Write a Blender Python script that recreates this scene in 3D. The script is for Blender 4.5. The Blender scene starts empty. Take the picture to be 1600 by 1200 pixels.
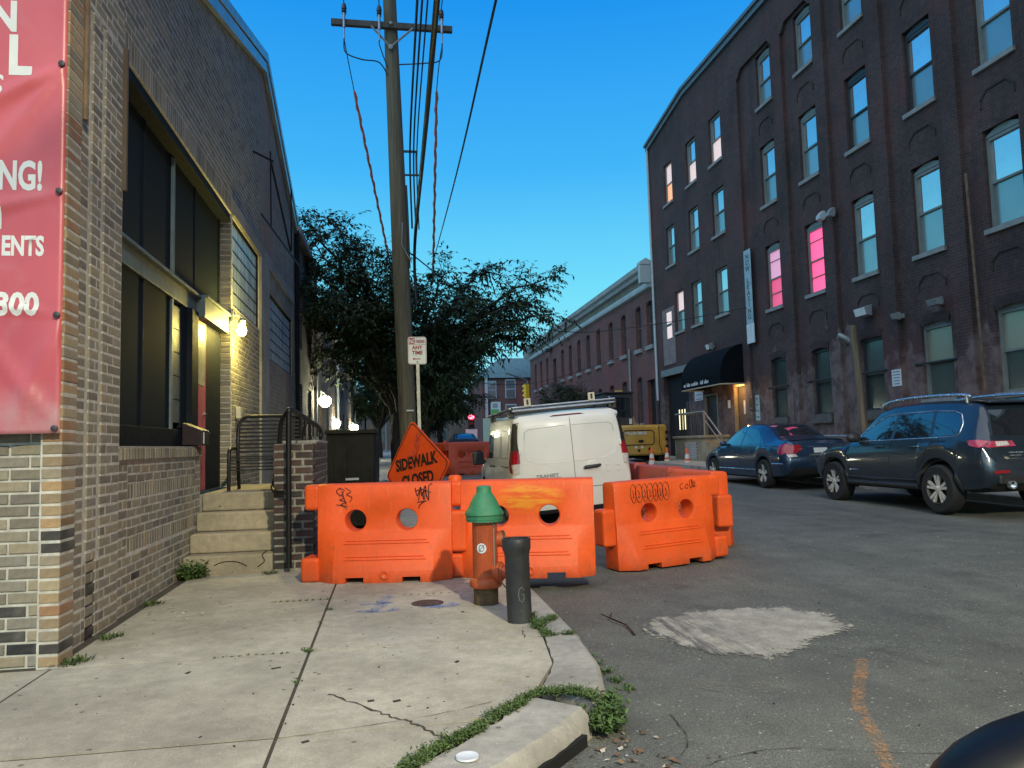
import bpy, bmesh, math, random
from mathutils import Vector, Matrix, Euler
from mathutils.bvhtree import BVHTree
R = math.radians
scene = bpy.context.scene
COL = scene.collection
random.seed(7)

# ------------------------------------------------------------------ camera, sky, light, exposure
cam_d = bpy.data.cameras.new("camera"); cam = bpy.data.objects.new("camera", cam_d); COL.objects.link(cam)
CF = Vector((0.15903906, 0.98418087, 0.07806788)); CR = Vector((0.98718393, -0.15746894, -0.02591189)); CU = Vector((0.01320872, -0.08118836, 0.99661125))
cam.matrix_world = Matrix(((CR.x, CU.x, -CF.x, 0), (CR.y, CU.y, -CF.y, 0), (CR.z, CU.z, -CF.z, 1.30), (0, 0, 0, 1)))
cam_d.sensor_width = 36; cam_d.lens = 27.0; cam_d.clip_start = 0.05; cam_d.clip_end = 2000
scene.camera = cam

SUN_EL, SUN_ROT = R(14), R(150)
world = bpy.data.worlds.new("World"); scene.world = world; world.use_nodes = True
wn = world.node_tree; wn.nodes.clear()
w_out = wn.nodes.new("ShaderNodeOutputWorld"); w_bg = wn.nodes.new("ShaderNodeBackground")
w_sky = wn.nodes.new("ShaderNodeTexSky"); w_sky.sky_type = 'NISHITA'; w_sky.sun_disc = False
w_sky.sun_elevation = SUN_EL; w_sky.sun_rotation = SUN_ROT; w_sky.ozone_density = 8.0; w_sky.air_density = 1.0; w_sky.dust_density = 0.3
# grade the sky to the deep clear blue of the photograph: a power curve per channel
w_sep = wn.nodes.new("ShaderNodeSeparateColor"); w_cmb = wn.nodes.new("ShaderNodeCombineColor"); SKY_S = 0.15
wn.links.new(w_sky.outputs[0], w_sep.inputs[0])
for ch, (gain, po) in enumerate(((3.68, 1.75), (1.273, .876), (.892, .13))):
    m1 = wn.nodes.new("ShaderNodeMath"); m1.operation = 'MULTIPLY'; m1.inputs[1].default_value = .15; wn.links.new(w_sep.outputs[ch], m1.inputs[0])
    m2 = wn.nodes.new("ShaderNodeMath"); m2.operation = 'POWER'; m2.inputs[1].default_value = po; wn.links.new(m1.outputs[0], m2.inputs[0])
    m3 = wn.nodes.new("ShaderNodeMath"); m3.operation = 'MULTIPLY'; m3.inputs[1].default_value = gain / SKY_S; wn.links.new(m2.outputs[0], m3.inputs[0])
    wn.links.new(m3.outputs[0], w_cmb.inputs[ch])
# blended with the photograph's clear dusk gradient from pale cyan at the horizon to deep blue overhead
w_tc = wn.nodes.new("ShaderNodeTexCoord"); w_sx = wn.nodes.new("ShaderNodeSeparateXYZ"); wn.links.new(w_tc.outputs['Generated'], w_sx.inputs[0])
w_rp = wn.nodes.new("ShaderNodeValToRGB"); cr_ = w_rp.color_ramp; stops_ = ((0.0,(.40,.86,.93)),(.19,(.185,.72,.90)),(.342,(.055,.445,.88)),(.515,(.013,.285,.80)),(.8,(.006,.19,.63)),(1.0,(.004,.16,.56)))
while len(cr_.elements) < len(stops_): cr_.elements.new(.5)
for e_, (p_, c_) in zip(cr_.elements, stops_): e_.position = p_; e_.color = (*c_, 1)
wn.links.new(w_sx.outputs[2], w_rp.inputs[0])
w_sc = wn.nodes.new("ShaderNodeVectorMath"); w_sc.operation = 'SCALE'; w_sc.inputs['Scale'].default_value = 1 / SKY_S; wn.links.new(w_rp.outputs[0], w_sc.inputs[0])
w_mx = wn.nodes.new("ShaderNodeMixRGB"); w_mx.inputs[0].default_value = .85; wn.links.new(w_cmb.outputs[0], w_mx.inputs[1]); wn.links.new(w_sc.outputs[0], w_mx.inputs[2])
wn.links.new(w_mx.outputs[0], w_bg.inputs['Color']); w_bg.inputs['Strength'].default_value = SKY_S
wn.links.new(w_bg.outputs[0], w_out.inputs[0])

sun_d = bpy.data.lights.new("sun", 'SUN'); sun = bpy.data.objects.new("sun", sun_d); COL.objects.link(sun)
sun_d.energy = 1.45; sun_d.angle = R(80); sun_d.color = (1.0, 0.93, 0.70)      # the afterglow: very soft and warm
sun.rotation_euler = Vector((0.45, 0.5, -1.0)).to_track_quat('-Z', 'Y').to_euler()

vs = scene.view_settings
scene.display_settings.display_device = 'sRGB'
vs.view_transform = 'Standard'; vs.look = 'None'; vs.gamma = 1; vs.use_curve_mapping = False; vs.exposure = 0.12
scene.cycles.use_denoising = True
scene.cycles.max_bounces = 6; scene.cycles.diffuse_bounces = 3; scene.cycles.glossy_bounces = 3
scene.cycles.sample_clamp_indirect = 4

# ------------------------------------------------------------------ helpers
def rise(y): return 0.0155 * min(max(y - 8.0, 0.0), 62.0)          # left pavement and kerb
def riser(y): return 0.014 * min(max(y - 4.0, 0.0), 68.6)           # right side of the street
def roadz(x, y):
    t = min(max((x - 1.15) / 2.85, 0.0), 1.0); return rise(y)*(1-t) + riser(y)*t

class MB:
    """collects faces, builds one mesh object"""
    def __init__(s): s.v = []; s.f = []; s.mi = []; s.cur = 0
    def quad(s, *p):
        b = len(s.v); s.v += [tuple(q) for q in p]; s.f.append(tuple(range(b, b + len(p)))); s.mi.append(s.cur)
    def add(s, vs, fs):
        b = len(s.v); s.v += [tuple(q) for q in vs]
        for f in fs: s.f.append(tuple(b + i for i in f)); s.mi.append(s.cur)
    def box(s, x0, y0, z0, x1, y1, z1):
        s.add([(x0,y0,z0),(x1,y0,z0),(x1,y1,z0),(x0,y1,z0),(x0,y0,z1),(x1,y0,z1),(x1,y1,z1),(x0,y1,z1)],
              [(0,3,2,1),(4,5,6,7),(0,1,5,4),(1,2,6,5),(2,3,7,6),(3,0,4,7)])
        return s
    def obox(s, c, size, rot=(0, 0, 0)):
        m = Euler(rot).to_matrix(); c = Vector(c); h = [q / 2 for q in size]
        pts = [c + m @ Vector((sx*h[0], sy*h[1], sz*h[2])) for sz in (-1, 1) for sx, sy in ((-1,-1),(1,-1),(1,1),(-1,1))]
        s.add(pts, [(0,3,2,1),(4,5,6,7),(0,1,5,4),(1,2,6,5),(2,3,7,6),(3,0,4,7)]); return s
    def tube(s, pts, r, n=8, caps=True, closed=False):
        pts = [Vector(p) for p in pts]; rs = r if isinstance(r, (list, tuple)) else [r] * len(pts)
        b = len(s.v); N = len(pts); up = None
        for i, p in enumerate(pts):
            a = pts[max(i-1, 0)] if not closed else pts[i-1]; c = pts[min(i+1, N-1)] if not closed else pts[(i+1) % N]
            t = (c - a)
            if t.length < 1e-9: t = Vector((0,0,1))
            t.normalize()
            if up is None: up = t.orthogonal().normalized()
            up = (up - t * up.dot(t))
            if up.length < 1e-6: up = t.orthogonal()
            up.normalize(); w = t.cross(up)
            for k in range(n):
                an = 2*math.pi*k/n; q = p + (up*math.cos(an) + w*math.sin(an)) * rs[i]; s.v.append(tuple(q))
        for i in range(N if closed else N-1):
            j = (i+1) % N
            for k in range(n):
                k2 = (k+1) % n; s.f.append((b+i*n+k, b+i*n+k2, b+j*n+k2, b+j*n+k)); s.mi.append(s.cur)
        if caps and not closed:
            s.f.append(tuple(b+k for k in reversed(range(n)))); s.mi.append(s.cur)
            s.f.append(tuple(b+(N-1)*n+k for k in range(n))); s.mi.append(s.cur)
        return s
    def cyl(s, p0, p1, r0, r1=None, n=16): return s.tube([p0, p1], [r0, r0 if r1 is None else r1], n)
    def lathe(s, prof, n=20, o=(0, 0, 0), M=None, caps=True):
        o = Vector(o); b = len(s.v)
        for r, z in prof:
            for k in range(n):
                a = 2*math.pi*k/n; q = Vector((r*math.cos(a), r*math.sin(a), z))
                if M: q = M @ q
                s.v.append(tuple(o + q))
        for i in range(len(prof)-1):
            for k in range(n):
                k2 = (k+1) % n; s.f.append((b+i*n+k, b+i*n+k2, b+(i+1)*n+k2, b+(i+1)*n+k)); s.mi.append(s.cur)
        if caps:
            s.f.append(tuple(b+k for k in reversed(range(n)))); s.mi.append(s.cur)
            s.f.append(tuple(b+(len(prof)-1)*n+k for k in range(n))); s.mi.append(s.cur)
        return s
    def prism(s, pts, a, b_, axis='y'):
        """polygon pts in the plane across axis, extruded from a to b_"""
        def mk(p, d):
            if axis == 'x': return (d, p[0], p[1])
            if axis == 'y': return (p[0], d, p[1])
            return (p[0], p[1], d)
        n = len(pts); b = len(s.v)
        s.v += [mk(p, a) for p in pts] + [mk(p, b_) for p in pts]
        s.f.append(tuple(b+i for i in range(n))); s.f.append(tuple(b+n+i for i in reversed(range(n)))); s.mi += [s.cur]*2
        for i in range(n):
            j = (i+1) % n; s.f.append((b+j, b+i, b+n+i, b+n+j)); s.mi.append(s.cur)
        return s
    def loft(s, rings, closed=True, caps=True):
        b = len(s.v); n = len(rings[0])
        for r in rings: s.v += [tuple(p) for p in r]
        for i in range(len(rings)-1):
            for k in range(n if closed else n-1):
                k2 = (k+1) % n; s.f.append((b+i*n+k, b+i*n+k2, b+(i+1)*n+k2, b+(i+1)*n+k)); s.mi.append(s.cur)
        if caps and closed:
            s.f.append(tuple(b+k for k in reversed(range(n)))); s.f.append(tuple(b+(len(rings)-1)*n+k for k in range(n))); s.mi += [s.cur]*2
        return s
    def ball(s, c, r, n=12, m=8, sc=(1,1,1)):
        c = Vector(c); rings = []
        for i in range(1, m):
            t = math.pi*i/m
            rings.append([c + Vector((r*sc[0]*math.sin(t)*math.cos(2*math.pi*k/n), r*sc[1]*math.sin(t)*math.sin(2*math.pi*k/n), -r*sc[2]*math.cos(t))) for k in range(n)])
        s.loft(rings); return s
    def mesh(s, name, mats, smooth=None, fix=True):
        me = bpy.data.meshes.new(name); me.from_pydata(s.v, [], s.f)
        mats = mats if isinstance(mats, (list, tuple)) else [mats]
        for m in mats: me.materials.append(m)
        if len(mats) > 1: me.polygons.foreach_set('material_index', s.mi)
        if fix:
            bm = bmesh.new(); bm.from_mesh(me); bmesh.ops.recalc_face_normals(bm, faces=bm.faces); bm.to_mesh(me); bm.free()
        if smooth is not None:
            me.polygons.foreach_set('use_smooth', [True]*len(me.polygons)); me.set_sharp_from_angle(angle=R(smooth))
        me.update(); return me
    def build(s, name, mats, parent=None, smooth=None, bevel=0, bseg=2, fix=True):
        return put(name, s.mesh(name, mats, smooth, fix), parent, bevel=bevel, bseg=bseg)

WORLD_T = {}      # things whose parts are written in world coordinates
def put(name, me, parent=None, loc=None, rot=None, bevel=0, bseg=2):
    o = bpy.data.objects.new(name, me); COL.objects.link(o)
    if parent is not None:
        o.parent = parent
        if parent.name in WORLD_T: o.location = -parent.location
    if loc is not None: o.location = Vector(loc) + (o.location if parent is not None and parent.name in WORLD_T else Vector())
    if rot is not None: o.rotation_euler = rot
    if bevel:
        m = o.modifiers.new("bevel", 'BEVEL'); m.width = bevel; m.segments = bseg; m.limit_method = 'ANGLE'; m.angle_limit = R(35); m.harden_normals = False
    return o
def thing(name, label, cat, loc=(0, 0, 0), rz=0, group=None, world=False, rot=None):
    o = bpy.data.objects.new(name, None); COL.objects.link(o); o.location = loc; o.rotation_euler = rot if rot else (0, 0, rz)
    o.empty_display_size = 0.2
    o['label'] = label; o['category'] = cat
    if group: o['group'] = group
    if world: WORLD_T[o.name] = True
    return o
def tag(o, label, cat, group=None):
    o['label'] = label; o['category'] = cat
    if group: o['group'] = group
    return o
def struct(o): o['kind'] = 'structure'; return o
def stuff(o): o['kind'] = 'stuff'; return o
def dup(o, loc=None, rz=None, label=None, parent=None):
    c = o.copy(); COL.objects.link(c)
    if parent is not None: c.parent = parent
    for ch in list(o.children): dup(ch, parent=c)
    if loc is not None: c.location = loc
    if rz is not None: c.rotation_euler = (0, 0, rz)
    if label: c['label'] = label
    if o.name in WORLD_T: WORLD_T[c.name] = True
    return c
def letters(name, txt, mat, parent, M, size=0.1, sx=1.0, bold=0.0, align='LEFT', extrude=0.0012):
    cu = bpy.data.curves.new(name, 'FONT'); cu.body = txt; cu.size = size; cu.offset = bold; cu.extrude = extrude; cu.align_x = align
    cu.resolution_u = 3; cu.materials.append(mat)
    t = bpy.data.objects.new(name, cu); COL.objects.link(t)
    me = bpy.data.meshes.new_from_object(t.evaluated_get(bpy.context.evaluated_depsgraph_get())); bpy.data.objects.remove(t); bpy.data.curves.remove(cu)
    me.name = name; o = bpy.data.objects.new(name, me); COL.objects.link(o); o.parent = parent
    o.matrix_local = M @ Matrix.Diagonal((sx, 1, 1, 1))
    if parent is not None and parent.name in WORLD_T: o.location = o.location - parent.location
    return o
def frame_m(o, x, y):
    """matrix with origin o, text direction x, text up y"""
    x = Vector(x).normalized(); y = Vector(y); z = x.cross(y).normalized(); y = z.cross(x)
    return Matrix(((x.x, y.x, z.x, o[0]), (x.y, y.y, z.y, o[1]), (x.z, y.z, z.z, o[2]), (0, 0, 0, 1)))

# ------------------------------------------------------------------ materials
class N:
    def __init__(s, name):
        s.m = bpy.data.materials.new(name); s.m.use_nodes = True; s.t = s.m.node_tree; s.t.nodes.clear()
        s.out = s.t.nodes.new("ShaderNodeOutputMaterial"); s.b = s.t.nodes.new("ShaderNodeBsdfPrincipled")
        s.t.links.new(s.b.outputs[0], s.out.inputs[0]); s._co = None
    def n(s, typ, **kw):
        q = s.t.nodes.new("ShaderNode" + typ)
        for k, v in kw.items():
            if hasattr(q, k): setattr(q, k, v)
        return q
    def l(s, a, b): s.t.links.new(a, b)
    def co(s, kind='Object'):
        q = s.n("TexCoord"); return q.outputs[kind]
    def noise(s, scale, detail=4, rough=.55, vec=None, stretch=None):
        q = s.n("TexNoise"); q.inputs['Scale'].default_value = scale; q.inputs['Detail'].default_value = detail; q.inputs['Roughness'].default_value = rough
        v = vec if vec is not None else s.co()
        if stretch:
            mp = s.n("Mapping"); mp.inputs['Scale'].default_value = stretch; s.l(v, mp.inputs[0]); v = mp.outputs[0]
        s.l(v, q.inputs['Vector']); return q.outputs['Fac']
    def ramp(s, fac, stops, interp='LINEAR'):
        q = s.n("ValToRGB"); cr = q.color_ramp; cr.interpolation = interp
        while len(cr.elements) < len(stops): cr.elements.new(0.5)
        for e, (p, c) in zip(cr.elements, stops):
            e.position = p; e.color = (*c, 1) if len(c) == 3 else c
        s.l(fac, q.inputs[0]); return q.outputs[0]
    def mix(s, fac, a, b, mode='MIX'):
        q = s.n("MixRGB", blend_type=mode)
        for i, v in ((0, fac), (1, a), (2, b)):
            if isinstance(v, (int, float)): q.inputs[i].default_value = v
            elif isinstance(v, (tuple, list)): q.inputs[i].default_value = (*v, 1)
            else: s.l(v, q.inputs[i])
        return q.outputs[0]
    def math(s, op, a, b=0.0, clamp=False):
        q = s.n("Math", operation=op); q.use_clamp = clamp
        for i, v in ((0, a), (1, b)):
            if isinstance(v, (int, float)): q.inputs[i].default_value = v
            else: s.l(v, q.inputs[i])
        return q.outputs[0]
    def bump(s, h, strength=.3, dist=.01):
        q = s.n("Bump"); q.inputs['Strength'].default_value = strength; q.inputs['Distance'].default_value = dist
        s.l(h, q.inputs['Height']); s.l(q.outputs[0], s.b.inputs['Normal'])
    def set(s, **kw):
        for k, v in kw.items():
            i = s.b.inputs[k.replace('_', ' ')]
            if hasattr(v, 'is_linked'): s.l(v, i)
            elif isinstance(v, (tuple, list)): i.default_value = (*v, 1)
            else: i.default_value = v
        return s.m

def plain(name, c, rough=.6, metal=0, var=.12, vs_=6, bump=0, bs=60, coat=0, emis=None, es=0, spec=.5):
    q = N(name)
    if var:
        f = q.noise(vs_, 5)
        c0 = tuple(x*(1-var) for x in c); c1 = tuple(min(1, x*(1+var)) for x in c)
        col = q.ramp(f, [(.3, c0), (.7, c1)]); q.l(col, q.b.inputs['Base Color'])
        rr = q.ramp(q.noise(vs_*3, 3), [(.3, (max(0, rough-.08),)*3), (.7, (min(1, rough+.08),)*3)]); q.l(rr, q.b.inputs['Roughness'])
    else: q.set(Base_Color=c, Roughness=rough)
    q.set(Metallic=metal)
    q.b.inputs['Specular IOR Level'].default_value = spec
    if coat: q.b.inputs['Coat Weight'].default_value = coat; q.b.inputs['Coat Roughness'].default_value = .05
    if bump: q.bump(q.noise(bs, 4), bump, .01)
    if emis: q.b.inputs['Emission Color'].default_value = (*emis, 1); q.b.inputs['Emission Strength'].default_value = es
    return q.m

def brick_piece_mat(name, cols, dark=.0):
    """for single bricks: colour by object and by mesh island"""
    q = N(name); oi = q.n("ObjectInfo"); g = q.n("NewGeometry")
    r = q.math('FRACT', q.math('ADD', oi.outputs['Random'], g.outputs['Random Per Island']))
    k = len(cols); c = q.ramp(r, [(i/k, cc) for i, cc in enumerate(cols)], 'CONSTANT')
    n1 = q.noise(30, 6, .7); n2 = q.noise(5, 4)
    c = q.mix(.55, c, q.ramp(n1, [(.3, (.35,.35,.35)), (.7, (.75,.73,.7))]), 'OVERLAY')
    c = q.mix(q.ramp(n2, [(.45, (0,0,0)), (.75, (.35,.35,.35))]), c, (.34,.33,.29))
    q.l(c, q.b.inputs['Base Color']); q.set(Roughness=.88); q.bump(n1, .5, .006); return q.m

def brick_pattern_mat(name, c1, c2, mortar, grime=.5, paint=False, su=.21, sv=.071, msize=.011):
    q = N(name); g = q.n("NewGeometry"); sp = q.n("SeparateXYZ"); q.l(g.outputs['Position'], sp.inputs[0])
    u = q.math('ADD', sp.outputs[0], sp.outputs[1]); cb = q.n("CombineXYZ"); q.l(u, cb.inputs[0]); q.l(sp.outputs[2], cb.inputs[1])
    b = q.n("TexBrick"); q.l(cb.outputs[0], b.inputs['Vector']); b.inputs['Scale'].default_value = 1
    b.inputs['Brick Width'].default_value = su; b.inputs['Row Height'].default_value = sv; b.inputs['Mortar Size'].default_value = msize/2
    b.inputs['Mortar Smooth'].default_value = .3; b.inputs['Bias'].default_value = -.1
    b.inputs['Color1'].default_value = (*c1, 1); b.inputs['Color2'].default_value = (*c2, 1); b.inputs['Mortar'].default_value = (*mortar, 1)
    pos = g.outputs['Position']
    n0 = q.noise(.55, 6, .6, pos); n1 = q.noise(9, 5, .65, pos); n2 = q.noise(2.2, 5, .6, pos)
    c = q.mix(.6, b.outputs['Color'], q.ramp(n1, [(.3, (.3,.3,.3)), (.7, (.72,.7,.7))]), 'OVERLAY')
    c = q.mix(q.ramp(n0, [(.38, (0,0,0)), (.68, (grime,)*3)]), c, tuple(x*.35 for x in c1))
    dr = q.noise(1.3, 5, .65, pos, (1.2, 1.2, .16)); c = q.mix(q.ramp(dr, [(.50, (0,0,0)), (.68, (.5,)*3)]), c, tuple(x*.45 for x in c1))
    rd = q.noise(.42, 4, .6, pos); c = q.mix(q.ramp(rd, [(.5, (0,0,0)), (.66, (.45,)*3)]), c, (c2[0]*1.5, c2[1]*.85, c2[2]*.85))
    c = q.mix(q.ramp(n2, [(.56, (0,0,0)), (.72, (.3,.3,.3))]), c, tuple(min(1, x*1.5+.03) for x in c2))
    if paint:      # old worn whitewash on the lowest storey, with ragged edges
        hz = q.math('SUBTRACT', 3.45, sp.outputs[2]); edge = q.math('ADD', hz, q.math('MULTIPLY', q.math('SUBTRACT', n2, .5), 2.2))
        stp = q.noise(1.1, 2, .4, cb.outputs[0], (1, .12, 1))
        edge = q.math('ADD', edge, q.math('MULTIPLY', q.math('SUBTRACT', stp, .5), 5.0))
        mk = q.math('MULTIPLY', edge, 3.0, True)
        wear = q.ramp(q.noise(3.4, 6, .6, pos), [(.36, (.2,.2,.2)), (.6, (.95,.95,.95))])
        mk = q.math('MULTIPLY', mk, wear)
        c = q.mix(q.math('MULTIPLY', mk, .6), c, (.24,.19,.18))
    q.l(c, q.b.inputs['Base Color']); q.set(Roughness=.9)
    hh = q.math('ADD', q.math('MULTIPLY', b.outputs['Fac'], -1.0), q.math('MULTIPLY', n1, .6)); q.bump(hh, .5, .008); return q.m

def asphalt_mat():
    q = N("asphalt"); co = q.n("NewGeometry").outputs['Position']
    big = q.noise(.35, 5, .6, co); mid = q.noise(2.5, 6, .65, co); fine = q.noise(140, 3, .7, co); speck = q.n("TexVoronoi"); speck.inputs['Scale'].default_value = 95; q.l(co, speck.inputs['Vector'])
    c = q.ramp(big, [(.3, (.090,.094,.082)), (.7, (.146,.150,.130))])
    c = q.mix(.55, c, q.ramp(mid, [(.3, (.3,.3,.3)), (.72, (.7,.7,.69))]), 'OVERLAY')
    c = q.mix(.9, c, q.ramp(fine, [(.34, (.15,.15,.15)), (.66, (.85,.84,.82))]), 'OVERLAY'); grit = q.noise(48, 4, .75, co); c = q.mix(.5, c, q.ramp(grit, [(.34, (.25,.25,.25)), (.68, (.8,.79,.76))]), 'OVERLAY')
    st = q.n("TexVoronoi"); st.inputs['Scale'].default_value = 22; q.l(co, st.inputs['Vector'])
    sm = q.math('LESS_THAN', st.outputs['Distance'], .13)
    c = q.mix(q.math('MULTIPLY', sm, .75), c, (.33,.315,.28))
    st2 = q.n("TexVoronoi"); st2.inputs['Scale'].default_value = 9; q.l(co, st2.inputs['Vector']); c = q.mix(q.math('MULTIPLY', q.math('LESS_THAN', st2.outputs['Distance'], .07), .8), c, (.42,.40,.36))
    tyre = q.noise(.9, 5, .6, co, (1.6, .12, 1)); c = q.mix(q.ramp(tyre, [(.48,(0,0,0)), (.68,(.4,)*3)]), c, (.05,.05,.048))
    dk = q.noise(1.1, 7, .7, co)
    c = q.mix(q.ramp(dk, [(.58, (0,0,0)), (.7, (.55,.55,.55))]), c, (.03,.03,.03))
    q.l(c, q.b.inputs['Base Color']); q.set(Roughness=.8)
    h = q.math('ADD', q.math('MULTIPLY', fine, 1.0), q.math('MULTIPLY', speck.outputs['Distance'], .8)); q.bump(h, .55, .008); return q.m

def concrete_mat(name, c, sc=1.0, perobj=.12, stain=.5):
    q = N(name); co = q.n("NewGeometry").outputs['Position']; oi = q.n("ObjectInfo")
    a = q.noise(1.3*sc, 6, .6, co); b = q.noise(11*sc, 5, .65, co); f = q.noise(120*sc, 4, .75, co)
    col = q.ramp(a, [(.28, tuple(x*.66 for x in c)), (.72, tuple(min(1, x*1.2) for x in c))])
    col = q.mix(.5, col, q.ramp(b, [(.3, (.32,.32,.32)), (.7, (.66,.65,.63))]), 'OVERLAY')
    col = q.mix(.55, col, q.ramp(f, [(.3, (.3,.3,.3)), (.7, (.7,.7,.7))]), 'OVERLAY')
    s2 = q.noise(.9*sc, 5, .55, co); col = q.mix(q.ramp(s2, [(.5, (0,0,0)), (.75, (stain,)*3)]), col, tuple(x*.55 for x in c))
    v = q.n("TexVoronoi"); v.inputs['Scale'].default_value = 7; q.l(co, v.inputs['Vector'])
    col = q.mix(q.math('MULTIPLY', q.math('LESS_THAN', v.outputs['Distance'], .085), .8), col, (.09,.085,.075))
    v2 = q.n("TexVoronoi"); v2.inputs['Scale'].default_value = 23; q.l(co, v2.inputs['Vector']); col = q.mix(q.math('MULTIPLY', q.math('LESS_THAN', v2.outputs['Distance'], .10), .5), col, tuple(min(1, x*1.6) for x in c))
    br = q.math('ADD', 1-perobj/2, q.math('MULTIPLY', oi.outputs['Random'], perobj))
    hs = q.n("HueSaturation"); q.l(br, hs.inputs['Value']); q.l(col, hs.inputs['Color'])
    q.l(hs.outputs[0], q.b.inputs['Base Color']); q.set(Roughness=.87); q.bump(q.math('ADD', f, q.math('MULTIPLY', b, 1.5)), .3, .006); return q.m

def wood_mat(name, c):
    q = N(name); f = q.noise(14, 6, .65, None, (1, 1, .06)); f2 = q.noise(60, 4, .6, None, (1, 1, .03))
    col = q.ramp(f, [(.3, tuple(x*.55 for x in c)), (.7, tuple(x*1.3 for x in c))]); col = q.mix(.5, col, q.ramp(f2, [(.3,(.25,)*3), (.7,(.75,)*3)]), 'OVERLAY')
    q.l(col, q.b.inputs['Base Color']); q.set(Roughness=.85); q.bump(f2, .6, .01); return q.m

def emit(name, c, s): 
    q = N(name); q.set(Base_Color=c, Roughness=.4); q.b.inputs['Emission Color'].default_value = (*c, 1); q.b.inputs['Emission Strength'].default_value = s; return q.m

def plastic_orange(name, c, spray=False):
    q = N(name); a = q.noise(2.2, 5, .6); b = q.noise(26, 5, .7, None, (1, 1, .35))
    col = q.ramp(a, [(.3, tuple(x*.84 for x in c)), (.7, tuple(min(1, x*1.14+.01) for x in c))])
    col = q.mix(q.ramp(b, [(.55, (0,0,0)), (.75, (.42,.42,.42))]), col, (.22,.09,.05))
    sc = q.noise(70, 3, .8, None, (1, 1, .12)); col = q.mix(q.ramp(sc, [(.62, (0,0,0)), (.70, (.35,.35,.35))]), col, (.75,.36,.2))
    sb = q.noise(22, 6, .75, None, (.25, 1, 1.6)); col = q.mix(q.ramp(sb, [(.63, (0,0,0)), (.68, (.35,.35,.35))]), col, (.12,.045,.025))
    if spray:     # smeared patch of yellow spray paint
        sx = q.n("SeparateXYZ"); q.l(q.co(), sx.inputs[0])
        dx = q.math('DIVIDE', q.math('SUBTRACT', sx.outputs[0], .03), .34); dz = q.math('DIVIDE', q.math('SUBTRACT', sx.outputs[2], .695), .15)
        d = q.math('ADD', q.math('MULTIPLY', dx, dx), q.math('MULTIPLY', dz, dz))
        m = q.math('SUBTRACT', 1.0, d, True); st = q.noise(13, 5, .6, None, (.45, 1, 2.2))
        m = q.math('MULTIPLY', q.math('MULTIPLY', m, 1.6, True), q.ramp(st, [(.4, (.1,.1,.1)), (.6, (1,1,1))]))
        col = q.mix(q.math('MULTIPLY', m, .66), col, (.80,.36,.03))
    sz = q.n("SeparateXYZ"); q.l(q.co(), sz.inputs[0])     # road grime splashed on the foot of the moulding
    gr = q.math('MULTIPLY', q.math('SUBTRACT', .20, sz.outputs[2]), 5.0, True); gr = q.math('MULTIPLY', gr, q.ramp(q.noise(9, 6, .7), [(.36, (.1,)*3), (.66, (1,)*3)]))
    col = q.mix(q.math('MULTIPLY', gr, .62), col, (.10,.055,.035))
    sp = q.noise(38, 5, .75); col = q.mix(q.ramp(sp, [(.64,(0,0,0)), (.70,(.45,)*3)]), col, (.28,.06,.02))
    q.l(col, q.b.inputs['Base Color']); q.set(Roughness=.48); q.b.inputs['Specular IOR Level'].default_value = .3; q.bump(q.noise(40, 4), .08, .01); return q.m

def car_paint(name, c, metal=.35):
    q = N(name); f = q.noise(900, 1); col = q.ramp(f, [(.35, tuple(x*.8 for x in c)), (.65, tuple(x*1.2 for x in c))])
    d = q.noise(3, 5); q.l(q.mix(q.ramp(d, [(.45,(0,0,0)), (.8,(.18,)*3)]), col, (.09,.085,.08)), q.b.inputs['Base Color'])
    q.set(Roughness=.34, Metallic=metal); q.b.inputs['Coat Weight'].default_value = .9; q.b.inputs['Coat Roughness'].default_value = .06; return q.m

# ================================================================== SETTING: road, pavements, kerbs
M_asph = asphalt_mat()
M_slab = concrete_mat("pavement_concrete", (.405, .372, .292))
M_kerb = concrete_mat("kerb_concrete", (.35, .33, .285), 1.6, .15, .6)
M_dirt = plain("joint_dirt", (.055, .047, .034), .95, var=.4, vs_=30, bump=.6)
M_step = concrete_mat("step_concrete", (.36, .31, .22), 1.4, .1, .6)

mb = MB(); ys = [-120, -20, 0, 4] + [4.5+.5*i for i in range(9)] + [10, 13, 17, 22, 28, 36, 45, 55, 70, 72.6, 140, 420]; xs = [-160, -8, 0, 1.15, 1.5, 2, 2.5, 3, 3.5, 4, 7, 12, 20, 160]
for i in range(len(ys)-1):
    for j in range(len(xs)-1):
        mb.quad(*[(x, y, roadz(x, y)) for x, y in ((xs[j], ys[i]), (xs[j+1], ys[i]), (xs[j+1], ys[i+1]), (xs[j], ys[i+1]))])
struct(mb.build("road", M_asph, smooth=180))

KT = .12
def clip_poly(poly, a, b):          # keep the part left of a->b
    out = []
    def sd(p): return (b[0]-a[0])*(p[1]-a[1]) - (b[1]-a[1])*(p[0]-a[0])
    for i in range(len(poly)):
        p, q = poly[i], poly[(i+1) % len(poly)]; sp, sq = sd(p), sd(q)
        if sp >= 0: out.append(p)
        if (sp >= 0) != (sq >= 0):
            t = sp/(sp-sq); out.append((p[0]+t*(q[0]-p[0]), p[1]+t*(q[1]-p[1])))
    return out
INNER = [(-6, -1.05), (-1.2, 2.15), (.03, 2.98), (.43, 3.42), (.70, 3.78), (.85, 4.15), (.91, 4.7), (.93, 5.2), (.93, 60)]
KT_ = .12
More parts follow.
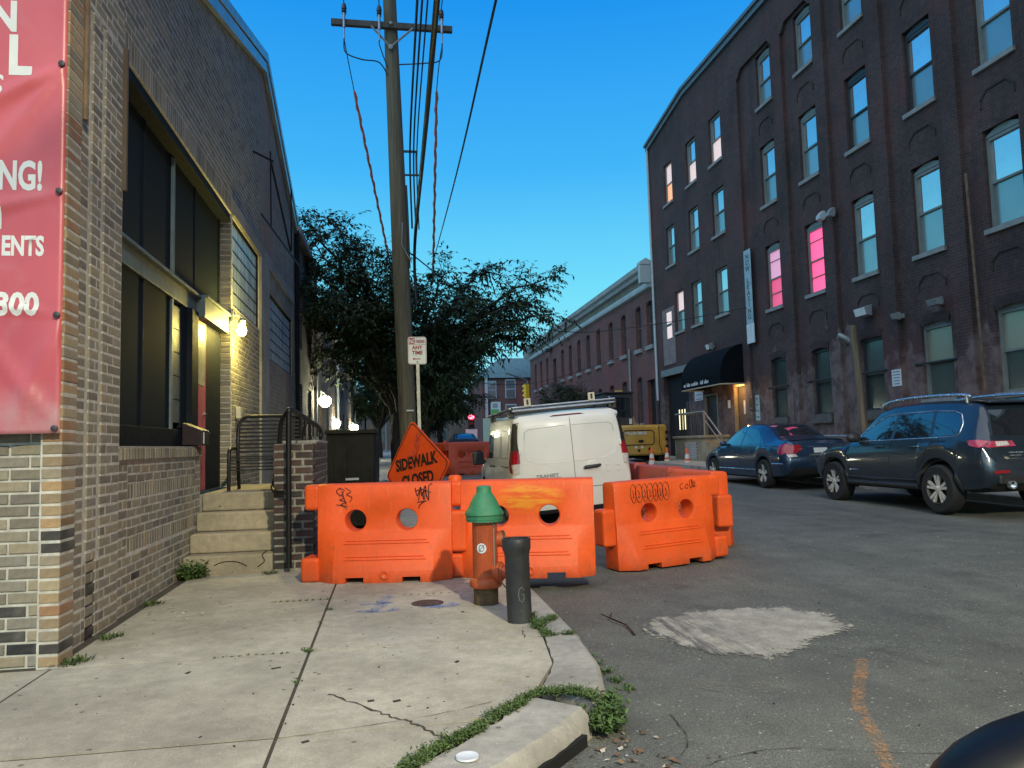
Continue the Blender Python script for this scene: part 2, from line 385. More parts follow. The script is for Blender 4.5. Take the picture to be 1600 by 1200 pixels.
# pavement bed on the left side of the street: packed dirt seen in the joints
mb = MB(); edge_ = [(-1.2,2.15),(.03,2.98),(.43,3.42),(.70,3.78),(.85,4.15),(.91,4.7),(.93,5.2),(.93,8),(.93,20),(.93,40),(.93,60)]
for (ax, ay), (bx, by) in zip(edge_[:-1], edge_[1:]):
    mb.quad((-9, ay-1.5 if ay < 2.5 else ay, KT_-.003+rise(ay)), (ax, ay, KT_-.003+rise(ay)), (bx, by, KT_-.003+rise(by)), (-9, by, KT_-.003+rise(by)))
mb.quad((-9,-2,KT_-.003),(-6,-1.2,KT_-.003),(-1.2,2.15,KT_-.003),(-9,2.15,KT_-.003))
sidewalk = struct(mb.build("sidewalk", M_dirt))
rows = [-.9, .55, 1.98, 3.38, 4.73, 6.30, 7.62, 9.1, 10.6, 12.1, 13.6, 15.2, 17, 19, 22, 26, 31, 38, 48, 60]
cols_ = [-4.8, -3.3, -1.87, -.475, .95]
rnd = random.Random(3)
for i in range(len(rows)-1):
    for j in range(len(cols_)-1):
        if j < 2 and rows[i] > 4.6: continue
        g = .0085
        poly = [(cols_[j]+g, rows[i]+g), (cols_[j+1]-g, rows[i]+g), (cols_[j+1]-g, rows[i+1]-g), (cols_[j]+g, rows[i+1]-g)]
        for a, b in zip(INNER[:-1], INNER[1:]):
            poly = clip_poly(poly, a, b)
            if len(poly) < 3: break
        if len(poly) < 3: continue
        m2 = MB(); m2.prism(poly, .06, KT, 'z'); t1, t2 = rnd.uniform(0, .003), 0
        m2.v = [(x, y, z + rise(y) + (t1 if z > .1 else 0) + t2*(x) *.5) for x, y, z in m2.v]
        m2.build("slab", M_slab, sidewalk)
# kerb stones
kerb = thing("kerb", "chipped pale concrete kerb curving round the pavement corner", "kerb", (.9, 3.6, 0), world=True)
struct(kerb); del kerb['category']
def kerb_piece(O, I, name="kerb_stone", rough=0.0, seed=1):
    rr = random.Random(seed); m = MB(); n = len(O)
    def fine(P):
        out = []
        for a, b in zip(P[:-1], P[1:]):
            L = math.hypot(b[0]-a[0], b[1]-a[1]); k = max(1, int(L/.05)) if rough else 1
            for t in range(k): out.append((a[0]+(b[0]-a[0])*t/k, a[1]+(b[1]-a[1])*t/k))
        return out + [P[-1]]
    if rough:
        m1, k1 = fine(O), fine(I); n = min(len(m1), len(k1))
        def res(P, n): return [P[round(i*(len(P)-1)/(n-1))] for i in range(n)]
        O, I = res(m1, n), res(k1, n)
    rings = []
    for (ox, oy), (ix, iy) in zip(O, I):
        r = rise(oy); j = lambda s=1: rr.uniform(-rough, rough)*s
        dx, dy = ox-ix, oy-iy; L = math.hypot(dx, dy); dx /= L; dy /= L; c = .018 + abs(j(1.2))
        rings.append([(ix, iy, -.06), (ix+j(), iy+j(), KT+r+.004), (ix+dx*.06, iy+dy*.06, KT+r+.006+j(.2)), (ox-dx*(c+.01), oy-dy*(c+.01), KT+r+.004+j(.25)), (ox-dx*abs(j(.8)), oy-dy*abs(j(.8)), KT+r-c), (ox+dx*.012+j(.6), oy+dy*.012+j(.6), .04), (ox+dx*.02, oy+dy*.02, -.06)])
    m.loft(rings); return m.build(name, M_kerb, kerb, smooth=35)
kerb_piece([(-1.3,1.75),(0,2.56),(.35,2.84),(.66,3.16),(.86,3.42)], [(-1.42,2.02),(-.02,2.88),(.25,3.12),(.46,3.37),(.64,3.62)], rough=.012, seed=4)
kerb_piece([(.905,3.52),(1.03,3.78),(1.10,4.1),(1.13,4.5),(1.14,4.71)], [(.712,3.76),(.80,3.97),(.862,4.16),(.893,4.45),(.922,4.71)], rough=.004, seed=5)
yy = [4.735, 6.28, 8.2, 10.4, 12.6, 15, 18, 22, 27, 33, 40, 50, 60]
for a, b in zip(yy[:-1], yy[1:]): kerb_piece([(1.145, a), (1.15, b-.02)], [(.942, a), (.942, b-.02)])
# storm drain slot under the near kerb block
M_black = plain("black_hole", (.004,.004,.004), .9, var=0)
mb = MB(); mb.prism([(.46,2.95),(.80,3.33),(.822,3.31),(.485,2.93)], -.02, .05, 'z'); struct(mb.build("drain_slot", M_black))

# right-hand pavement
rkerb = 10.05
mb = MB(); 
for a, b in zip(ys[1:-3], ys[2:-2]):
    mb.quad((rkerb+.18, a, .135+riser(a)), (13.5, a, .135+riser(a)), (13.5, b, .135+riser(b)), (rkerb+.18, b, .135+riser(b)))
struct(mb.build("sidewalk_far", M_slab)).name = "sidewalk"
kerb2 = thing("kerb", "straight concrete kerb along the brick mill side of the street", "kerb", (rkerb, 20, 0), world=True); struct(kerb2); del kerb2['category']
a = -20.0
while a < 76:
    m = MB(); m.box(rkerb, a, -.05, rkerb+.175, a+2.98, .14); m.v = [(x, y, z+riser(y)) for x, y, z in m.v]; m.build("kerb_stone", M_kerb, kerb2, bevel=.015); a += 3

# marks on the road and pavement, thin sheets
def sheet(name, pts, z, mat, sub=None, jag=0, seed=0):
    rr = random.Random(seed); P = []
    for i in range(len(pts)):
        a, b = pts[i], pts[(i+1) % len(pts)]; L = math.hypot(b[0]-a[0], b[1]-a[1]); k = max(1, int(L/.035)) if jag else 1
        for t in range(k): P.append((a[0]+(b[0]-a[0])*t/k + rr.uniform(-jag, jag), a[1]+(b[1]-a[1])*t/k + rr.uniform(-jag, jag)))
    c = (sum(p[0] for p in P)/len(P), sum(p[1] for p in P)/len(P))
    m = MB(); n = len(P); gz = lambda x, y: z + (roadz(x, y) if z < .1 else rise(y)); base = [(c[0], c[1], gz(*c))] + [(p[0]*k_+c[0]*(1-k_), p[1]*k_+c[1]*(1-k_), gz(p[0]*k_+c[0]*(1-k_), p[1]*k_+c[1]*(1-k_))) for k_ in (.34, .67, 1.0) for p in P]
    m.add(base, [(0, i+1, (i+1) % n + 1) for i in range(n)] + [(1+k*n+i, 1+(k+1)*n+i, 1+(k+1)*n+(i+1) % n, 1+k*n+(i+1) % n) for k in (0, 1) for i in range(n)]); return struct(m.build(name, mat))
q = N("concrete_patch"); co = q.n("NewGeometry").outputs['Position']
n1 = q.noise(6, 6, .65, co); n2 = q.noise(60, 4, .7, co); n3 = q.noise(3.2, 4, .6, co)
c = q.ramp(n1, [(.3, (.22,.205,.17)), (.52, (.31,.29,.24)), (.7, (.43,.40,.325))]); c = q.mix(.5, c, q.ramp(n2, [(.3,(.25,)*3), (.7,(.75,)*3)]), 'OVERLAY')
mp = q.n("Mapping"); mp.inputs['Rotation'].default_value = (0, 0, R(-62)); mp.inputs['Scale'].default_value = (9, 1.2, 1); q.l(co, mp.inputs[0])
stk = q.noise(1.5, 5, .7, mp.outputs[0]); px_ = q.n("SeparateXYZ"); q.l(co, px_.inputs[0])
lm = q.math('MULTIPLY', q.math('SUBTRACT', 2.45, px_.outputs[0]), 1.6, True)
c = q.mix(q.math('MULTIPLY', q.ramp(stk, [(.46,(0,0,0)), (.56,(1,1,1))]), lm), c, (.085,.083,.08))
q.l(c, q.b.inputs['Base Color']); q.set(Roughness=.85); q.bump(n2, .4, .008)
at = q.n("Attribute"); at.attribute_name = "edge"; n9 = q.noise(26, 6, .75, co); tr_ = q.n("BsdfTransparent"); mx_ = q.n("MixShader")
cov = q.ramp(q.math('ADD', q.math('SUBTRACT', q.math('ADD', q.math('MULTIPLY', n9, 1.2), q.math('MULTIPLY', n1, .8)), 1.0), at.outputs['Fac']), [(.30,(0,0,0)), (.40,(1,1,1))])
q.l(cov, mx_.inputs[0]); q.l(tr_.outputs[0], mx_.inputs[1]); q.l(q.b.outputs[0], mx_.inputs[2]); q.l(mx_.outputs[0], q.out.inputs[0])
patch_o = sheet("concrete_patch", [(1.62,5.18),(1.75,5.5),(2.05,5.58),(2.5,5.70),(3.0,5.58),(3.22,5.2),(3.15,4.86),(2.66,4.57),(2.5,4.42),(2.2,4.26),(1.9,4.42),(1.72,4.75)], .005, q.m, jag=.02, seed=2)
n_ = (len(patch_o.data.vertices)-1)//3; ea_ = patch_o.data.attributes.new('edge', 'FLOAT', 'POINT'); ea_.data.foreach_set('value', [1.0]*(1+n_) + [.75]*n_ + [.12]*n_)
def spray_mat(name, c, lo=.42, hi=.62, sc=55):
    q = N(name); co = q.n("NewGeometry").outputs['Position']; a = q.noise(sc, 4, .7, co); b = q.noise(7, 3, .6, co)
    tr = q.n("BsdfTransparent"); mx = q.n("MixShader"); uv = q.n("UVMap")
    at = q.n("Attribute"); at.attribute_name = "edge"
    f = q.math('ADD', q.math('MULTIPLY', a, 1.3), q.math('MULTIPLY', b, .7)); f = q.math('ADD', q.math('SUBTRACT', f, 1.0), at.outputs['Fac'])
    fac = q.ramp(f, [(lo-.2, (0,0,0)), (hi, (.9,.9,.9))])
    q.set(Base_Color=c, Roughness=.85); q.l(fac, mx.inputs[0]); q.l(tr.outputs[0], mx.inputs[1]); q.l(q.b.outputs[0], mx.inputs[2]); q.l(mx.outputs[0], q.out.inputs[0]); return q.m
def spray_stroke(name, pts, w, z, mat, pk=.45):
    """flat paint stroke whose cover thins out towards its edges"""
    m = MB(); ed = []; n = len(pts)
    for i, p in enumerate(pts):
        a = pts[max(0, i-1)]; b = pts[min(n-1, i+1)]; dx, dy = b[0]-a[0], b[1]-a[1]; L = math.hypot(dx, dy); nx, ny = -dy/L, dx/L
        for k, e in ((-1, -.12), (-.4, pk), (.4, pk), (1, -.12)):
            if i in (0, n-1): e *= .3
            x, y = p[0]+nx*w*k, p[1]+ny*w*k; m.v.append((x, y, z+(roadz(x, y) if z < .1 else rise(y)))); ed.append(e)
    for i in range(n-1):
        for k in range(3): m.f.append((i*4+k, i*4+k+1, i*4+k+5, i*4+k+4)); m.mi.append(0)
    me = m.mesh(name, mat); at = me.attributes.new("edge", 'FLOAT', 'POINT'); at.data.foreach_set('value', ed)
    return struct(put(name, me))
def smooth_path(P, k=6):
    out = []; n = len(P)
    for i in range(n-1):
        p0, p1, p2, p3 = P[max(0,i-1)], P[i], P[i+1], P[min(n-1,i+2)]
        for t in range(k):
            u = t/k; out.append(tuple(.5*((2*p1[d]) + (-p0[d]+p2[d])*u + (2*p0[d]-5*p1[d]+4*p2[d]-p3[d])*u*u + (-p0[d]+3*p1[d]-3*p2[d]+p3[d])*u**3) for d in range(len(p1))))
    return out + [P[-1]]
M_spo = spray_mat("orange_spray", (.55,.27,.10), .42, .85); M_spb = spray_mat("blue_spray", (.10,.22,.55)); M_spw = spray_mat("pale_scuff", (.22,.205,.17), .5, 1.1); M_spy = spray_mat("yellow_spray", (.6,.45,.08), .5, .8)
spray_stroke("paint_mark", smooth_path([(2.70,4.2),(2.56,4.0),(2.40,3.78),(2.20,3.47),(2.06,3.15),(1.92,2.85),(1.8,2.4)]), .058, .006, M_spo, .36)
for pts, w in (([(-.24,6.02),(-.12,6.0),(.02,6.04)], .045), ([(-.17,5.62),(-.09,5.9),(-.03,6.33)], .05), ([(-.26,5.78),(-.06,5.72),(.05,5.8)], .04), ([(.2,5.83),(.36,5.78),(.5,5.86)], .06)):
    spray_stroke("paint_mark", smooth_path(pts), w*1.7, KT+.006, M_spb, .34)
spray_stroke("paint_mark", [(.48,3.95),(.53,3.9),(.56,3.84)], .05, KT+.006, M_spy); spray_stroke("paint_mark", [(.33,3.42),(.36,3.38),(.4,3.37)], .035, KT+.006, M_spy)
spray_stroke("scuff_mark", smooth_path([(3.7,6.1),(4.2,6.55),(4.95,7.1)]), .07, .006, M_spw); spray_stroke("scuff_mark", smooth_path([(1.55,4.05),(1.8,3.85),(2.0,3.9)]), .16, .006, M_spw)
spray_stroke("scuff_mark", smooth_path([(6.7,8.8),(7.1,9.0),(7.7,8.9)]), .1, .006, M_spw)
spray_stroke("scuff_mark", smooth_path([(1.2,4.2),(1.45,4.4),(1.5,4.8)]), .12, .006, M_spw)
# cracks in the pavement and the road: thin dark slivers
def crack(name, pts, w, z, mat, seed):
    rr = random.Random(seed); P = smooth_path(pts, 10); m = MB(); n = len(P); b = []
    for i, p in enumerate(P):
        a = P[max(0,i-1)]; c_ = P[min(n-1,i+1)]; dx, dy = c_[0]-a[0], c_[1]-a[1]; L = math.hypot(dx, dy); nx, ny = -dy/L, dx/L; o = rr.uniform(-1,1)*w*1.6; ww = w*rr.uniform(.25,1.2)
        m.v += [(p[0]+nx*(o+ww), p[1]+ny*(o+ww), z+rise(p[1])), (p[0]+nx*(o-ww), p[1]+ny*(o-ww), z+rise(p[1]))]
    for i in range(n-1): m.f.append((2*i, 2*i+1, 2*i+3, 2*i+2)); m.mi.append(0)
    return struct(m.build(name, mat))
crack("crack", [(-.30,3.90),(-.04,3.56),(.07,3.43),(.2,3.22),(.3,3.17)], .007, KT+.005, M_dirt, 1)
crack("crack", [(-.475,3.36),(.1,3.47),(.45,3.6)], .002, KT+.005, M_dirt, 2)
crack("crack", [(.80,4.72),(.82,4.9)], .004, KT+.005, M_dirt, 3)
crack("crack", [(1.2,3.0),(1.6,3.1),(2.3,2.9),(3.2,3.05)], .0022, .006, M_black, 4)
crack("crack", [(1.05,3.0),(1.25,3.25),(1.3,3.6)], .002, .006, M_black, 5)
# small round utility cover
mb = MB(); mb.lathe([(.001,.004),(.095,.005),(.1,.003),(.12,.003),(.125,-.01)], 28)
M_iron = plain("rusty_iron", (.085,.065,.05), .75, .3, .4, 20, .4)
o = struct(mb.build("utility_cover", M_iron, smooth=30)); o.location = (.27, 5.93, KT+rise(5.9)+.003)

# ================================================================== LEFT BRICK BUILDING
bl_cols = [(.215,.192,.142),(.17,.153,.115),(.245,.218,.16),(.14,.126,.104),(.20,.183,.147),(.255,.215,.15),(.155,.136,.105),(.19,.176,.144)]
M_bk = brick_piece_mat("tan_brick", bl_cols)
M_bko = brick_piece_mat("orange_brick", [(.34,.225,.115),(.30,.22,.13),(.20,.16,.105),(.27,.15,.08),(.32,.26,.165),(.25,.21,.15),(.24,.18,.11)])
M_bkd = brick_piece_mat("black_brick", [(.03,.03,.03),(.045,.042,.038),(.022,.022,.024)])
M_mort = plain("mortar", (.47,.45,.395), .92, var=.25, vs_=14, bump=.25, bs=70)
M_bpat = brick_pattern_mat("tan_brickwork", (.23,.19,.14), (.30,.255,.185), (.40,.37,.31), .35)
M_bpat2 = brick_pattern_mat("dark_brickwork", (.12,.09,.075), (.17,.125,.10), (.27,.25,.22), .5)
M_conc = concrete_mat("lintel_concrete", (.30,.285,.255), 1.5, .1, .5)
M_steel = plain("navy_steel", (.012,.015,.021), .7, 0, .2, 8, spec=.06)
M_trans = plain("weathered_panel", (.10,.135,.145), .55, .1, .35, 4)
M_flash = plain("metal_flashing", (.34,.40,.44), .35, .7, .15, 5)
M_glass = N("dark_screened_glass"); M_glass.set(Base_Color=(.014,.020,.026), Roughness=.8); M_glass.b.inputs['Specular IOR Level'].default_value = .04
f = M_glass.noise(1.6, 3); M_glass.bump(f, .04, .05); M_glass = M_glass.m
BX = -1.95
bld = thing("brick_workshop", "tan brick workshop with big dark steel window and low gable at left", "building", (-3, 10, 0), world=True)
def gable_z(y): return 7.56 - .299*(12.5-y) if y < 12.5 else 7.56 - .352*(y-12.5)
def wall_x(mb, X, y0, y1, z0, z1, holes, depth, sgn):
    Y = sorted({y0, y1, *[v for h in holes for v in h[:2]]}); Z = sorted({z0, z1, *[v for h in holes for v in h[2:]]})
    for a, b in zip(Y[:-1], Y[1:]):
        for c, d in zip(Z[:-1], Z[1:]):
            if a < y0-1e-6 or b > y1+1e-6: continue
            if any(h[0] <= a+1e-6 and b <= h[1]+1e-6 and h[2] <= c+1e-6 and d <= h[3]+1e-6 for h in holes): continue
            mb.quad(*([(X,a,c),(X,b,c),(X,b,d),(X,a,d)] if sgn > 0 else [(X,b,c),(X,a,c),(X,a,d),(X,b,d)]))
    x2 = X - sgn*depth
    for h in holes:
        a, b, c, d = h
        mb.quad((X,a,c),(x2,a,c),(x2,a,d),(X,a,d)); mb.quad((X,b,c),(X,b,d),(x2,b,d),(x2,b,c)); mb.quad((X,a,d),(x2,a,d),(x2,b,d),(X,b,d)); mb.quad((X,a,c),(X,b,c),(x2,b,c),(x2,a,c))
# mortar core and plain brickwork beyond where single bricks can be told apart
BO = (5.97, 10.08, 1.36, 4.33)      # big window opening
DO = (8.47, 10.08, .86, 4.33)       # with the door
mb = MB(); core = BX - .001
wall_x(mb, core, 4.80, 10.08, 0, 5.24, [(5.97, 8.47, 1.36, 4.33), DO], 0, 1)
for a_, b_ in (((5.97,1.36),(5.97,4.33)),((5.97,4.33),(10.08,4.33)),((10.08,4.33),(10.08,.86)),((8.47,.86),(8.47,1.36)),((8.47,1.36),(5.97,1.36))):
    mb.quad((core,*a_),(core-.3,*a_),(core-.3,*b_),(core,*b_))
wall_x(mb, core, 10.08, 12.2, 0, 5.24, [(10.12, 12.18, 3.16, 4.31)], .12, 1)
mb.quad((core,4.80,5.24),(core,12.2,5.24),(core,12.2,gable_z(12.2)),(core,4.80,gable_z(4.80)))
mb.quad((-9,4.795,-.1),(core,4.795,-.1),(core,4.795,5.24),(-9,4.795,5.24))
mb.box(-2.6, 5.9, .4, -2.45, 10.2, 4.5)
wall_part = mb.build("wall", M_mort, bld)
mb = MB(); wall_x(mb, BX, 12.2, 16.6, 0, 5.24, [(13.04, 16.2, 2.815, 3.95)], .12, 1)
mb.prism([(12.2,5.24),(16.6,5.24),(16.6,gable_z(16.6)),(12.5,7.56),(12.2,gable_z(12.2))], -9, BX, 'x'); mb.quad((-9,16.6,0),(BX,16.6,0),(BX,16.6,6.1),(-9,16.6,6.1))
mb.build("wall", M_bpat, bld)
mb = MB(); mb.prism([(4.6,gable_z(4.6)+.02),(12.5,7.60),(16.75,gable_z(16.75)+.02),(16.75,gable_z(16.75)+.14),(12.5,7.74),(4.6,gable_z(4.6)+.14)], -9, BX+.09, 'x'); mb.build("roof", M_flash, bld)
mb = MB()
for a, b in ((4.6, 12.5), (12.5, 16.75)):
    mb.prism([(a,gable_z(a)-.14),(b,gable_z(b)-.14),(b,gable_z(b)+.015),(a,gable_z(a)+.015)], BX+.005, BX+.07, 'x')
mb.build("verge_flashing", M_flash, bld)
# bricks
BR = []      # (kind, lo corner, dims, facing)
rb = random.Random(11)
def pieces(y0, y1, off, L, g):
    out = []; y = y0 - off
    while y < y1 - .012:
        a, b = max(y, y0), min(y+L, y1)
        if b - a < .045 and out and y > y0: out[-1] = (out[-1][0], b)
        elif b - a < .045: pass
        else: out.append((a, b))
        y += L+g
    if out and out[0][0] > y0 + .02: out[0] = (y0, out[0][1])
    return out
def course_y(y0, y1, z, X, off, face='x', L=.199, h=.0545, g=.0145):
    for a, b in pieces(y0, y1, off, L, g): BR.append((a, z, b, z+h, X + rb.uniform(-.0012, .0012), face))
def field(y0, y1, z0, z1, X, face='x', lim=None):
    n = 0; z = z0
    while z + .05 < z1:
        if lim is None or z + .06 < lim(y0, y1): course_y(y0, y1, z, X, (.1065 if n % 2 else 0), face=face)
        z += .0695; n += 1
def soldiers(y0, y1, z0, z1, X, w=.055):
    y = y0
    while y + w < y1 + .01: BR.append((y, z0, y+w, z1, X + rb.uniform(-.001, .001), 'x')); y += w + .0135
ZB = .13
for a, b in ((4.96, 5.30), (5.37, 5.53), (5.60, 5.955)): field(a, b, ZB, 4.32, -1.93)
for g in (5.335, 5.565): field(g-.029, g+.029, ZB, .66, -1.93)
field(6.0, 8.45, ZB, .55, BX+.0022); field(6.0, 6.2, .55, 1.24, BX+.0022); field(8.26, 8.45, .55, 1.24, BX+.0022)
field(6.21, 8.25, .685, .95, BX+.0018); field(6.21, 8.25, 1.085, 1.245, BX+.0018)
soldiers(6.21, 8.25, .565, .672, BX+.0028); soldiers(6.21, 8.25, .965, 1.075, BX+.0028); soldiers(5.99, 8.46, 1.258, 1.345, BX+.03)
field(10.09, 12.19, ZB+.1, 3.15, BX+.0018)
field(4.96, 5.955, 4.335, 5.2, -1.93)
soldiers(5.97, 10.1, 4.34, 4.54, BX+.0022)
z, n = 4.555, 0
while z < 7.5:
    ya = 5.965 if z < 5.2 else max(4.96, 12.5-(7.50-z)/.299); yb = 12.19
    if yb > ya: course_y(ya, yb, z, BX+.0018, (.1065 if n % 2 else 0) + (.37*n) % .05)
    z += .0695; n += 1
# reveal of the far jamb, faces the street corner
def course_x(x0, x1, z, Y, off, L=.199, h=.0545, g=.0145):
    for a, b in pieces(x0, x1, off, L, g): BR.append((a, z, b, z+h, Y + rb.uniform(-.0012, .0012), 'y'))
z, n = .88, 0
while z < 4.25: course_x(-2.09, BX-.01, z, 10.072, (.1 if n % 2 else 0)); z += .0695; n += 1
z, n = ZB, 0
while z < 1.46: course_x(-3.3, -1.962, z, 4.785, (.1065 if n % 2 else 0)); z += .0695; n += 1
def brick_into(m, b, shift=(0,0,0)):
    u0, z0, u1, z1, d, face = b; c = .0035; dep = .03
    def P(u, z, k): 
        p = (d-k, u, z) if face == 'x' else (u, d+k, z); return (p[0]-shift[0], p[1]-shift[1], p[2]-shift[2])
    R0 = [P(u0,z0,dep), P(u1,z0,dep), P(u1,z1,dep), P(u0,z1,dep)]; R1 = [P(u0,z0,c), P(u1,z0,c), P(u1,z1,c), P(u0,z1,c)]; R2 = [P(u0+c,z0+c,0), P(u1-c,z0+c,0), P(u1-c,z1-c,0), P(u0+c,z1-c,0)]
    if face == 'x': fs = [(0,1,5,4),(1,2,6,5),(2,3,7,6),(3,0,4,7),(4,5,9,8),(5,6,10,9),(6,7,11,10),(7,4,8,11),(8,9,10,11)]
    else: fs = [(0,1,5,4),(1,2,6,5),(2,3,7,6),(3,0,4,7),(4,5,9,8),(5,6,10,9),(6,7,11,10),(7,4,8,11),(8,9,10,11)]
    m.add(R0+R1+R2, fs)
def bdist(b):
    c = ((b[0]+b[2])/2, (b[1]+b[3])/2)
    p = Vector((b[4], c[0], c[1])) if b[5] == 'x' else Vector((c[0], b[4], c[1]))
    pen = 0 if 0 < p.z < 3.9 else 5
    if b[5] == 'y' and b[4] < 5 and (c[0] < -2.55 or c[1] > 1.42): pen = 9
    vx = ((p - Vector((0,0,1.3))).dot(CR)) / max(.1, (p - Vector((0,0,1.3))).dot(CF))
    if vx < -.68: pen += 9
    return ((p - Vector((0,0,1.3))).length + pen) / max(.25, (b[2]-b[0])/.2)**.3
QN = []      # corner quoin bricks: whole blocks seen on two sides
z = ZB
while z < 5.2: QN.append(z); z += .0695
BR.sort(key=bdist); NQ = 44; near, far = BR[:300-NQ], BR[300-NQ:]
bcache = {}
for b in near:
    key = (round(b[2]-b[0], 3), round(b[3]-b[1], 3), b[5]); o_ = (b[4], b[0], b[1]) if b[5] == 'x' else (b[0], b[4], b[1])
    dark = b[5] == 'y' and b[4] < 5 and b[1] < .42 and rb.random() < .75 or (b[5] == 'x' and b[4] > -1.95 and b[1] < .5 and rb.random() < .18)
    kk = (key, dark)
    if kk not in bcache:
        m = MB(); brick_into(m, b, o_); bcache[kk] = m.mesh("brick", M_bkd if dark else M_bk)
    put("brick", bcache[kk], bld, loc=(o_[0], o_[1], o_[2]+rb.uniform(-.0018,.0018)), rot=(R(rb.uniform(-.5,.5)),0,0) if b[5] == 'x' else (0,R(rb.uniform(-.5,.5)),0))
m = MB()
for b in far:
    jz = rb.uniform(-.0018,.0018); brick_into(m, (b[0]+rb.uniform(-.003,.003), b[1]+jz, b[2]+rb.uniform(-.003,.003), b[3]+jz, b[4], b[5]))
stuff(m.build("brickwork", M_bk, bld))
qm = {}
for i, z in enumerate(QN):
    dark = i in (1, 9, 10, 20, 21) and rb.random() < .7; w = .105
    if i < NQ:
        if dark not in qm: m2 = MB(); m2.box(0,0,0,w,.205,.0545); qm[dark] = m2.mesh("brick", M_bkd if dark else M_bko)
        put("brick", qm[dark], bld, loc=(-1.945+rb.uniform(-.003,.003), 4.742+rb.uniform(-.003,.003), z), bevel=.005)
m = MB()
for z in QN[NQ:]: m.box(-1.945, 4.742, z, -1.84, 4.947, z+.0545)
stuff(m.build("corner_brickwork", M_bko, bld))
mb = MB(); mb.box(-1.955, 4.746, 0, -1.843, 4.943, 5.24); mb.build("corner_pier_mortar", M_mort, bld)
mb = MB(); mb.box(-2.0, 4.94, 0, -1.9318, 5.297, 5.2); mb.box(-2.0, 5.373, .664, -1.9318, 5.527, 4.296); mb.box(-2.0, 5.603, 0, -1.9318, 5.962, 5.2); mb.box(-2.0, 5.299, 0, -1.9318, 5.371, .66); mb.box(-2.0, 5.529, 0, -1.9318, 5.601, .66); mb.box(-2.0,5.299,4.3,-1.9318,5.601,5.198)
mb.box(-2.0,5.302,.66,-1.940,5.368,4.3); mb.box(-2.0,5.532,.66,-1.940,5.598,4.3)
mb.build("pier_mortar", M_mort, bld)
# concrete bands
mb = MB(); mb.box(BX-.05, 10.1, 4.32, BX+.03, 16.4, 4.52); mb.build("lintel", M_conc, bld, bevel=.008)
mb = MB(); mb.box(BX-.08, 12.2, .2, BX+.035, 13.02, 4.318); mb.build("concrete_pier", M_conc, bld, bevel=.01)
mb = MB(); mb.box(BX-.1, 8.46, 1.3, BX+.008, 8.5, 1.36); mb.box(BX-.15, 5.975, 1.335, BX+.02, 8.465, 1.36); mb.build("sill", M_conc, bld)
# ---- the steel window with its panes
GX = -2.09
win = MB()
def bar(y0, y1, z0, z1, d=.05, p=.0): win.box(GX-d, y0, z0, GX+.0+p, y1, z1)
bar(5.98, 10.06, 4.24, 4.328, p=.12); bar(5.98, 8.47, 1.36, 1.53, p=.04); bar(5.98, 6.05, 1.53, 4.24)
for y in (7.02, 8.80): bar(y-.013, y+.013, 3.02, 4.24)
bar(7.008, 7.032, 1.53, 2.82); bar(8.45, 8.72, .87, 2.82, p=.06); bar(9.28, 10.06, .87, 2.82, p=.01); bar(9.98, 10.06, 2.82, 4.24)
window = win.build("window", M_steel, bld, bevel=.004)
mb = MB(); mb.box(GX-.05, 5.98, 2.82, GX+.02, 8.79, 2.99); mb.box(GX-.05, 5.98, 2.99, GX+.075, 8.79, 3.02); mb.box(GX-.05, 7.87, 3.02, GX+.015, 7.93, 4.24); mb.box(GX-.05, 7.87, 1.53, GX+.010, 7.93, 2.82); mb.box(GX-.05, 8.79, 2.78, GX+.11, 10.05, 3.0); mb.box(GX-.05, 8.79, 3.0, GX+.14, 10.05, 3.03)
mb.build("transom", M_trans, window, bevel=.004)
for (a, b, c, d) in ((6.05,7.006,3.02,4.24),(7.034,7.869,3.02,4.24),(7.931,8.786,3.02,4.24),(8.814,9.98,3.03,4.24),(6.05,7.007,1.53,2.82),(7.033,7.869,1.53,2.82)):
    m = MB(); m.box(GX-.03, a, c, GX-.012, b, d); m.build("pane", M_glass, window)
M_blk = N("ribbed_glass"); fz = M_blk.noise(26, 3, .6, None, (1, 1, .07)); fn = M_blk.noise(5, 4, .6, None, (1, 1, .25))
M_blk.l(M_blk.ramp(M_blk.math('ADD', M_blk.math('MULTIPLY', fz, .6), M_blk.math('MULTIPLY', fn, .4)), [(.38, (.25,.34,.36)), (.5, (.6,.72,.74)), (.62, (.9,.95,.95))]), M_blk.b.inputs['Base Color'])
M_blk.set(Roughness=.42, Metallic=.45); M_blk.bump(fz, .2, .01); M_blk = M_blk.m
M_side = plain('frosted_sidelight', (.10,.115,.105), .5, var=.35, vs_=7, spec=.2)
for k in range(5):
    m = MB(); m.box(GX-.02, 7.96, 1.6+k*.235, GX+.0, 8.2, 1.6+k*.235+.225); m.build("pane", M_side, window)
mb = MB(); mb.box(GX-.03, 8.22, 1.55, GX+.005, 8.44, 2.8); mb.build("pane", M_glass, window)
mb = MB(); mb.box(GX-.02, 8.72, .87, GX+.01, 9.28, 2.78); 
M_pink = plain("pink_door_paint", (.33,.07,.10), .5, var=.15)
door = mb.build("door", M_pink, bld, bevel=.004)
mb = MB(); mb.box(GX+.01, 8.78, 2.05, GX+.014, 9.2, 2.66); mb.build("pane", plain("papered_glass", (.32,.34,.25), .4, var=.3, vs_=9), door)
M_chrome = plain("chrome", (.6,.6,.6), .2, 1, .05)
mb = MB(); mb.cyl((GX,9.22,1.52),(GX+.06,9.22,1.52),.018); mb.cyl((GX+.06,9.22,1.52),(GX+.065,9.10,1.52),.01,n=8); mb.cyl((GX,9.2,1.73),(GX+.03,9.2,1.73),.022); mb.build("handle", M_chrome, door, smooth=40)
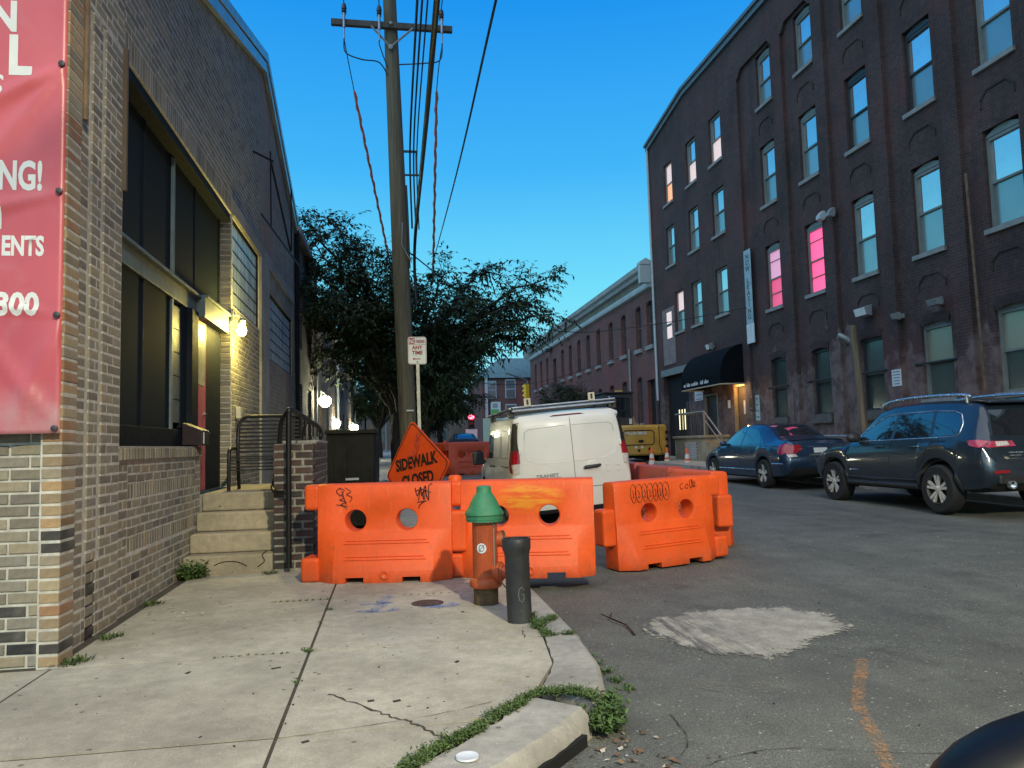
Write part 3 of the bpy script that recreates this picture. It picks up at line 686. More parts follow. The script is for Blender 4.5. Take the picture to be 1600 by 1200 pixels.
# two ribbed-glass windows in the side wall
for (a, b, c, d, n) in ((10.12,12.18,3.16,4.31,6), (13.04,16.2,2.815,3.95,6)):
    fr = MB(); fr.box(BX-.06,a,c,BX-.02,a+.03,d); fr.box(BX-.06,b-.03,c,BX-.02,b,d); fr.box(BX-.06,a+.03,c,BX-.02,b-.03,c+.03); fr.box(BX-.06,a+.03,d-.03,BX-.02,b-.03,d)
    hh = (d-c-.06)/n
    for k in range(1, n): fr.box(BX-.06, a+.03, c+.03+k*hh-.006, BX-.036, b-.03, c+.03+k*hh+.006)
    w = fr.build("window", M_steel, bld)
    for k in range(n): m = MB(); m.box(BX-.055, a+.03, c+.036+k*hh, BX-.043, b-.03, c+.024+(k+1)*hh); m.build("pane", M_blk, w)
# conduits and rods
mb = MB(); mb.tube([(-1.905,5.16,3.45),(-1.905,5.16,5.3)], .022, 8); mb.build("conduit", plain("old_wood_rod", (.17,.12,.08), .8, var=.3), bld, smooth=40)
mb = MB(); mb.box(-1.935, 5.935, 3.25, -1.90, 5.965, 4.34); mb.build("jamb_strip", plain("brown_trim", (.09,.065,.045), .7), bld)
mb = MB(); mb.tube([(BX+.05,16.75,.3),(BX+.05,16.75,6.0)], .05, 10); mb.build("downpipe", M_steel, bld, smooth=40)
# black iron bracket frame high on the wall
br = thing("iron_bracket", "thin black iron bracket frame high on the workshop gable wall", "bracket", (-1.9, 12, 4.6), world=True)
M_iron_b = plain("black_iron", (.012,.012,.013), .45, .3, .2)
mb = MB(); mb.tube([(BX+.01,11.6,5.75),(BX+.25,11.9,5.72)], .018, 6); mb.tube([(BX+.22,11.85,5.72),(BX+.3,13.6,4.75)], .018, 6); mb.tube([(BX+.05,12.1,4.95),(BX+.35,15.2,4.75)], .016, 6); mb.tube([(BX+.3,13.7,4.8),(BX+.3,13.7,5.9)], .013, 6); mb.tube([(BX+.05,13.0,6.3),(BX+.06,13.0,5.0)], .012, 6)
mb.build("rod", M_iron_b, br, smooth=50)
# grey cable box by the door
mb = MB(); mb.box(BX+.01, 10.3, 1.72, BX+.07, 10.42, 1.87); o = mb.build("switch_box", plain("box_grey", (.35,.35,.33), .5), bevel=.006); tag(o, "small grey switch box on the brick wall right of the pink door", "electrical box")
# mail box under the window
mbx = thing("mailbox", "dark maroon mail box under the steel window beside the pink door", "mailbox", (-1.99, 8.3, 1.4), world=True)
mb = MB(); mb.prism([(GX+.05,1.37),(GX+.24,1.37),(GX+.24,1.52),(GX+.05,1.60)], 8.10, 8.43, 'y'); mb.build("body", plain("maroon_metal", (.018,.008,.012), .45, .1), mbx, bevel=.006)
mb = MB(); mb.box(GX+.242, 8.16, 1.385, GX+.246, 8.19, 1.50); mb.build("paper", plain("white_paper", (.7,.7,.66), .7), mbx)

# ================================================================== RIGHT: tall brick mill
M_mill = brick_pattern_mat("mill_brick", (.056,.031,.031), (.084,.043,.041), (.10,.09,.082), .6, paint=True)
M_milld = brick_pattern_mat("mill_brick_dark", (.045,.03,.028), (.065,.042,.038), (.045,.038,.036), .6)
M_wframe = plain("grey_green_paint", (.17,.19,.185), .6, var=.2, vs_=3)
M_wsill = plain("grey_stone", (.24,.24,.235), .75, var=.2, vs_=4)
M_dframe = plain("dark_frame", (.03,.033,.036), .5)
def pane_mat(name, c, metal, rough, noise=.25):
    q = N(name); oi = q.n("ObjectInfo"); a = q.noise(.9, 3, .5); 
    v = q.math('ADD', 1-noise/2, q.math('MULTIPLY', oi.outputs['Random'], noise)); hs = q.n("HueSaturation"); q.l(v, hs.inputs['Value'])
    q.l(q.ramp(a, [(.3, tuple(x*.85 for x in c)), (.7, c)]), hs.inputs['Color']); q.l(hs.outputs[0], q.b.inputs['Base Color']); q.set(Metallic=metal, Roughness=rough)
    q.bump(q.noise(1.4, 3), .05, .08); return q.m
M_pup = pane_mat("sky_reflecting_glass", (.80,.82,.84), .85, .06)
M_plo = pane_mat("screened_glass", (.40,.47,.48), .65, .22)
M_pgr = pane_mat("ground_floor_glass", (.10,.13,.125), .45, .18, .5)
M_blind = pane_mat("drawn_blind_glass", (.30,.31,.23), .25, .25)
M_pk1 = emit("pink_lit_glass", (1.0, .10, .26), .95); M_pk2 = emit("pale_pink_lit_glass", (.75, .34, .50), .6); M_pk3 = emit("dim_pink_lit_glass", (.85, .10, .22), .6)
M_pe1 = emit("peach_lit_glass", (1.0, .45, .22), .7); M_pe2 = emit("pale_peach_glass", (.85,.6,.55), .6)
mill = thing("brick_mill", "tall dark brick mill with rows of arched sash windows on the right", "building", (16, 20, 0), world=True)
MX = 12.8
wcache = {}
def sash_window(parent, yc, zs, w, h, arch, up, lo, X=MX, rec=.13, fm=None, thick_sill=False, bars=1):
    """one sash window: frame, two panes, sill"""
    fm = fm or M_wframe; key = (round(w,2), round(h,2), arch, fm.name, thick_sill, bars)
    if key not in wcache:
        m = MB(); t = .075; ah = .2 if arch else 0; hw = w/2
        m.box(-.04,-hw,0,.04,-hw+t,h); m.box(-.04,hw-t,0,.04,hw,h); m.box(-.04,-hw+t,0,.04,hw-t,t*.8); m.box(-.04,-hw+t,h-t,.04,hw-t,h)
        m.box(-.03,-hw+t,h*.5-.025,.045,hw-t,h*.5+.025)
        if bars == 3: m.box(-.02,-hw+t,h*.25-.015,.03,hw-t,h*.25+.015); m.box(-.02,-hw+t,h*.8-.012,.03,hw-t,h*.8+.012)
        if arch:
            n = 10; pts = [(-hw, h)] + [(-hw + w*i/n, h + ah*math.sin(math.pi*(.12+.76*i/n))*1.0 - ah*.18) for i in range(n+1)] + [(hw, h)]
            pts = [(y, max(z, h+.001)) for y, z in pts]; m.prism(pts[1:-1] if False else pts, -.055, .05, 'x')
        fr = m.mesh("window", fm)
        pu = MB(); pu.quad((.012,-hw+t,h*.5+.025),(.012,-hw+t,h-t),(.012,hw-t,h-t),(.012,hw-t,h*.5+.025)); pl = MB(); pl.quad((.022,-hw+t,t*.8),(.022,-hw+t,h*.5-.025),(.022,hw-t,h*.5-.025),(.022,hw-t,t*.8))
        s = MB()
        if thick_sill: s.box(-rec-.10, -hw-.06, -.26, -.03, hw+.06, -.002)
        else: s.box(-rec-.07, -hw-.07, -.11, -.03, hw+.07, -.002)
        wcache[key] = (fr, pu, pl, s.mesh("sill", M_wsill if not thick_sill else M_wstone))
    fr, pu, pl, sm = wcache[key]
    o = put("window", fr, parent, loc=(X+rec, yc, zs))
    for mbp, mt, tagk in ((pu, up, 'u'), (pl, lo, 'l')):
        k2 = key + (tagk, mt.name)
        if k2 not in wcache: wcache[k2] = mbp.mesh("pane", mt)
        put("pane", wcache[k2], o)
    put("sill", sm, o); return o
M_wstone = plain("dark_stone_sill", (.09,.085,.085), .85, var=.3, vs_=5)
holes, todo = [], []
random.seed(5)
yA = [23.67, 21.14, 18.68, 16.2, 13.88, 11.45, 9.0, 6.6, 4.2]
for bi, yc in enumerate(yA):
    for fl, zs in ((1, 1.95), (2, 5.63), (3, 9.2), (4, 12.68)):
        h = (2.0, 2.0, 1.92, 1.68)[fl-1]; w = .98; arch = True; up, lo, fm = M_pup, M_plo, M_wframe; ths = False; bars = 1
        if fl == 1: ths = True; h = 1.95; up, lo = M_pgr, M_pgr; fm = M_dframe if bi < 3 else M_wframe
        if fl == 1 and bi in (0, 1): up = M_pgr
        if fl == 1 and bi >= 3: up = M_blind; zs = 2.12; h = 1.75; w = 1.04; ths = False
        if fl == 2 and bi == 0: up, lo = M_pk2, M_pk3; bars = 3
        if fl == 2 and bi == 1: up, lo = M_pk1, M_pk1; bars = 3
        if fl == 3 and bi in (2, 3) or fl == 4 and bi in (4,): fm = M_dframe
        if fl == 1 and bi == 2: arch = False
        holes.append((yc-w/2, yc+w/2, zs, zs+h+(.16 if arch else 0))); todo.append((yc, zs, w, h, arch, up, lo, fm, ths, bars))
for ci, (yc, w) in enumerate(((32.85, 1.0), (30.15, 1.04), (27.7, 1.08))):
    for zs, h in ((6.1, 1.82), (9.25, 1.8), (12.13, 1.88)):
        up, lo, fm, y = M_pup, M_plo, M_wframe, yc
        if zs < 7 and ci == 0: y = 32.08; up = M_pe2; 
        if zs > 12 and ci == 0: up, lo = M_pe2, M_pe1
        if zs > 12 and ci == 1: lo = M_pe2
        if zs > 12 and ci == 2: lo = M_pe2
        holes.append((y-w/2, y+w/2, zs, zs+h)); todo.append((y, zs, w, h, False, up, lo, fm, False, 1))
DW = (28.62, 29.75, 1.35, 3.05); DR = (25.62, 26.98, 1.05, 3.28); GAR = (31.45, 34.45, 0, 4.25)
mb = MB(); BK = MX
wall_x(mb, BK, -14, 35.45, 0, 15.0, holes + [DW, DR, GAR], .22, -1)
ztop = [(-14,15.0),(35.45,15.0),(35.45,15.72),(30.6,16.38),(22,16.2),(-14,16.0)]
mb.quad(*[(BK, y, z) for y, z in reversed(ztop)])
mb.quad((BK,35.45,0),(26,35.45,0),(26,35.45,15.72),(BK,35.45,15.72)); mb.quad((BK,-14,0),(BK,-14,15.9),(26,-14,15.9),(26,-14,0))
mb.build("wall", M_mill, mill, fix=False)
# interior dark backing behind the openings
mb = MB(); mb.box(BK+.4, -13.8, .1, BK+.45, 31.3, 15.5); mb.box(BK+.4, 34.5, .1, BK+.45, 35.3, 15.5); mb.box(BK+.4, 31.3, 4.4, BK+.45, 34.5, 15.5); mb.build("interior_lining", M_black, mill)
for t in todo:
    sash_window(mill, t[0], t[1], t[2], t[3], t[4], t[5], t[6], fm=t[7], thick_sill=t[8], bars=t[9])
# piers between the bays and the flat band above them
edge = [25.45, 22.3, 19.92, 17.38, 14.92, 12.55, 10.1, 7.7, 5.3, 2.9]
for y in edge:
    mb = MB(); mb.box(MX-.11, y, 0, MX-.001, y+.52, 14.75); mb.build("pier", M_mill, mill)
for a, b in zip(edge[:-1], edge[1:]):      # stepped head of each recessed bay
    mb = MB(); mb.prism([(b+.52,14.75),(b+.52,14.35),(b+.60,14.35),(b+.85,14.62),(a-.33,14.62),(a-.08,14.35),(a,14.35),(a,14.75)], MX-.11, MX-.001, 'x'); mb.build("bay_head", M_mill, mill)
mb = MB(); mb.box(MX-.112, -14, 14.752, MX-.001, 25.97, 15.6); mb.build("band", M_mill, mill)
mb = MB()
for a, b in zip(ztop[2:-1], ztop[3:]):
    mb.prism([(a[0],a[1]),(b[0],b[1]),(b[0],b[1]+.13),(a[0],a[1]+.13)], MX-.19, MX+.5, 'x'); mb.prism([(a[0],a[1]-.2),(b[0],b[1]-.2),(b[0],b[1]-.002),(a[0],a[1]-.002)], MX-.10, MX-.001, 'x')
mb.build("coping", plain("roof_edge_metal", (.16,.19,.21), .5, .4), mill)
mb = MB(); mb.quad((MX+.3,-14,15.9),(26,-14,15.9),(26,35.45,15.7),(MX+.3,35.45,15.6)); mb.build("roof", M_black, mill)
# blind brick panels under the windows: raised moulding outlines
for yc in yA:
    for z in (4.72, 8.28, 11.75):
        mb = MB(); hw = .46
        mb.tube([(MX-.012,yc-hw,z),(MX-.012,yc-hw,z+.18),(MX-.012,yc-hw+.2,z+.36),(MX-.012,yc+hw-.2,z+.36),(MX-.012,yc+hw,z+.18),(MX-.012,yc+hw,z)], .022, 4); mb.build("brick_moulding", M_milld, mill)
for yc in yA[:6]:
    mb = MB()
    for i in range(-9, 10):
        a = i*.075; mb.obox((MX-.004, yc + 1.55*math.sin(a*.44), 3.0 + .9 + 1.55*math.cos(a*.44) - 1.4), (.03, .058, .22), (-a*.44*-1*-1, 0, 0))
    mb.build("arch_course", M_milld, mill)
# garage opening: black reveal, lintel, gate with light slits
mb = MB(); mb.box(MX+.22, 31.3, 0, MX+.26, 34.6, 4.5); mb.build("passage", M_black, mill)
mb = MB(); mb.box(MX-.06, 31.35, 4.25, MX+.06, 34.6, 4.55); mb.build("lintel", M_wframe, mill)
gate = mb = MB(); mb.box(MX-.02, 31.5, .5, MX+.04, 31.75, 2.95); mb.build("gate_post", M_dframe, mill, bevel=.01)
M_slit = emit("lit_slit", (1.0,.88,.5), 1.3)
for y in (32.3, 32.62, 32.95, 31.42):
    mb = MB(); mb.box(MX+.14, y, 1.75, MX+.15, y+.09, 2.65); mb.build("light_slit", M_slit, mill)
# boarded patch at the second floor's far end
mb = MB(); mb.box(MX-.03, 32.7, 4.75, MX-.004, 34.2, 7.35); pb = mb.build("render_patch", plain("pinkish_render", (.20,.155,.15), .85, var=.25, vs_=3), mill)
mb = MB(); mb.box(MX-.04, 33.0, 5.95, MX-.032, 33.6, 7.15); mb.build("window", M_pe2, mill); mb = MB(); mb.box(MX-.045, 33.0, 6.5, MX-.04, 33.6, 6.62); mb.build("window_bar", M_dframe, mill)
# doors under the awning
M_brown = plain("brown_door_paint", (.11,.085,.065), .5); M_trim = plain("ochre_trim", (.30,.22,.12), .6)
mb = MB(); mb.box(MX+.10, 25.70, 1.05, MX+.15, 26.9, 3.2); dd = mb.build("door", M_brown, mill)
mb = MB(); mb.box(MX+.06, 26.12, 2.18, MX+.095, 26.45, 2.68); mb.build("paper_notice", plain("notice_paper", (.55,.55,.56), .7), dd); mb = MB(); mb.cyl((MX+.03,25.85,1.95),(MX+.1,25.85,1.95),.035); mb.cyl((MX+.03,25.84,1.95),(MX+.03,26.0,1.95),.015,n=6); mb.build("handle", M_chrome, dd, smooth=40)
mb = MB(); mb.box(MX-.03,25.56,1.05,MX+.08,25.66,3.3); mb.box(MX-.03,26.94,1.05,MX+.08,27.04,3.3); mb.box(MX-.03,25.66,3.2,MX+.08,26.94,3.3); mb.build("door_frame", M_trim, mill)
mb = MB(); mb.box(MX+.10, 28.65, 1.35, MX+.15, 29.72, 3.02); mb.build("door", M_dframe, mill)
mb = MB(); mb.box(MX-.02,28.55,1.35,MX+.06,28.62,3.1); mb.box(MX-.02,29.74,1.35,MX+.06,29.8,3.1); mb.box(MX-.02,28.62,3.03,MX+.06,29.74,3.1); mb.build("door_frame", M_wframe, mill)
# ground-floor window bars (rail across the lower sash)
for yc in yA[:4]:
    mb = MB(); mb.tube([(MX-.03, yc-.75, 2.98), (MX-.03, yc+.75, 2.98)], .028, 6); mb.build("guard_rail", M_dframe, mill)
# conduits and downpipes on the mill
M_pipeg = plain("white_pipe", (.42,.47,.50), .5); M_rust = plain("rusty_pipe", (.14,.085,.055), .8, var=.4)
mb = MB(); mb.tube([(MX-.06,35.15,3.2),(MX-.06,35.3,15.6)], .06, 10); mb.build("downpipe", M_pipeg, mill, smooth=40)
mb = MB(); mb.tube([(MX-.06,35.15,.4),(MX-.06,35.15,3.2)], .09, 10); mb.build("pipe_guard", M_dframe, mill, smooth=40)
mb = MB(); mb.tube([(MX-.05,22.6,2.9),(MX-.05,22.66,4.62),(MX-.05,22.75,4.66)], .028, 8); mb.build("downpipe", M_pipeg, mill, smooth=40)
mb = MB(); mb.tube([(MX-.06,22.58,.3),(MX-.06,22.6,2.9)], .06, 8); mb.build("pipe_guard", M_dframe, mill, smooth=40)
mb = MB(); mb.tube([(MX-.14,14.6,.3),(MX-.14,14.75,7.0)], .03, 8); mb.build("conduit", M_rust, mill, smooth=40)
# things fixed to the mill
M_lampg = plain("grey_lamp_metal", (.25,.27,.28), .5, .3); M_lens = plain("pale_lens", (.75,.78,.78), .2)
def flood(y, z, label, w=.32, h=.26, pale=True):
    t = thing("flood_light", label, "flood light", (MX-.11, y, z), group=None)
    m = MB(); m.box(-.02,-.05,-.06,.11,.05,.06); m.prism([(-.16,-h*.4),(-.02,-h/2),(-.02,h/2),(-.22,h*.28)], -w/2, w/2, 'y'); m.build("housing", M_lampg, t, bevel=.01)
    if pale: m = MB(); m.prism([(-.165,-h*.37),(-.225,h*.26),(-.232,h*.25),(-.172,-h*.38)], -w*.42, w*.42, 'y'); m.build("lens", M_lens, t)
    return t
flood(18.62, 4.6, "grey flood light on the mill under the third arched window column", .55, .3)
flood(28.6, 4.95, "small flood light on the mill wall just above the black awning", .34, .3)
flood(15.9, 4.35, "pair of small grey wall lights above the tall pale ground floor window", .34, .2, False)
flood(17.3, 4.25, "small grey spot light right of the third ground floor window", .16, .2, False)
for yc, z, lab in ((20.35, 7.75, "left white vent hood of the pair on the upper mill wall"), (19.85, 7.7, "right grey vent hood of the pair on the upper mill wall")):
    m = MB(); m.prism([(0,-.09),(-.05,-.16),(-.2,-.12),(-.2,-.02),(-.08,.12),(0,.12)], -.1, .1, 'y'); o = m.build("vent_hood", M_pipeg if yc > 20 else M_lampg, bevel=.008); o.location = (MX-.113, yc, z); tag(o, lab, "vent")
m = MB(); m.tube([(MX-.01,19.75,3.9),(MX-.25,19.75,4.05),(MX-.3,19.6,4.1),(MX-.25,19.45,4.0),(MX-.02,19.42,3.85)], .07, 10); o = m.build("pipe_elbow", M_lampg, smooth=50); tag(o, "curved grey pipe elbow on the mill wall above a ground floor window", "pipe")
# vertical banner sign
vb = thing("vertical_banner", "tall pale blue vertical banner hung on the mill beside the pink lit window", "banner", (MX-.2, 25.15, 4.9), world=True)
m = MB(); m.box(MX-.20, 24.86, 4.85, MX-.185, 25.36, 7.95); m.build("cloth", plain("pale_blue_vinyl", (.30,.40,.44), .6, var=.2, vs_=3), vb)
m = MB(); m.box(MX-.206,24.84,4.62,MX-.180,25.38,5.3); m.build("white_panel", plain("white_vinyl", (.6,.64,.66), .6), vb)
M_navy = plain("navy_print", (.03,.05,.08), .6)
for i, ch in enumerate("NOW LEASING"):
    if ch != ' ': letters("lettering", ch, M_navy, vb, frame_m((MX-.203, 25.11, 7.62-i*.215), (0,-1,0), (0,0,1)), .25, 1.3, .004, 'CENTER')
m = MB(); m.tube([(MX-.01,25.1,7.97),(MX-.22,25.1,7.97)],.02,6); m.tube([(MX-.01,25.1,4.6),(MX-.22,25.1,4.6)],.02,6); m.build("bracket", M_dframe, vb)
# small notices
def notice(y, z, w, h, label, mat, lines=4, X=None):
    X = X or MX-.01; t = thing("wall_notice", label, "notice", (X, y, z)); m = MB(); m.box(-.012,-w/2,-h/2,0,w/2,h/2); m.build("board", mat, t)
    m = MB(); rr = random.Random(int(y*100))
    for i in range(lines):
        z1 = h*.36 - i*h*.72/max(1,lines-1); ww = rr.uniform(.55,.85)*w/2; m.box(-.0145,-ww,z1-h*.03,-.0125,ww,z1+h*.03)
    m.build("printed_lines", plain("notice_print", (.18,.2,.24), .7, var=0), t); return t
M_white = plain("white_sign", (.62,.64,.66), .5, var=.06); M_pgreen = plain("pale_green_sign", (.42,.52,.5), .5, var=.15)
notice(17.55, 2.72, .36, .42, "white notice on the mill right of the third ground floor window", M_white, 5, MX-.112)
notice(25.25, 2.35, .3, .9, "tall pale green notice on the mill pier right of the brown door", M_pgreen, 4, MX-.002)
notice(30.35, 3.15, .85, .5, "white notice under the left end of the black awning", M_white, 3)
notice(27.5, 2.6, .2, .3, "small white intercom plate left of the brown door", M_white, 1)
notice(25.5, 2.55, .28, .55, "dark brown plaque right of the brown door", plain("brown_plaque", (.05,.035,.025), .5), 2, MX-.115)
# ---- awning over the doors
aw = thing("awning", "black quarter-round canvas awning over the mill doors", "awning", (MX, 29, 3.3), world=True)
M_canvas = plain("black_canvas", (.004,.005,.007), .85, var=.3, vs_=3, spec=.12)
prof = [(0.0, 4.74)] + [(-.95*math.sin(a), 3.62 + 1.12*math.cos(a)) for a in [i*math.pi/2/10 for i in range(1, 11)]] + [(-.95, 3.28)]
AY0, AY1 = 26.1, 29.85
m = MB(); m.loft([[(MX+x, y, z) for x, z in prof] for y in (AY0, AY1)], closed=False, caps=False)
for y in (AY0, AY1): m.quad(*[(MX+x, y, z) for x, z in prof + [(0, 3.28)]])
m.build("canvas", M_canvas, aw, smooth=30)
m = MB()
for a, b in (((0,AY0),(-.94,AY0)),((-.94,AY0),(-.94,AY1)),((-.94,AY1),(0,AY1))): m.tube([(MX+a[0],a[1],3.275),(MX+b[0],b[1],3.275)], .025, 6)
m.tube([(MX-.92,AY0+.03,3.3),(MX-.70,AY0+.03,3.6)], .02, 6); m.build("frame", plain("pale_tube", (.5,.42,.3), .5), aw)
m = MB(); rr = random.Random(4); y = 29.6
for wd in (3, 5, 9, 0, 4, 5):
    for k in range(wd):
        w = rr.uniform(.035, .065); m.box(MX-.957, y-w, 3.40, MX-.952, y, 3.40+rr.choice((.1,.1,.15))); y -= w+.025
    y -= .10
m.build("lettering", M_white, aw)
al = thing("awning_lamp", "warm glowing lamp under the awning above the brown door", "lamp", (MX-.3, 26.5, 3.42)); m = MB(); m.lathe([(.02,.06),(.1,.05),(.12,0),(.05,-.04)], 14); m.build("globe", emit("amber_bulb", (1.0,.62,.22), 14), al, smooth=50)
ld = bpy.data.lights.new("door_glow", 'POINT'); ld.energy = 52; ld.color = (1.0,.58,.22); ld.shadow_soft_size = .1; lo_ = bpy.data.objects.new("door_glow", ld); COL.objects.link(lo_); lo_.parent = al; lo_.location = (-.05, -.05, -.18)
# ---- entrance landing, steps and railing
land = thing("entrance_landing", "raised concrete landing with white lattice vent below the mill doors", "landing", (12, 28, .3), world=True)
m = MB(); m.box(11.75, 27.6, .3, MX-.003, 30.6, 1.35); m.box(11.68, 27.55, 1.352, MX-.003, 30.65, 1.45); m.build("platform", M_step, land, bevel=.01)
for i in range(5): m = MB(); m.box(11.8, 27.6-.29*(i+1), .3, MX-.004, 27.598-.29*i, 1.2-.19*i); m.build("step", M_step, land, bevel=.008)
M_lat = plain("white_lattice", (.55,.56,.56), .5, var=.05)
m = MB()
for i in range(-9, 10):
    for s in (1, -1):
        y0 = 28.9 + i*.13; pts = [(11.742, y0-.31*s, .55), (11.742, y0+.31*s, 1.17)]
        c = [(max(28.3, min(29.5, p[1]))) for p in pts]
        if abs(c[0]-c[1]) < .1: continue
        def at(y): t = (y-pts[0][1])/(pts[1][1]-pts[0][1]); return (11.742, y, .55+.62*t)
        m.tube([at(c[0]), at(c[1])], .016, 4)
m.build("lattice", M_lat, land)
m = MB(); m.box(11.744, 28.3, .55, 11.748, 29.5, 1.17); m.build("lattice_back", M_black, land)
rl = thing("stair_railing", "dark metal railing round the mill entrance landing with pale handrail", "railing", (11.8, 28, 1.45), world=True)
m = MB()
for i in range(16): m.tube([(11.8, 27.65+i*.195, 1.45), (11.8, 27.65+i*.195, 2.3)], .012, 5)
for i in range(6): m.tube([(11.85+i*.17, 30.55, 1.45), (11.85+i*.17, 30.55, 2.3)], .012, 5)
m.build("baluster", M_dframe, rl)
m = MB(); m.tube([(12.7,30.55,2.35),(11.8,30.55,2.35),(11.8,27.6,2.35),(11.8,26.1,1.4)], .032, 8); m.tube([(11.8,27.6,2.05),(11.8,26.1,1.1)], .02, 6); m.tube([(11.8,26.12,.4),(11.8,26.12,1.42)], .025, 6); m.tube([(11.8,27.62,1.4),(11.8,27.62,2.33)], .03, 6); m.build("handrail", plain("pale_handrail", (.42,.34,.25), .35, .5), rl, smooth=50)
# wall railing behind the cars
m = MB(); m.tube([(11.9,18.2,.5),(11.9,18.2,1.28),(11.9,24.0,1.38),(11.9,24,.5)], .03, 6); m.tube([(11.9,21,.45),(11.9,21,1.33)],.03,6); o = m.build("hand_rail", M_lampg, smooth=50); tag(o, "low grey tube rail along the mill wall behind the parked cars", "railing")
# wooden post on the far pavement
m = MB(); m.cyl((11.4,17.0,.2),(11.25,17.1,3.98),.1,.085,10); o = m.build("wooden_post", wood_mat("post_wood", (.16,.12,.08)), smooth=40); tag(o, "weathered wooden post in front of the third ground floor window", "post")

# ================================================================== low brick building beyond the mill
low = thing("low_brick_building", "two storey red brick building with white cornice and narrow arched windows", "building", (16, 50, 0), world=True)
M_low = brick_pattern_mat("red_brick", (.15,.065,.058), (.185,.082,.072), (.13,.09,.085), .35)
M_corn = plain("white_cornice_paint", (.40,.45,.47), .55, var=.15, vs_=1); M_frieze = plain("tan_frieze", (.20,.165,.13), .8, var=.2, vs_=2)
ups = [36.05, 37.8, 40.34, 42.8, 45.5, 47.95, 50.4, 52.9, 55.4, 61.0, 63.5, 66.0]; lows = [37.95, 40.53, 42.98, 45.5, 48, 50.4, 53, 55.4, 58, 61, 63.5]
H = [(y-.45, y+.45, 5.98, 8.2) for y in ups] + [(57.6, 58.7, 5.2, 7.85)] + [(y-.45, y+.45, 2.2, 4.55) for y in lows] + [(35.65, 36.75, .4, 4.3)]
m = MB(); wall_x(m, MX, 35.5, 68.5, 0, 9.9, H, .25, -1); m.quad((MX,68.5,0),(26,68.5,0),(26,68.5,9.9),(MX,68.5,9.9)); m.quad((MX,35.5,9.9),(MX,68.5,9.9),(26,68.5,9.9),(26,35.5,9.9)); m.build("wall", M_low, low, fix=False)
cachew = {}
def narrow(y, z, h, sill=True):
    k = (h, sill)
    if k not in cachew:
        f = MB(); f.box(-.03,-.45,0,.03,-.39,h); f.box(-.03,.39,0,.03,.45,h); f.box(-.03,-.39,h*.5-.03,.03,.39,h*.5+.03); f.box(-.03,-.39,0,.03,.39,.05)
        n = 8; f.prism([(-.452,h)] + [(-.452, h-.14)] + [(-.45+.9*i/n, h-.16+.16*math.sin(math.pi*i/n)) for i in range(n+1)] + [(.452,h)], -.14, .05, 'x')
        pn = MB(); pn.quad((.0,-.39,.05),(.0,-.39,h-.02),(.0,.39,h-.02),(.0,.39,.05)); s = MB(); s.box(-.3,-.52,-.2,-.02,.52,-.002)
        cachew[k] = (f.mesh("window", [M_low, M_dframe]), pn.mesh("pane", M_lowp), s.mesh("sill", M_wsill))
    a, b, c = cachew[k]; o = put("window", a, low, loc=(MX+.17, y, z)); put("pane", b, o)
    if sill: put("sill", c, o)
M_lowp = pane_mat("dark_pane", (.10,.14,.16), .6, .12, .6)
for y in ups: narrow(y, 5.98, 2.22)
for y in lows: narrow(y, 2.2, 2.35)
m = MB(); m.box(MX+.2,57.6,5.2,MX+.22,58.7,7.85); m.box(MX+.2,35.65,.4,MX+.22,36.75,4.3); m.build("door", M_black, low)
m = MB(); m.prism([(0,8.78),(-.16,8.82),(-.2,8.95),(-.12,9.0),(-.12,9.12),(0,9.12)], 35.5, 68.5, 'y'); m.v = [(x+MX, y, z) for x, y, z in m.v]; m.build("architrave", M_corn, low)
m = MB(); m.box(MX-.06,35.5,9.122,MX+.02,68.5,9.5); m.build("frieze", M_frieze, low)
m = MB(); m.prism([(0,9.502),(-.25,9.51),(-.32,9.65),(-.5,9.72),(-.58,9.92),(0,9.98)], 35.5, 68.5, 'y'); m.v = [(x+MX, y, z) for x, y, z in m.v]; m.build("cornice", M_corn, low)
for y in (35.45, 68.3):
    m = MB(); m.box(MX-.60, y, 9.0, MX+.02, y+.3, 9.9); m.prism([(-.62+MX,9.9),(MX+.06,9.9),(MX+.06,10.02),(MX-.3,10.22),(-.62+MX,10.02)], y-.04, y+.39, 'y'); m.build("cornice_block", M_corn, low)
m = MB(); m.tube([(MX-.08,39.3,1.2),(MX-.08,39.2,6.2)], .06, 8); m.build("downpipe", M_lampg, low, smooth=40)
m = MB(); m.box(MX-.5, 58.9, 8.55, MX-.02, 59.6, 8.75); m.build("lamp_hood", M_dframe, low)

# ================================================================== far side of the junction
far = thing("corner_house", "distant brick corner house with pale windows beyond the junction", "building", (12, 78, 0), world=True)
m = MB(); m.box(9.2, 76, 0, 22, 90, 7.95); m.build("wall", M_low, far)
m = MB(); m.prism([(8.9,7.95),(22.2,7.95),(22.2,8.3),(20,9.9),(11,9.9),(8.9,8.3)], 75.7, 90, 'y'); m.build("roof", M_flash, far)
for (x, z, w, h) in ((12.1, 5.95, .9, 1.75), (12.1, 3.2, .95, 2.0), (15.5,5.95,.9,1.7), (10.2,5.95,.8,1.6)):
    f = MB(); f.box(x-w/2-.08, 75.93, z-.05, x+w/2+.08, 75.999, z+h+.12); fo = f.build("window", M_corn, far); g = MB(); g.box(x-w/2, 75.91, z, x+w/2, 75.925, z+h/2-.04); g.box(x-w/2, 75.91, z+h/2+.04, x+w/2, 75.925, z+h); g.build("pane", M_pup, fo)
m = MB(); m.box(9.5, 75.6, .5, 9.75, 75.85, 7.9); m.build("downpipe", M_pipeg, far)
m = MB(); m.box(9.25, 75.2, .8, 11.5, 75.99, 3.9); m.build("shop_front", plain("pale_green_shopfront", (.42,.5,.38), .6), far)
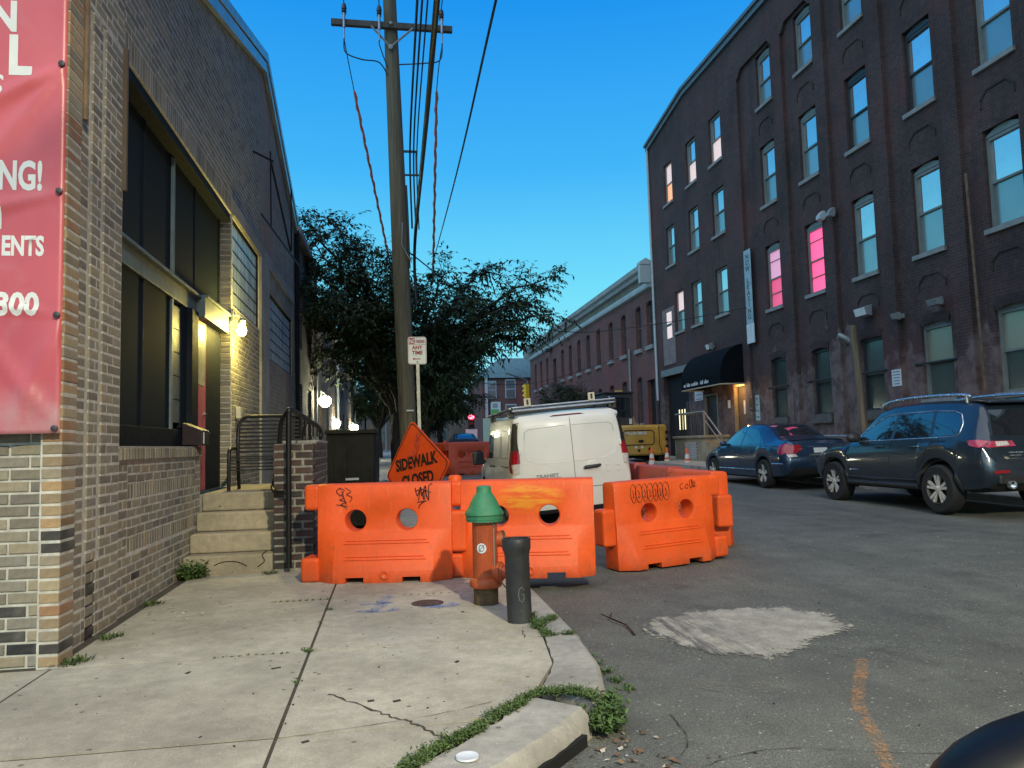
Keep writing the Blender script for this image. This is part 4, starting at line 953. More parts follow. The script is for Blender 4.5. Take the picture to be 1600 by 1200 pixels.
ps = thing("shop_sign", "small white and green sign on the distant corner house", "sign", (10.55, 75.9, 4.9)); m = MB(); m.box(-.5,-.06,-.65,.5,0,.65); m.build("board", M_white, ps); m = MB(); m.box(-.45,-.075,-.6,.3,-.062,-.1); m.build("green_print", plain("green_print", (.1,.4,.1), .5), ps); m = MB(); m.box(-.3,-.075,.05,.2,-.062,.5); m.build("grey_print", plain("grey_print", (.3,.33,.36), .5), ps)

# ================================================================== STREET FURNITURE ON THE LEFT CORNER
M_org = plastic_orange("orange_plastic", (.78,.092,.010)); M_orgs = plastic_orange("orange_plastic_sprayed", (.78,.095,.011), True); M_orgf = plastic_orange("red_and_shaded_plastic", (.42,.06,.035))  # last: red brown plastic; beside the van it is orange with painted shade
M_ink = plain("black_ink", (.008,.008,.008), .5, var=0)
def boolean(me, cutters, mat):
    o = bpy.data.objects.new("tmp", me); COL.objects.link(o); cs = []
    for cme in cutters:
        c = bpy.data.objects.new("tmpc", cme); COL.objects.link(c); c.hide_render = True; cs.append(c)
        m = o.modifiers.new("b", 'BOOLEAN'); m.operation = 'DIFFERENCE'; m.solver = 'EXACT'; m.object = c
    bv = o.modifiers.new("bv", 'BEVEL'); bv.width = .014; bv.segments = 2; bv.limit_method = 'ANGLE'; bv.angle_limit = R(28)
    out = bpy.data.meshes.new_from_object(o.evaluated_get(bpy.context.evaluated_depsgraph_get()))
    for q in [o] + cs: bpy.data.objects.remove(q)
    out.materials.clear(); out.materials.append(mat)
    out.polygons.foreach_set('use_smooth', [True]*len(out.polygons)); out.set_sharp_from_angle(angle=R(40)); return out
BA = .60
def barrier_body():
    st = [(-BA, 0), (-BA+.16, 1), (BA-.16, 1), (BA, 0)]; rings = []
    for x, k in st:
        f = .118 + .117*k; half = [(f,0),(f,.05),(f-.003,.10),(.118,.43),(.112,.45),(.105,.82),(.092,.85),(.06,.862)]
        rings.append([(x,-a,z) for a, z in half] + [(x,a,z) for a, z in reversed(half)])
    m = MB(); m.loft(rings); me = m.mesh("body", M_org); cut = []
    for cx in (-.26, .20):
        c = MB(); c.lathe([(.13,-.3),(.092,-.075),(.092,.075),(.13,.3)], 32, (0,0,0)); c.v = [(cx+x, z, .535+y) for x, y, z in c.v]; cut.append(c.mesh("c", M_org))
    for x0, x1 in ((-.33,-.17), (.17,.33)): c = MB(); c.box(x0,-.4,-.1,x1,.4,.05); cut.append(c.mesh("c", M_org))
    return boolean(me, cut, M_org)
BODY = barrier_body()
def recolor(me, mat): c = me.copy(); c.materials.clear(); c.materials.append(mat); return c
tm = MB(); tm.box(-BA-.13,-.098,.63,-BA+.02,.098,.858); TOPT = tm.mesh("lug", M_org)
tm = MB(); tm.box(-BA-.15,-.15,.0,-BA+.02,.15,.215); LOWT = tm.mesh("lug", M_org)
tm = MB(); tm.box(BA-.02,-.095,.235,BA+.135,.095,.60); MIDT = tm.mesh("lug", M_org)
tm = MB(); tm.lathe([(.062,-.02),(.062,.03),(.05,.048),(.02,.052)], 18, (-BA-.06,0,.86)); KNOB = tm.mesh("cap", M_org, 40)
tm = MB()
for z, x0, x1 in ((.36,-.34,.38),(.335,-.36,.40),(.225,-.33,.36),(.20,-.35,.38)):
    y = -(.118 + .117*(.43-z)/.33); tm.obox(((x0+x1)/2, y-.002, z), (x1-x0, .014, .012), (R(-19.5), 0, 0))
tm2 = [(-x, -y, z) for x, y, z in tm.v]; n_ = len(tm.v); tm.v += tm2; tm.f += [tuple(i+n_ for i in f) for f in tm.f]; tm.mi = [0]*len(tm.f)
RIB = tm.mesh("rib", M_org)
tm = MB(); tm.lathe([(.042,0),(.042,.014),(.03,.018),(.012,.006),(.001,.004)], 18); tm.v = [(x+.02, -.234-z, .072+y) for x, y, z in tm.v]; PLUG = tm.mesh("drain_plug", M_org, 40)
def barrier(loc, rz, label, mat=None, group="orange plastic barriers", cap=True, sc=1.0):
    t = thing("water_barrier", label, "barrier", loc, rz, group); mat = mat or M_org
    for nm, me, bv in (("body", BODY, 0), ("lug", TOPT, .035), ("lug", LOWT, .03), ("lug", MIDT, .03), ("rib", RIB, .004), ("drain_plug", PLUG, 0)) + ((("cap", KNOB, 0),) if cap else ()):
        o = put(nm, me if mat is M_org else recolor(me, mat), t, bevel=bv, bseg=3)
    if sc != 1: t.scale = (sc, sc, sc)
    return t
def scribble(t, strokes, r=.0042, mat=None, y=None, name="graffiti"):
    m = MB()
    for s in strokes:
        P = smooth_path(s, 5); pts = [(x, (-(.1185 - (z-.45)*.019)) if y is None else y, z) for x, z in P]; m.tube(pts, r, 5)
        m.v = m.v
    o = m.build(name, mat or M_ink, t, smooth=60); return o
def zr(x, y): return rise(y) + KT
b1 = barrier((-.03, 7.15, KT), -.178, "orange plastic barrier on the pavement left of the green capped hydrant with two black tags", cap=False)
scribble(b1, [[(-.39,.83),(-.43,.80),(-.39,.76),(-.36,.81),(-.40,.82)], [(-.41,.77),(-.36,.74),(-.40,.72),(-.34,.70),(-.39,.68),(-.33,.66)], [(-.35,.83),(-.30,.79),(-.34,.77),(-.29,.74),(-.31,.70)], [(-.43,.68),(-.37,.665),(-.335,.64)], [(-.38,.80),(-.36,.73),(-.34,.68)]], .0032)
scribble(b1, [[(.28,.81),(.30,.74),(.33,.82),(.34,.74),(.37,.83),(.38,.73)], [(.31,.70),(.33,.79),(.36,.70),(.36,.80),(.40,.70),(.40,.82),(.435,.85)], [(.28,.78),(.34,.80),(.42,.77)], [(.30,.685),(.38,.695)], [(.36,.69),(.32,.66),(.31,.63)]], .004)
b2 = barrier((1.24, 6.98, KT), -.218, "orange plastic barrier behind the hydrant with a smeared yellow spray patch", M_orgs)
for ch in list(b2.children):
    if ch.data.name.startswith("lug") and max(v.co.x for v in ch.data.vertices) > .6: bpy.data.objects.remove(ch)
b3 = barrier((2.76, 7.68, roadz(2.7,7.6)+.02), .27+math.pi, "orange plastic barrier angled across the road with a row of bubble letter graffiti", cap=False)
b3.rotation_euler = (0, R(1.6), .27+math.pi)
# graffiti faces the camera: on this turned piece that is its back face, so write mirrored coordinates there
def scr_back(t, strokes, r):
    m = MB()
    for s in strokes: m.tube([(-x, .1185-(z-.45)*.019, z) for x, z in smooth_path(s, 5)], r, 5)
    return m.build("graffiti", M_ink, t, smooth=60)
st_ = []; rr = random.Random(8); x = -.40
for k in range(7):
    w = rr.uniform(.05,.07); st_.append([(x,.80),(x-.012,.74),(x+.01,.66),(x+w*.7,.65),(x+w,.72),(x+w*.9,.80),(x+w*.4,.83),(x,.80)]); st_.append([(x+w*.3,.77),(x+w*.5,.73),(x+w*.3,.69),(x+w*.7,.71)]); x += w*1.12
scr_back(b3, st_, .0022)
scr_back(b3, [[(.24,.80),(.20,.78),(.21,.74),(.25,.75)], [(.28,.79),(.26,.76),(.29,.74),(.30,.78),(.28,.79)], [(.32,.83),(.33,.74),(.36,.80),(.345,.83),(.36,.75),(.39,.78),(.38,.81),(.37,.76),(.41,.76)]], .0026)
b4 = barrier((3.74, 9.05, roadz(3.6,9)), -math.pi/2+.03, "orange plastic barrier standing lengthways at the road side corner of the pen", cap=False)
b5 = barrier((3.76, 10.45, roadz(3.6,10.5)), -math.pi/2+.02, "orange plastic barrier lengthways beside the white van's right rear corner", M_orgf, cap=False)  # orange like the others, with this side's shade put into its colour
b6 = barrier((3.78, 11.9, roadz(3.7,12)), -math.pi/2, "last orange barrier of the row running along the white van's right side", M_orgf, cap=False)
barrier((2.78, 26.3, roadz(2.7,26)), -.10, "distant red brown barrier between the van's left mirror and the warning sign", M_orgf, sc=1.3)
barrier((1.95, 26.6, roadz(1.95,26)), .9, "distant orange barrier peeping out right of the warning sign", sc=1.3)

# ---- fire hydrant
hy = thing("fire_hydrant", "orange fire hydrant with a green bonnet and white round sticker", "fire hydrant", (.70, 5.80, KT))
def worn(name, c, c2, rust):
    q = N(name); a = q.noise(7, 6, .65); b = q.noise(26, 6, .72); f = q.noise(80, 4, .7); st = q.noise(16, 5, .6, None, (1, 1, .12))
    col = q.mix(q.ramp(a, [(.35,(0,0,0)), (.65,(1,1,1))]), c, c2); col = q.mix(q.ramp(st, [(.52,(0,0,0)), (.7,(.45,)*3)]), col, tuple(x*.5 for x in c))
    col = q.mix(q.ramp(b, [(.62,(0,0,0)), (.66,(.9,)*3)]), col, rust); q.l(col, q.b.inputs['Base Color']); q.set(Roughness=.55); q.bump(q.math('ADD', f, q.math('MULTIPLY', b, 1.5)), .4, .006); return q.m
M_hor = worn("orange_enamel", (.46,.085,.018), (.34,.06,.016), (.10,.04,.02)); M_hgr = worn("green_enamel", (.03,.17,.075), (.045,.22,.11), (.02,.05,.03)); M_hrust = plain("rusty_pipe_base", (.115,.07,.03), .8, .2, .45, 14, .5)
m = MB(); m.lathe([(.092,-.05),(.092,.125),(.088,.15)], 28); m.build("base", M_hrust, hy, smooth=40)
m = MB(); m.lathe([(.10,.12),(.118,.13),(.122,.145),(.122,.165),(.112,.185),(.094,.195),(.094,.60),(.096,.615)], 32); m.build("barrel", M_hor, hy, smooth=40)
m = MB()
for i in range(9):
    a = -math.pi/2 - .75 + i*.17; m.cyl((.094*math.cos(a),.094*math.sin(a),.24), (.094*math.cos(a),.094*math.sin(a),.585), .0055, n=6)
m.build("fluting", M_hor, hy, smooth=40)
m = MB(); m.lathe([(.10,.605),(.137,.61),(.138,.655),(.148,.66),(.147,.675),(.128,.70),(.118,.715),(.105,.745),(.085,.785),(.065,.815),(.06,.82),(.057,.825),(.055,.862),(.047,.872),(.02,.875)], 32); m.build("bonnet", M_hgr, hy, smooth=35)
m = MB(); m.lathe([(.138,.625),(.1415,.627),(.1415,.633),(.138,.635)], 32); m.build("bonnet_rim", M_hgr, hy, smooth=35)
def nozzle(m, ang, z, prof):
    d = Vector((math.cos(ang), math.sin(ang), 0)); q = d.to_track_quat('Z', 'Y').to_matrix(); m.lathe(prof, 22, (d.x*.07, d.y*.07, z), q)
m = MB(); nozzle(m, R(-28), .235, [(.065,0),(.068,.03),(.078,.034),(.078,.055),(.062,.06),(.06,.07)]); m.build("nozzle", M_hor, hy, smooth=40)
m = MB(); nozzle(m, R(-28), .235, [(.048,.06),(.046,.10),(.03,.106),(.026,.118),(.01,.12)]); m.build("nozzle_cap", plain("worn_red_cap", (.30,.05,.02), .55, var=.5, vs_=20), hy, smooth=40)
m = MB(); nozzle(m, R(8), .47, [(.058,0),(.06,.055),(.05,.06)]); m.build("nozzle", M_hor, hy, smooth=40)
m = MB(); nozzle(m, R(8), .47, [(.05,.055),(.062,.06),(.062,.078),(.04,.082)]); m.build("nozzle_cap", M_hrust, hy, smooth=40)
m = MB(); m.tube([(.06,-.074,.595),(.062,-.078,.56),(.058,-.08,.54),(.06,-.078,.25)], .005, 6); m.tube([(.05,-.085,.60),(.06,-.085,.57),(.07,-.075,.60)], .006, 6); m.build("chain", plain("dull_steel", (.3,.28,.24), .45, .7), hy, smooth=40)
def curved_disc(m, ang0, z0, rw, R_, k=14):
    c = [(R_*math.cos(ang0), R_*math.sin(ang0), z0)]; ring = [(R_*math.cos(ang0 + rw/R_*math.cos(2*math.pi*i/24)), R_*math.sin(ang0 + rw/R_*math.cos(2*math.pi*i/24)), z0 + rw*math.sin(2*math.pi*i/24)) for i in range(24)]
    m.add(c + ring, [(0, i+1, (i+1) % 24 + 1) for i in range(24)])
A0 = R(-112)
m = MB(); curved_disc(m, A0, .42, .037, .1015); stk = m.build("sticker", M_white, hy)
def on_h(u, v): return (.1022*math.cos(A0 + u/.1022), .1022*math.sin(A0 + u/.1022), .42 + v)
m = MB(); m.tube([on_h(.019*math.cos(a*math.pi/10), .023*math.sin(a*math.pi/10)) for a in range(20)], .0022, 4, closed=True); m.tube([on_h(-.021,-.026), on_h(.0,.0), on_h(.021,.026)], .0022, 4); m.build("black_symbol", M_ink, stk)
# ---- black pipe bollard
bo = thing("pipe_bollard", "short black iron pipe bollard with flared rim in front of the hydrant", "bollard", (.845, 5.16, KT), rot=(0, R(-1.2), 0))
M_bol = N("black_worn_paint"); nz = M_bol.noise(4, 5, .6, None, (1, 1, .5)); M_bol.l(M_bol.ramp(nz, [(.35,(.013,.013,.014)), (.55,(.03,.03,.031)), (.75,(.065,.068,.07))]), M_bol.b.inputs['Base Color']); M_bol.set(Roughness=.5); M_bol.bump(M_bol.noise(45, 5), .3, .008); M_bol = M_bol.m
m = MB(); m.lathe([(.083,-.05),(.0825,.43),(.085,.45),(.096,.485),(.097,.545),(.094,.55),(.084,.55),(.083,.53),(.079,.42),(.001,.41)], 32); m.build("pipe", M_bol, bo, smooth=35)
m = MB(); P = [(.0838*math.cos(R(-86)+a*.55), .0838*math.sin(R(-86)+a*.55), .19+b*.05) for a, b in ((.4,.6),(.1,1),(-.3,.7),(-.42,0),(-.3,-.7),(.1,-1),(.4,-.5),(.42,0),(.1,.05))]; m.tube(P, .0018, 4); m.build("chalk_mark", plain("chalk_grey", (.2,.2,.2), .8, var=0), bo)
# ---- diamond warning sign
sg = thing("warning_sign", "orange diamond SIDEWALK CLOSED sign leaning behind the left barrier", "sign", (.30, 8.6, 1.046), world=True)
Hd = Vector((.656,-.855,.163)).normalized(); Vd = Vector((-.088,.139,1.087)); Vd = (Vd - Hd*Vd.dot(Hd)).normalized(); Nd = Hd.cross(Vd)
if Nd.y > 0: pass
SO = Vector((.30, 8.6, 1.046)); D2 = .54
def sp_(u, v, w=0): return tuple(SO + Hd*u + Vd*v + Nd*w)
m = MB(); corners = []
for a in (0, 90, 180, 270):
    for d in (-28, 0, 28): aa = R(a); c = Vector((math.cos(aa), math.sin(aa)))*(D2-.05); corners.append((c.x + .05*math.cos(aa+R(d*1.6)), c.y + .05*math.sin(aa+R(d*1.6))))
Mloc = lambda pts, w: [sp_(u, v, w) for u, v in pts]
b0 = Mloc(corners, -.004); b1_ = Mloc(corners, .004); m.loft([b0, b1_]); m.build("panel", plain("orange_sheeting", (.72,.075,.012), .35, var=.08), sg)
m = MB(); k1 = [(u*.965, v*.965) for u, v in corners]; k2 = [(u*.94, v*.94) for u, v in corners]
m.loft([Mloc(k1, .0065), Mloc(k2, .0065)], closed=True, caps=False); m.build("black_border", M_ink, sg)
for txt, v in (("SIDEWALK", .03), ("CLOSED", -.165)):
    letters("lettering", txt, M_ink, sg, frame_m(sp_(0, v, .0065), Hd, Vd), .18, .82, .006, 'CENTER')
m = MB(); rr = random.Random(2)
for k in range(7):
    u, v = rr.uniform(-.1,.1), rr.uniform(.2,.42); m.tube([sp_(*p, .007) for p in smooth_path([(u,v),(u+rr.uniform(-.05,.05),v-.06),(u+rr.uniform(-.06,.06),v-.1),(u+rr.uniform(-.07,.07),v-.03)], 5)], .0025, 4)
m.build("graffiti", plain("red_ink", (.25,.02,.01), .5, var=0), sg)
m = MB(); f0 = SO - Nd*.03
m.tube([tuple(f0+Vd*.45), tuple(f0-Vd*.5), (.38,8.75,.2)], .016, 8)
for dx, dy in ((-.4,-.3),(.45,-.25),(-.35,.5),(.4,.5)): m.tube([(.36,8.7,.42),(.36+dx,8.7+dy,.20)], .012, 6)
m.build("stand", M_flash, sg, smooth=40)
# ---- NO PARKING sign on its post
npk = thing("parking_sign", "white NO PARKING ANY TIME sign with red arrow on a steel post", "sign", (.47, 12.72, .2), world=True)
m = MB(); m.box(.455, 12.72, .2, .51, 12.75, 3.1); m.v = [(x + (2.9-z)*.012, y, z) for x, y, z in m.v]; m.build("post", plain("galvanised_post", (.40,.40,.36), .5, .5, .2), npk, bevel=.004)
cx, cz, hw, hh = .48, 2.885, .152, .228
def rr_(w, h, r, n=5):
    P = []
    for sx, sz, a0 in ((1,1,0),(-1,1,90),(-1,-1,180),(1,-1,270)):
        for i in range(n+1): a = R(a0 + 90*i/n); P.append((cx + sx*(w-r) + r*math.cos(a), cz + sz*(h-r) + r*math.sin(a)))
    return P
m = MB(); m.prism(rr_(hw, hh, .04), 12.705, 12.712, 'y'); m.build("panel", plain("white_reflective", (.68,.70,.70), .4, var=.05), npk)
M_red = plain("sign_red", (.32,.015,.025), .5, var=.05)
m = MB(); o_, i_ = rr_(hw-.010, hh-.010, .034), rr_(hw-.014, hh-.014, .031); m.loft([[(x, 12.7035, z) for x, z in o_], [(x, 12.7035, z) for x, z in i_]], caps=False); m.box(cx-hw+.014, 12.7025, cz+.098, cx+hw-.014, 12.7045, cz+.102); m.build("border", M_red, npk)
m = MB(); m.box(cx-hw+.016, 12.702, cz+.106, cx-hw+.116, 12.7045, cz+.206); m.build("red_field", M_red, npk)
letters("lettering", "NO", M_white, npk, frame_m((cx-hw+.021, 12.7005, cz+.12), (1,0,0), (0,0,1)), .098, .72, .004)
letters("lettering", "PARKING", M_red, npk, frame_m((cx-hw+.126, 12.7015, cz+.125), (1,0,0), (0,0,1)), .075, .47, .002)
letters("lettering", "ANY", M_red, npk, frame_m((cx, 12.7015, cz+.02), (1,0,0), (0,0,1)), .085, .95, .003, 'CENTER')
letters("lettering", "TIME", M_red, npk, frame_m((cx, 12.7015, cz-.065), (1,0,0), (0,0,1)), .085, .95, .003, 'CENTER')
m = MB(); m.prism([(cx-.08,cz-.14),(cx-.045,cz-.118),(cx-.045,cz-.134),(cx+.05,cz-.134),(cx+.05,cz-.147),(cx-.045,cz-.147),(cx-.045,cz-.162)], 12.702, 12.7045, 'y'); m.build("arrow", M_red, npk)
m = MB(); m.cyl((cx,12.70,cz-.19),(cx,12.705,cz-.19),.012,n=10); m.cyl((cx,12.70,cz+.215),(cx,12.705,cz+.215),.008,n=8); m.build("bolt", M_ink, npk)

# ---- utility pole
M_pole = wood_mat("pole_wood", (.135,.115,.075)); M_arm = wood_mat("arm_wood", (.085,.075,.065))
PY = 15.5
def pole_x(z): return .415 - .0275*(z-.3)
up = thing("utility_pole", "tall leaning wooden utility pole with a crossarm and cables", "utility pole", (.42, PY, .25), world=True)
m = MB(); zs_ = [.1, 2, 4, 6, 8, 10, 11.6]; m.tube([(pole_x(z), PY, z) for z in zs_], [.165,.168,.172,.168,.155,.14,.13], 18); m.build("shaft", M_pole, up, smooth=40)
m = MB(); m.obox((.18, PY-.17, 9.93), (2.46, .10, .125), (0, R(.3), 0)); arm = m.build("crossarm", M_arm, up, bevel=.008)
m = MB(); m.tube([(-.25,PY-.22,9.88),(.14,PY-.17,9.48)], .022, 6); m.tube([(.60,PY-.22,9.88),(.14,PY-.17,9.48)], .022, 6); m.lathe([(.05,-.03),(.05,.03),(.02,.04)], 10, (.14,PY-.18,9.47), Matrix.Rotation(R(90),3,'X')); m.lathe([(.035,-.03),(.035,.03),(.02,.04)], 8, (.15,PY-.23,9.95), Matrix.Rotation(R(90),3,'X')); m.build("brace", M_lampg, up, smooth=40)
M_porc = plain("dark_porcelain", (.03,.028,.028), .25); M_clamp = plain("clamp_metal", (.32,.34,.36), .4, .7)
for ix in (-.79, -.085, 1.19):
    m = MB(); m.lathe([(.02,-.05),(.02,.1),(.05,.11),(.035,.14),(.055,.16),(.04,.19),(.055,.21),(.05,.27),(.035,.32),(.02,.33)], 14, (ix, PY-.17, 10.02)); ins = m.build("insulator", M_porc, up, smooth=30)
    m = MB(); m.cyl((ix,PY-.24,9.80),(ix,PY-.24,10.1),.03,n=10); m.cyl((ix,PY-.24,9.55),(ix,PY-.24,9.80),.018,n=8); m.build("fuse_clamp", M_clamp, ins, smooth=40)
m = MB(); m.box(pole_x(7)+.12,PY-.06,7.32,pole_x(7)+.42,PY-.02,7.36); m.box(pole_x(7)+.38,PY-.06,6.85,pole_x(7)+.42,PY-.02,7.32); m.box(pole_x(7)+.12,PY-.06,6.83,pole_x(7)+.5,PY-.02,6.86); m.tube([(pole_x(5)+.17,PY-.1,4.9),(pole_x(6)+.175,PY-.1,6.0),(pole_x(7)+.18,PY-.12,6.6)], .022, 6); m.build("cable_bracket", M_dframe, up)
m = MB(); m.tube([(pole_x(5.8)+.06,PY-.18,5.8),(pole_x(5.4)+.03,PY-.19,5.35),(pole_x(5.1)+.1,PY-.19,5.2),(pole_x(5)+.22,PY-.15,5.0)], .012, 6); m.build("ground_wire", M_clamp, up, smooth=50)
m = MB(); m.box(pole_x(2)-.02,PY-.2,2.0,pole_x(2)+.12,PY-.165,2.03); m.build("metal_tag", M_clamp, up)
M_cable = plain("black_cable", (.010,.011,.012), .5, var=0)
def wire(pts, r, label, mat=None, group=None, name="overhead_wire", k=10, n=6):
    m = MB(); m.tube(smooth_path(pts, k), r, n); o = m.build(name, mat or M_cable, smooth=60); tag(o, label, "wire", group); return o
for (x0, z0, xb, zb, r, lab) in ((.50,7.40,.40,7.55,.020,"leftmost black cable of the bundle running overhead from the pole"), (.575,7.42,.46,7.6,.017,"second black cable from the left of the bundle beside the pole"), (.64,7.38,.55,7.6,.013,"thin third cable of the overhead bundle beside the pole"), (.56,5.30,.455,5.6,.032,"thickest black cable of the bundle right of the pole")):
    wire([(x0+.03, PY+.2, z0-1.6 if r != .032 else 4.2), (x0, PY-.25, z0), (x0*.55+xb*.45, 9.0, z0*.5+zb*.5-.06), (xb, 2, zb-.05), (xb-.05, -12, zb+.4)], r, lab, group="cables beside the utility pole")
wire([(1.78,28.5,8.4),(1.45,15.5,6.9),(1.232,8.04,6.2),(1.2,0,6.3),(1.18,-12,7.0)], .016, "single slanting black wire right of the pole bundle against the sky")
M_guard = plain("faded_red_guard", (.85,.26,.20), .7, var=.3, vs_=20)
def guard(a, b, lab):
    m = MB(); pts = [tuple(Vector(a).lerp(Vector(b), t/40) + Vector((.010*math.sin(t*1.7), 0, .010*math.cos(t*1.7)))) for t in range(41)]; m.tube(pts, [.028 + .010*((t % 2)) for t in range(41)], 6); o = m.build("wire_guard", M_guard, smooth=60); tag(o, lab, "wire guard", "red wire guards by the pole")
guard((-.62,15.8,8.72), (.06,22,6.75), "red twisted guard sleeve on the wire left of the pole"); guard((1.10,15.9,8.85), (1.32,22,6.15), "red twisted guard sleeve on the wire right of the pole")
wire([(-.79,PY-.24,9.55),(-.72,PY,9.2),(-.62,15.8,8.72)], .010, "short thin wire between the left insulator and its red guard"); wire([(1.19,PY-.24,9.55),(1.13,PY,9.2),(1.10,15.9,8.85)], .010, "short thin wire between the right insulator and its red guard")
wire([(.06,22,6.75),(.3,30,5.9),(.6,44,6.4)], .010, "thin wire running on from the left red guard into the tree"); wire([(1.32,22,6.15),(1.3,30,5.7),(1.2,44,6.4)], .010, "thin wire running on from the right red guard into the tree")
wire([(-.79,PY-.24,9.6),(-.76,PY-.3,9.25),(-.45,PY-.3,9.12),(-.1,PY-.25,9.1),(.08,PY-.2,8.85)], .014, "black jumper cable looping from the left insulator to the pole"); wire([(1.19,PY-.24,9.6),(1.14,PY-.3,9.2),(.85,PY-.28,9.12),(.3,PY-.2,9.10)], .014, "black jumper cable looping from the right insulator to the pole"); wire([(-.085,PY-.24,9.6),(-.08,PY-.25,9.45),(.08,PY-.2,9.0)], .012, "black jumper cable from the middle insulator to the pole")
for ix, lab in ((-.79,"leftmost"),(-.085,"middle"),(1.19,"rightmost")): wire([(ix,PY-.2,10.35),(ix-.03,8,10.3),(ix-.06,-6,10.9)], .011, lab + " power line from the crossarm running overhead")
wire([(.35,19,6.3),(4,27,5.85),(7.5,30,5.75),(10.5,28,5.8),(12.75,25.1,5.93)], .018, "black wire crossing the street from the tree to the brick mill")
wire([(.5,34,5.5),(4,42,4.9),(8.5,45,4.9),(12.7,41,5.9)], .018, "lower wire crossing the street in front of the low brick building")

# ---- stoop beside the workshop
stoop = thing("stoop", "four worn concrete steps up to the pink workshop door", "steps", (-1.5, 8.2, KT), world=True)
z0 = KT
for i in range(4):
    m = MB(); ya = 7.79+.255*i; m.box(-1.945, ya, z0+.187*i if i else KT-.02, -1.125, 10.6, z0+.187*(i+1)-.004 if i < 3 else .865)
    if i < 3: m.v = [(x, min(y, ya+.30), z) for x, y, z in m.v]
    m.build("step" if i < 3 else "landing", M_step, stoop, bevel=.014, bseg=2)
for P in ([(-1.66,.22),(-1.58,.25),(-1.45,.245),(-1.36,.20)], [(-1.17,.34),(-1.22,.30),(-1.2,.24),(-1.26,.19)]):
    m = MB(); m.tube([(x, 7.787, z) for x, z in smooth_path(P, 6)], .0045, 5); m.build("crack", M_black, stoop)
# brick side wall of the stoop
M_bkr = brick_piece_mat("dark_red_brick", [(.062,.036,.031),(.05,.031,.028),(.07,.04,.033),(.04,.028,.026),(.034,.03,.028)]); M_whm = plain("thick_pale_mortar", (.24,.225,.19), .9, var=.45, vs_=16, bump=.6, bs=60)
sw = thing("stoop_wall", "dark red brick side wall of the stoop with thick pale mortar", "wall", (-.93, 8.6, KT), world=True)
m = MB(); m.box(-1.118, 7.868, .1, -.752, 9.7, 1.36); m.build("mortar_core", M_whm, sw)
rb2 = random.Random(9); bc = {}
def one(x0, y0, z, dx, dy, dz=.055):
    k = (round(dx,2), round(dy,2))
    if k not in bc: mm = MB(); mm.box(0,0,0,k[0],k[1],dz); bc[k] = mm.mesh("brick", M_bkr)
    put("brick", bc[k], sw, loc=(x0+rb2.uniform(-.004,.004), y0+rb2.uniform(-.004,.004), z), bevel=.004)
for r in range(16):
    z = .15 + r*.0765
    if r % 2: one(-1.125,7.86,z,.10,.2); one(-1.005,7.86,z,.15,.1); one(-.835,7.86,z,.095,.2)
    else: one(-1.125,7.86,z,.19,.1); one(-.915,7.86,z,.17,.1)
    y = 8.08 if r % 2 else 7.98
    while y < 9.5: one(-.835,y,z,.09,.2); y += .222
m = MB(); m.box(-1.13, 8.3, 1.362, -.745, 9.72, 1.395); m.build("cap", M_conc, sw, bevel=.008)
# ---- tube railing
rg = thing("handrail", "black bent tube handrail standing in front of the stoop's brick wall", "railing", (-.97, 7.73, KT), world=True)
def rtube(P, r, k=6): mm = MB(); mm.tube(smooth_path(P, k), r, 10); return mm
rtube([(-.965,7.74,.17),(-.965,7.74,.6),(-.965,7.74,1.2),(-.962,7.74,1.62),(-.955,7.75,1.69),(-.93,7.9,1.68),(-.86,8.5,1.62),(-.80,9.2,1.54),(-.79,9.25,1.45),(-.79,9.25,1.44)], .027).build("rail", M_iron_b, rg, smooth=60)
rtube([(-.955,7.74,1.68),(-1.0,7.80,1.65),(-1.05,7.86,1.56),(-1.09,7.95,1.25),(-1.13,7.97,1.0),(-1.14,7.93,.93),(-1.10,7.82,.895),(-1.02,7.755,.89),(-.97,7.745,.89)], .022).build("rail", M_iron_b, rg, smooth=60)
m = MB()
for i in range(5): m.tube([(-.90+.022*i,8.1+.24*i,1.44),(-.90+.022*i,8.1+.24*i,1.65-.03*i)], .01, 6)
m.build("baluster", M_iron_b, rg, smooth=50)
# ---- bench on the landing
be = thing("bench", "black metal slat bench standing on the stoop landing", "bench", (-1.45, 9.1, .865), world=True)
for x in (-1.74, -1.0):
    rtube([(x,8.86,.866),(x,8.86,1.10),(x,8.87,1.25),(x,8.9,1.31),(x,9.0,1.33),(x,9.25,1.33)], .02).build("arm", M_iron_b, be, smooth=60)
    rtube([(x+.02,9.34,.866),(x+.02,9.27,1.25),(x+.02,9.3,1.55),(x+.06,9.31,1.66),(x+.12 if x < -1.4 else x-.08,9.31,1.70)], .02).build("leg", M_iron_b, be, smooth=60)
m = MB(); m.tube([(-1.64,9.31,1.70),(-1.08,9.31,1.70)], .02, 8); m.build("top_rail", M_iron_b, be, smooth=60)
sl_ = MB(); sl_.box(0, -.012, 0, .70, .012, .022); slm = sl_.mesh("slat", M_iron_b)
for i in range(9): put("slat", slm, be, loc=(-1.72, 9.275+.004*i, 1.28+i*.044))
sl_ = MB(); sl_.box(0, -.018, 0, .72, .018, .014); slm2 = sl_.mesh("slat", M_iron_b)
for i in range(8): put("slat", slm2, be, loc=(-1.73, 8.87+i*.052, 1.22-.0*i + (.01 if i else -.01)))
for i in range(4): put("slat", slm2, be, loc=(-1.73, 8.865, 1.19-i*.035))
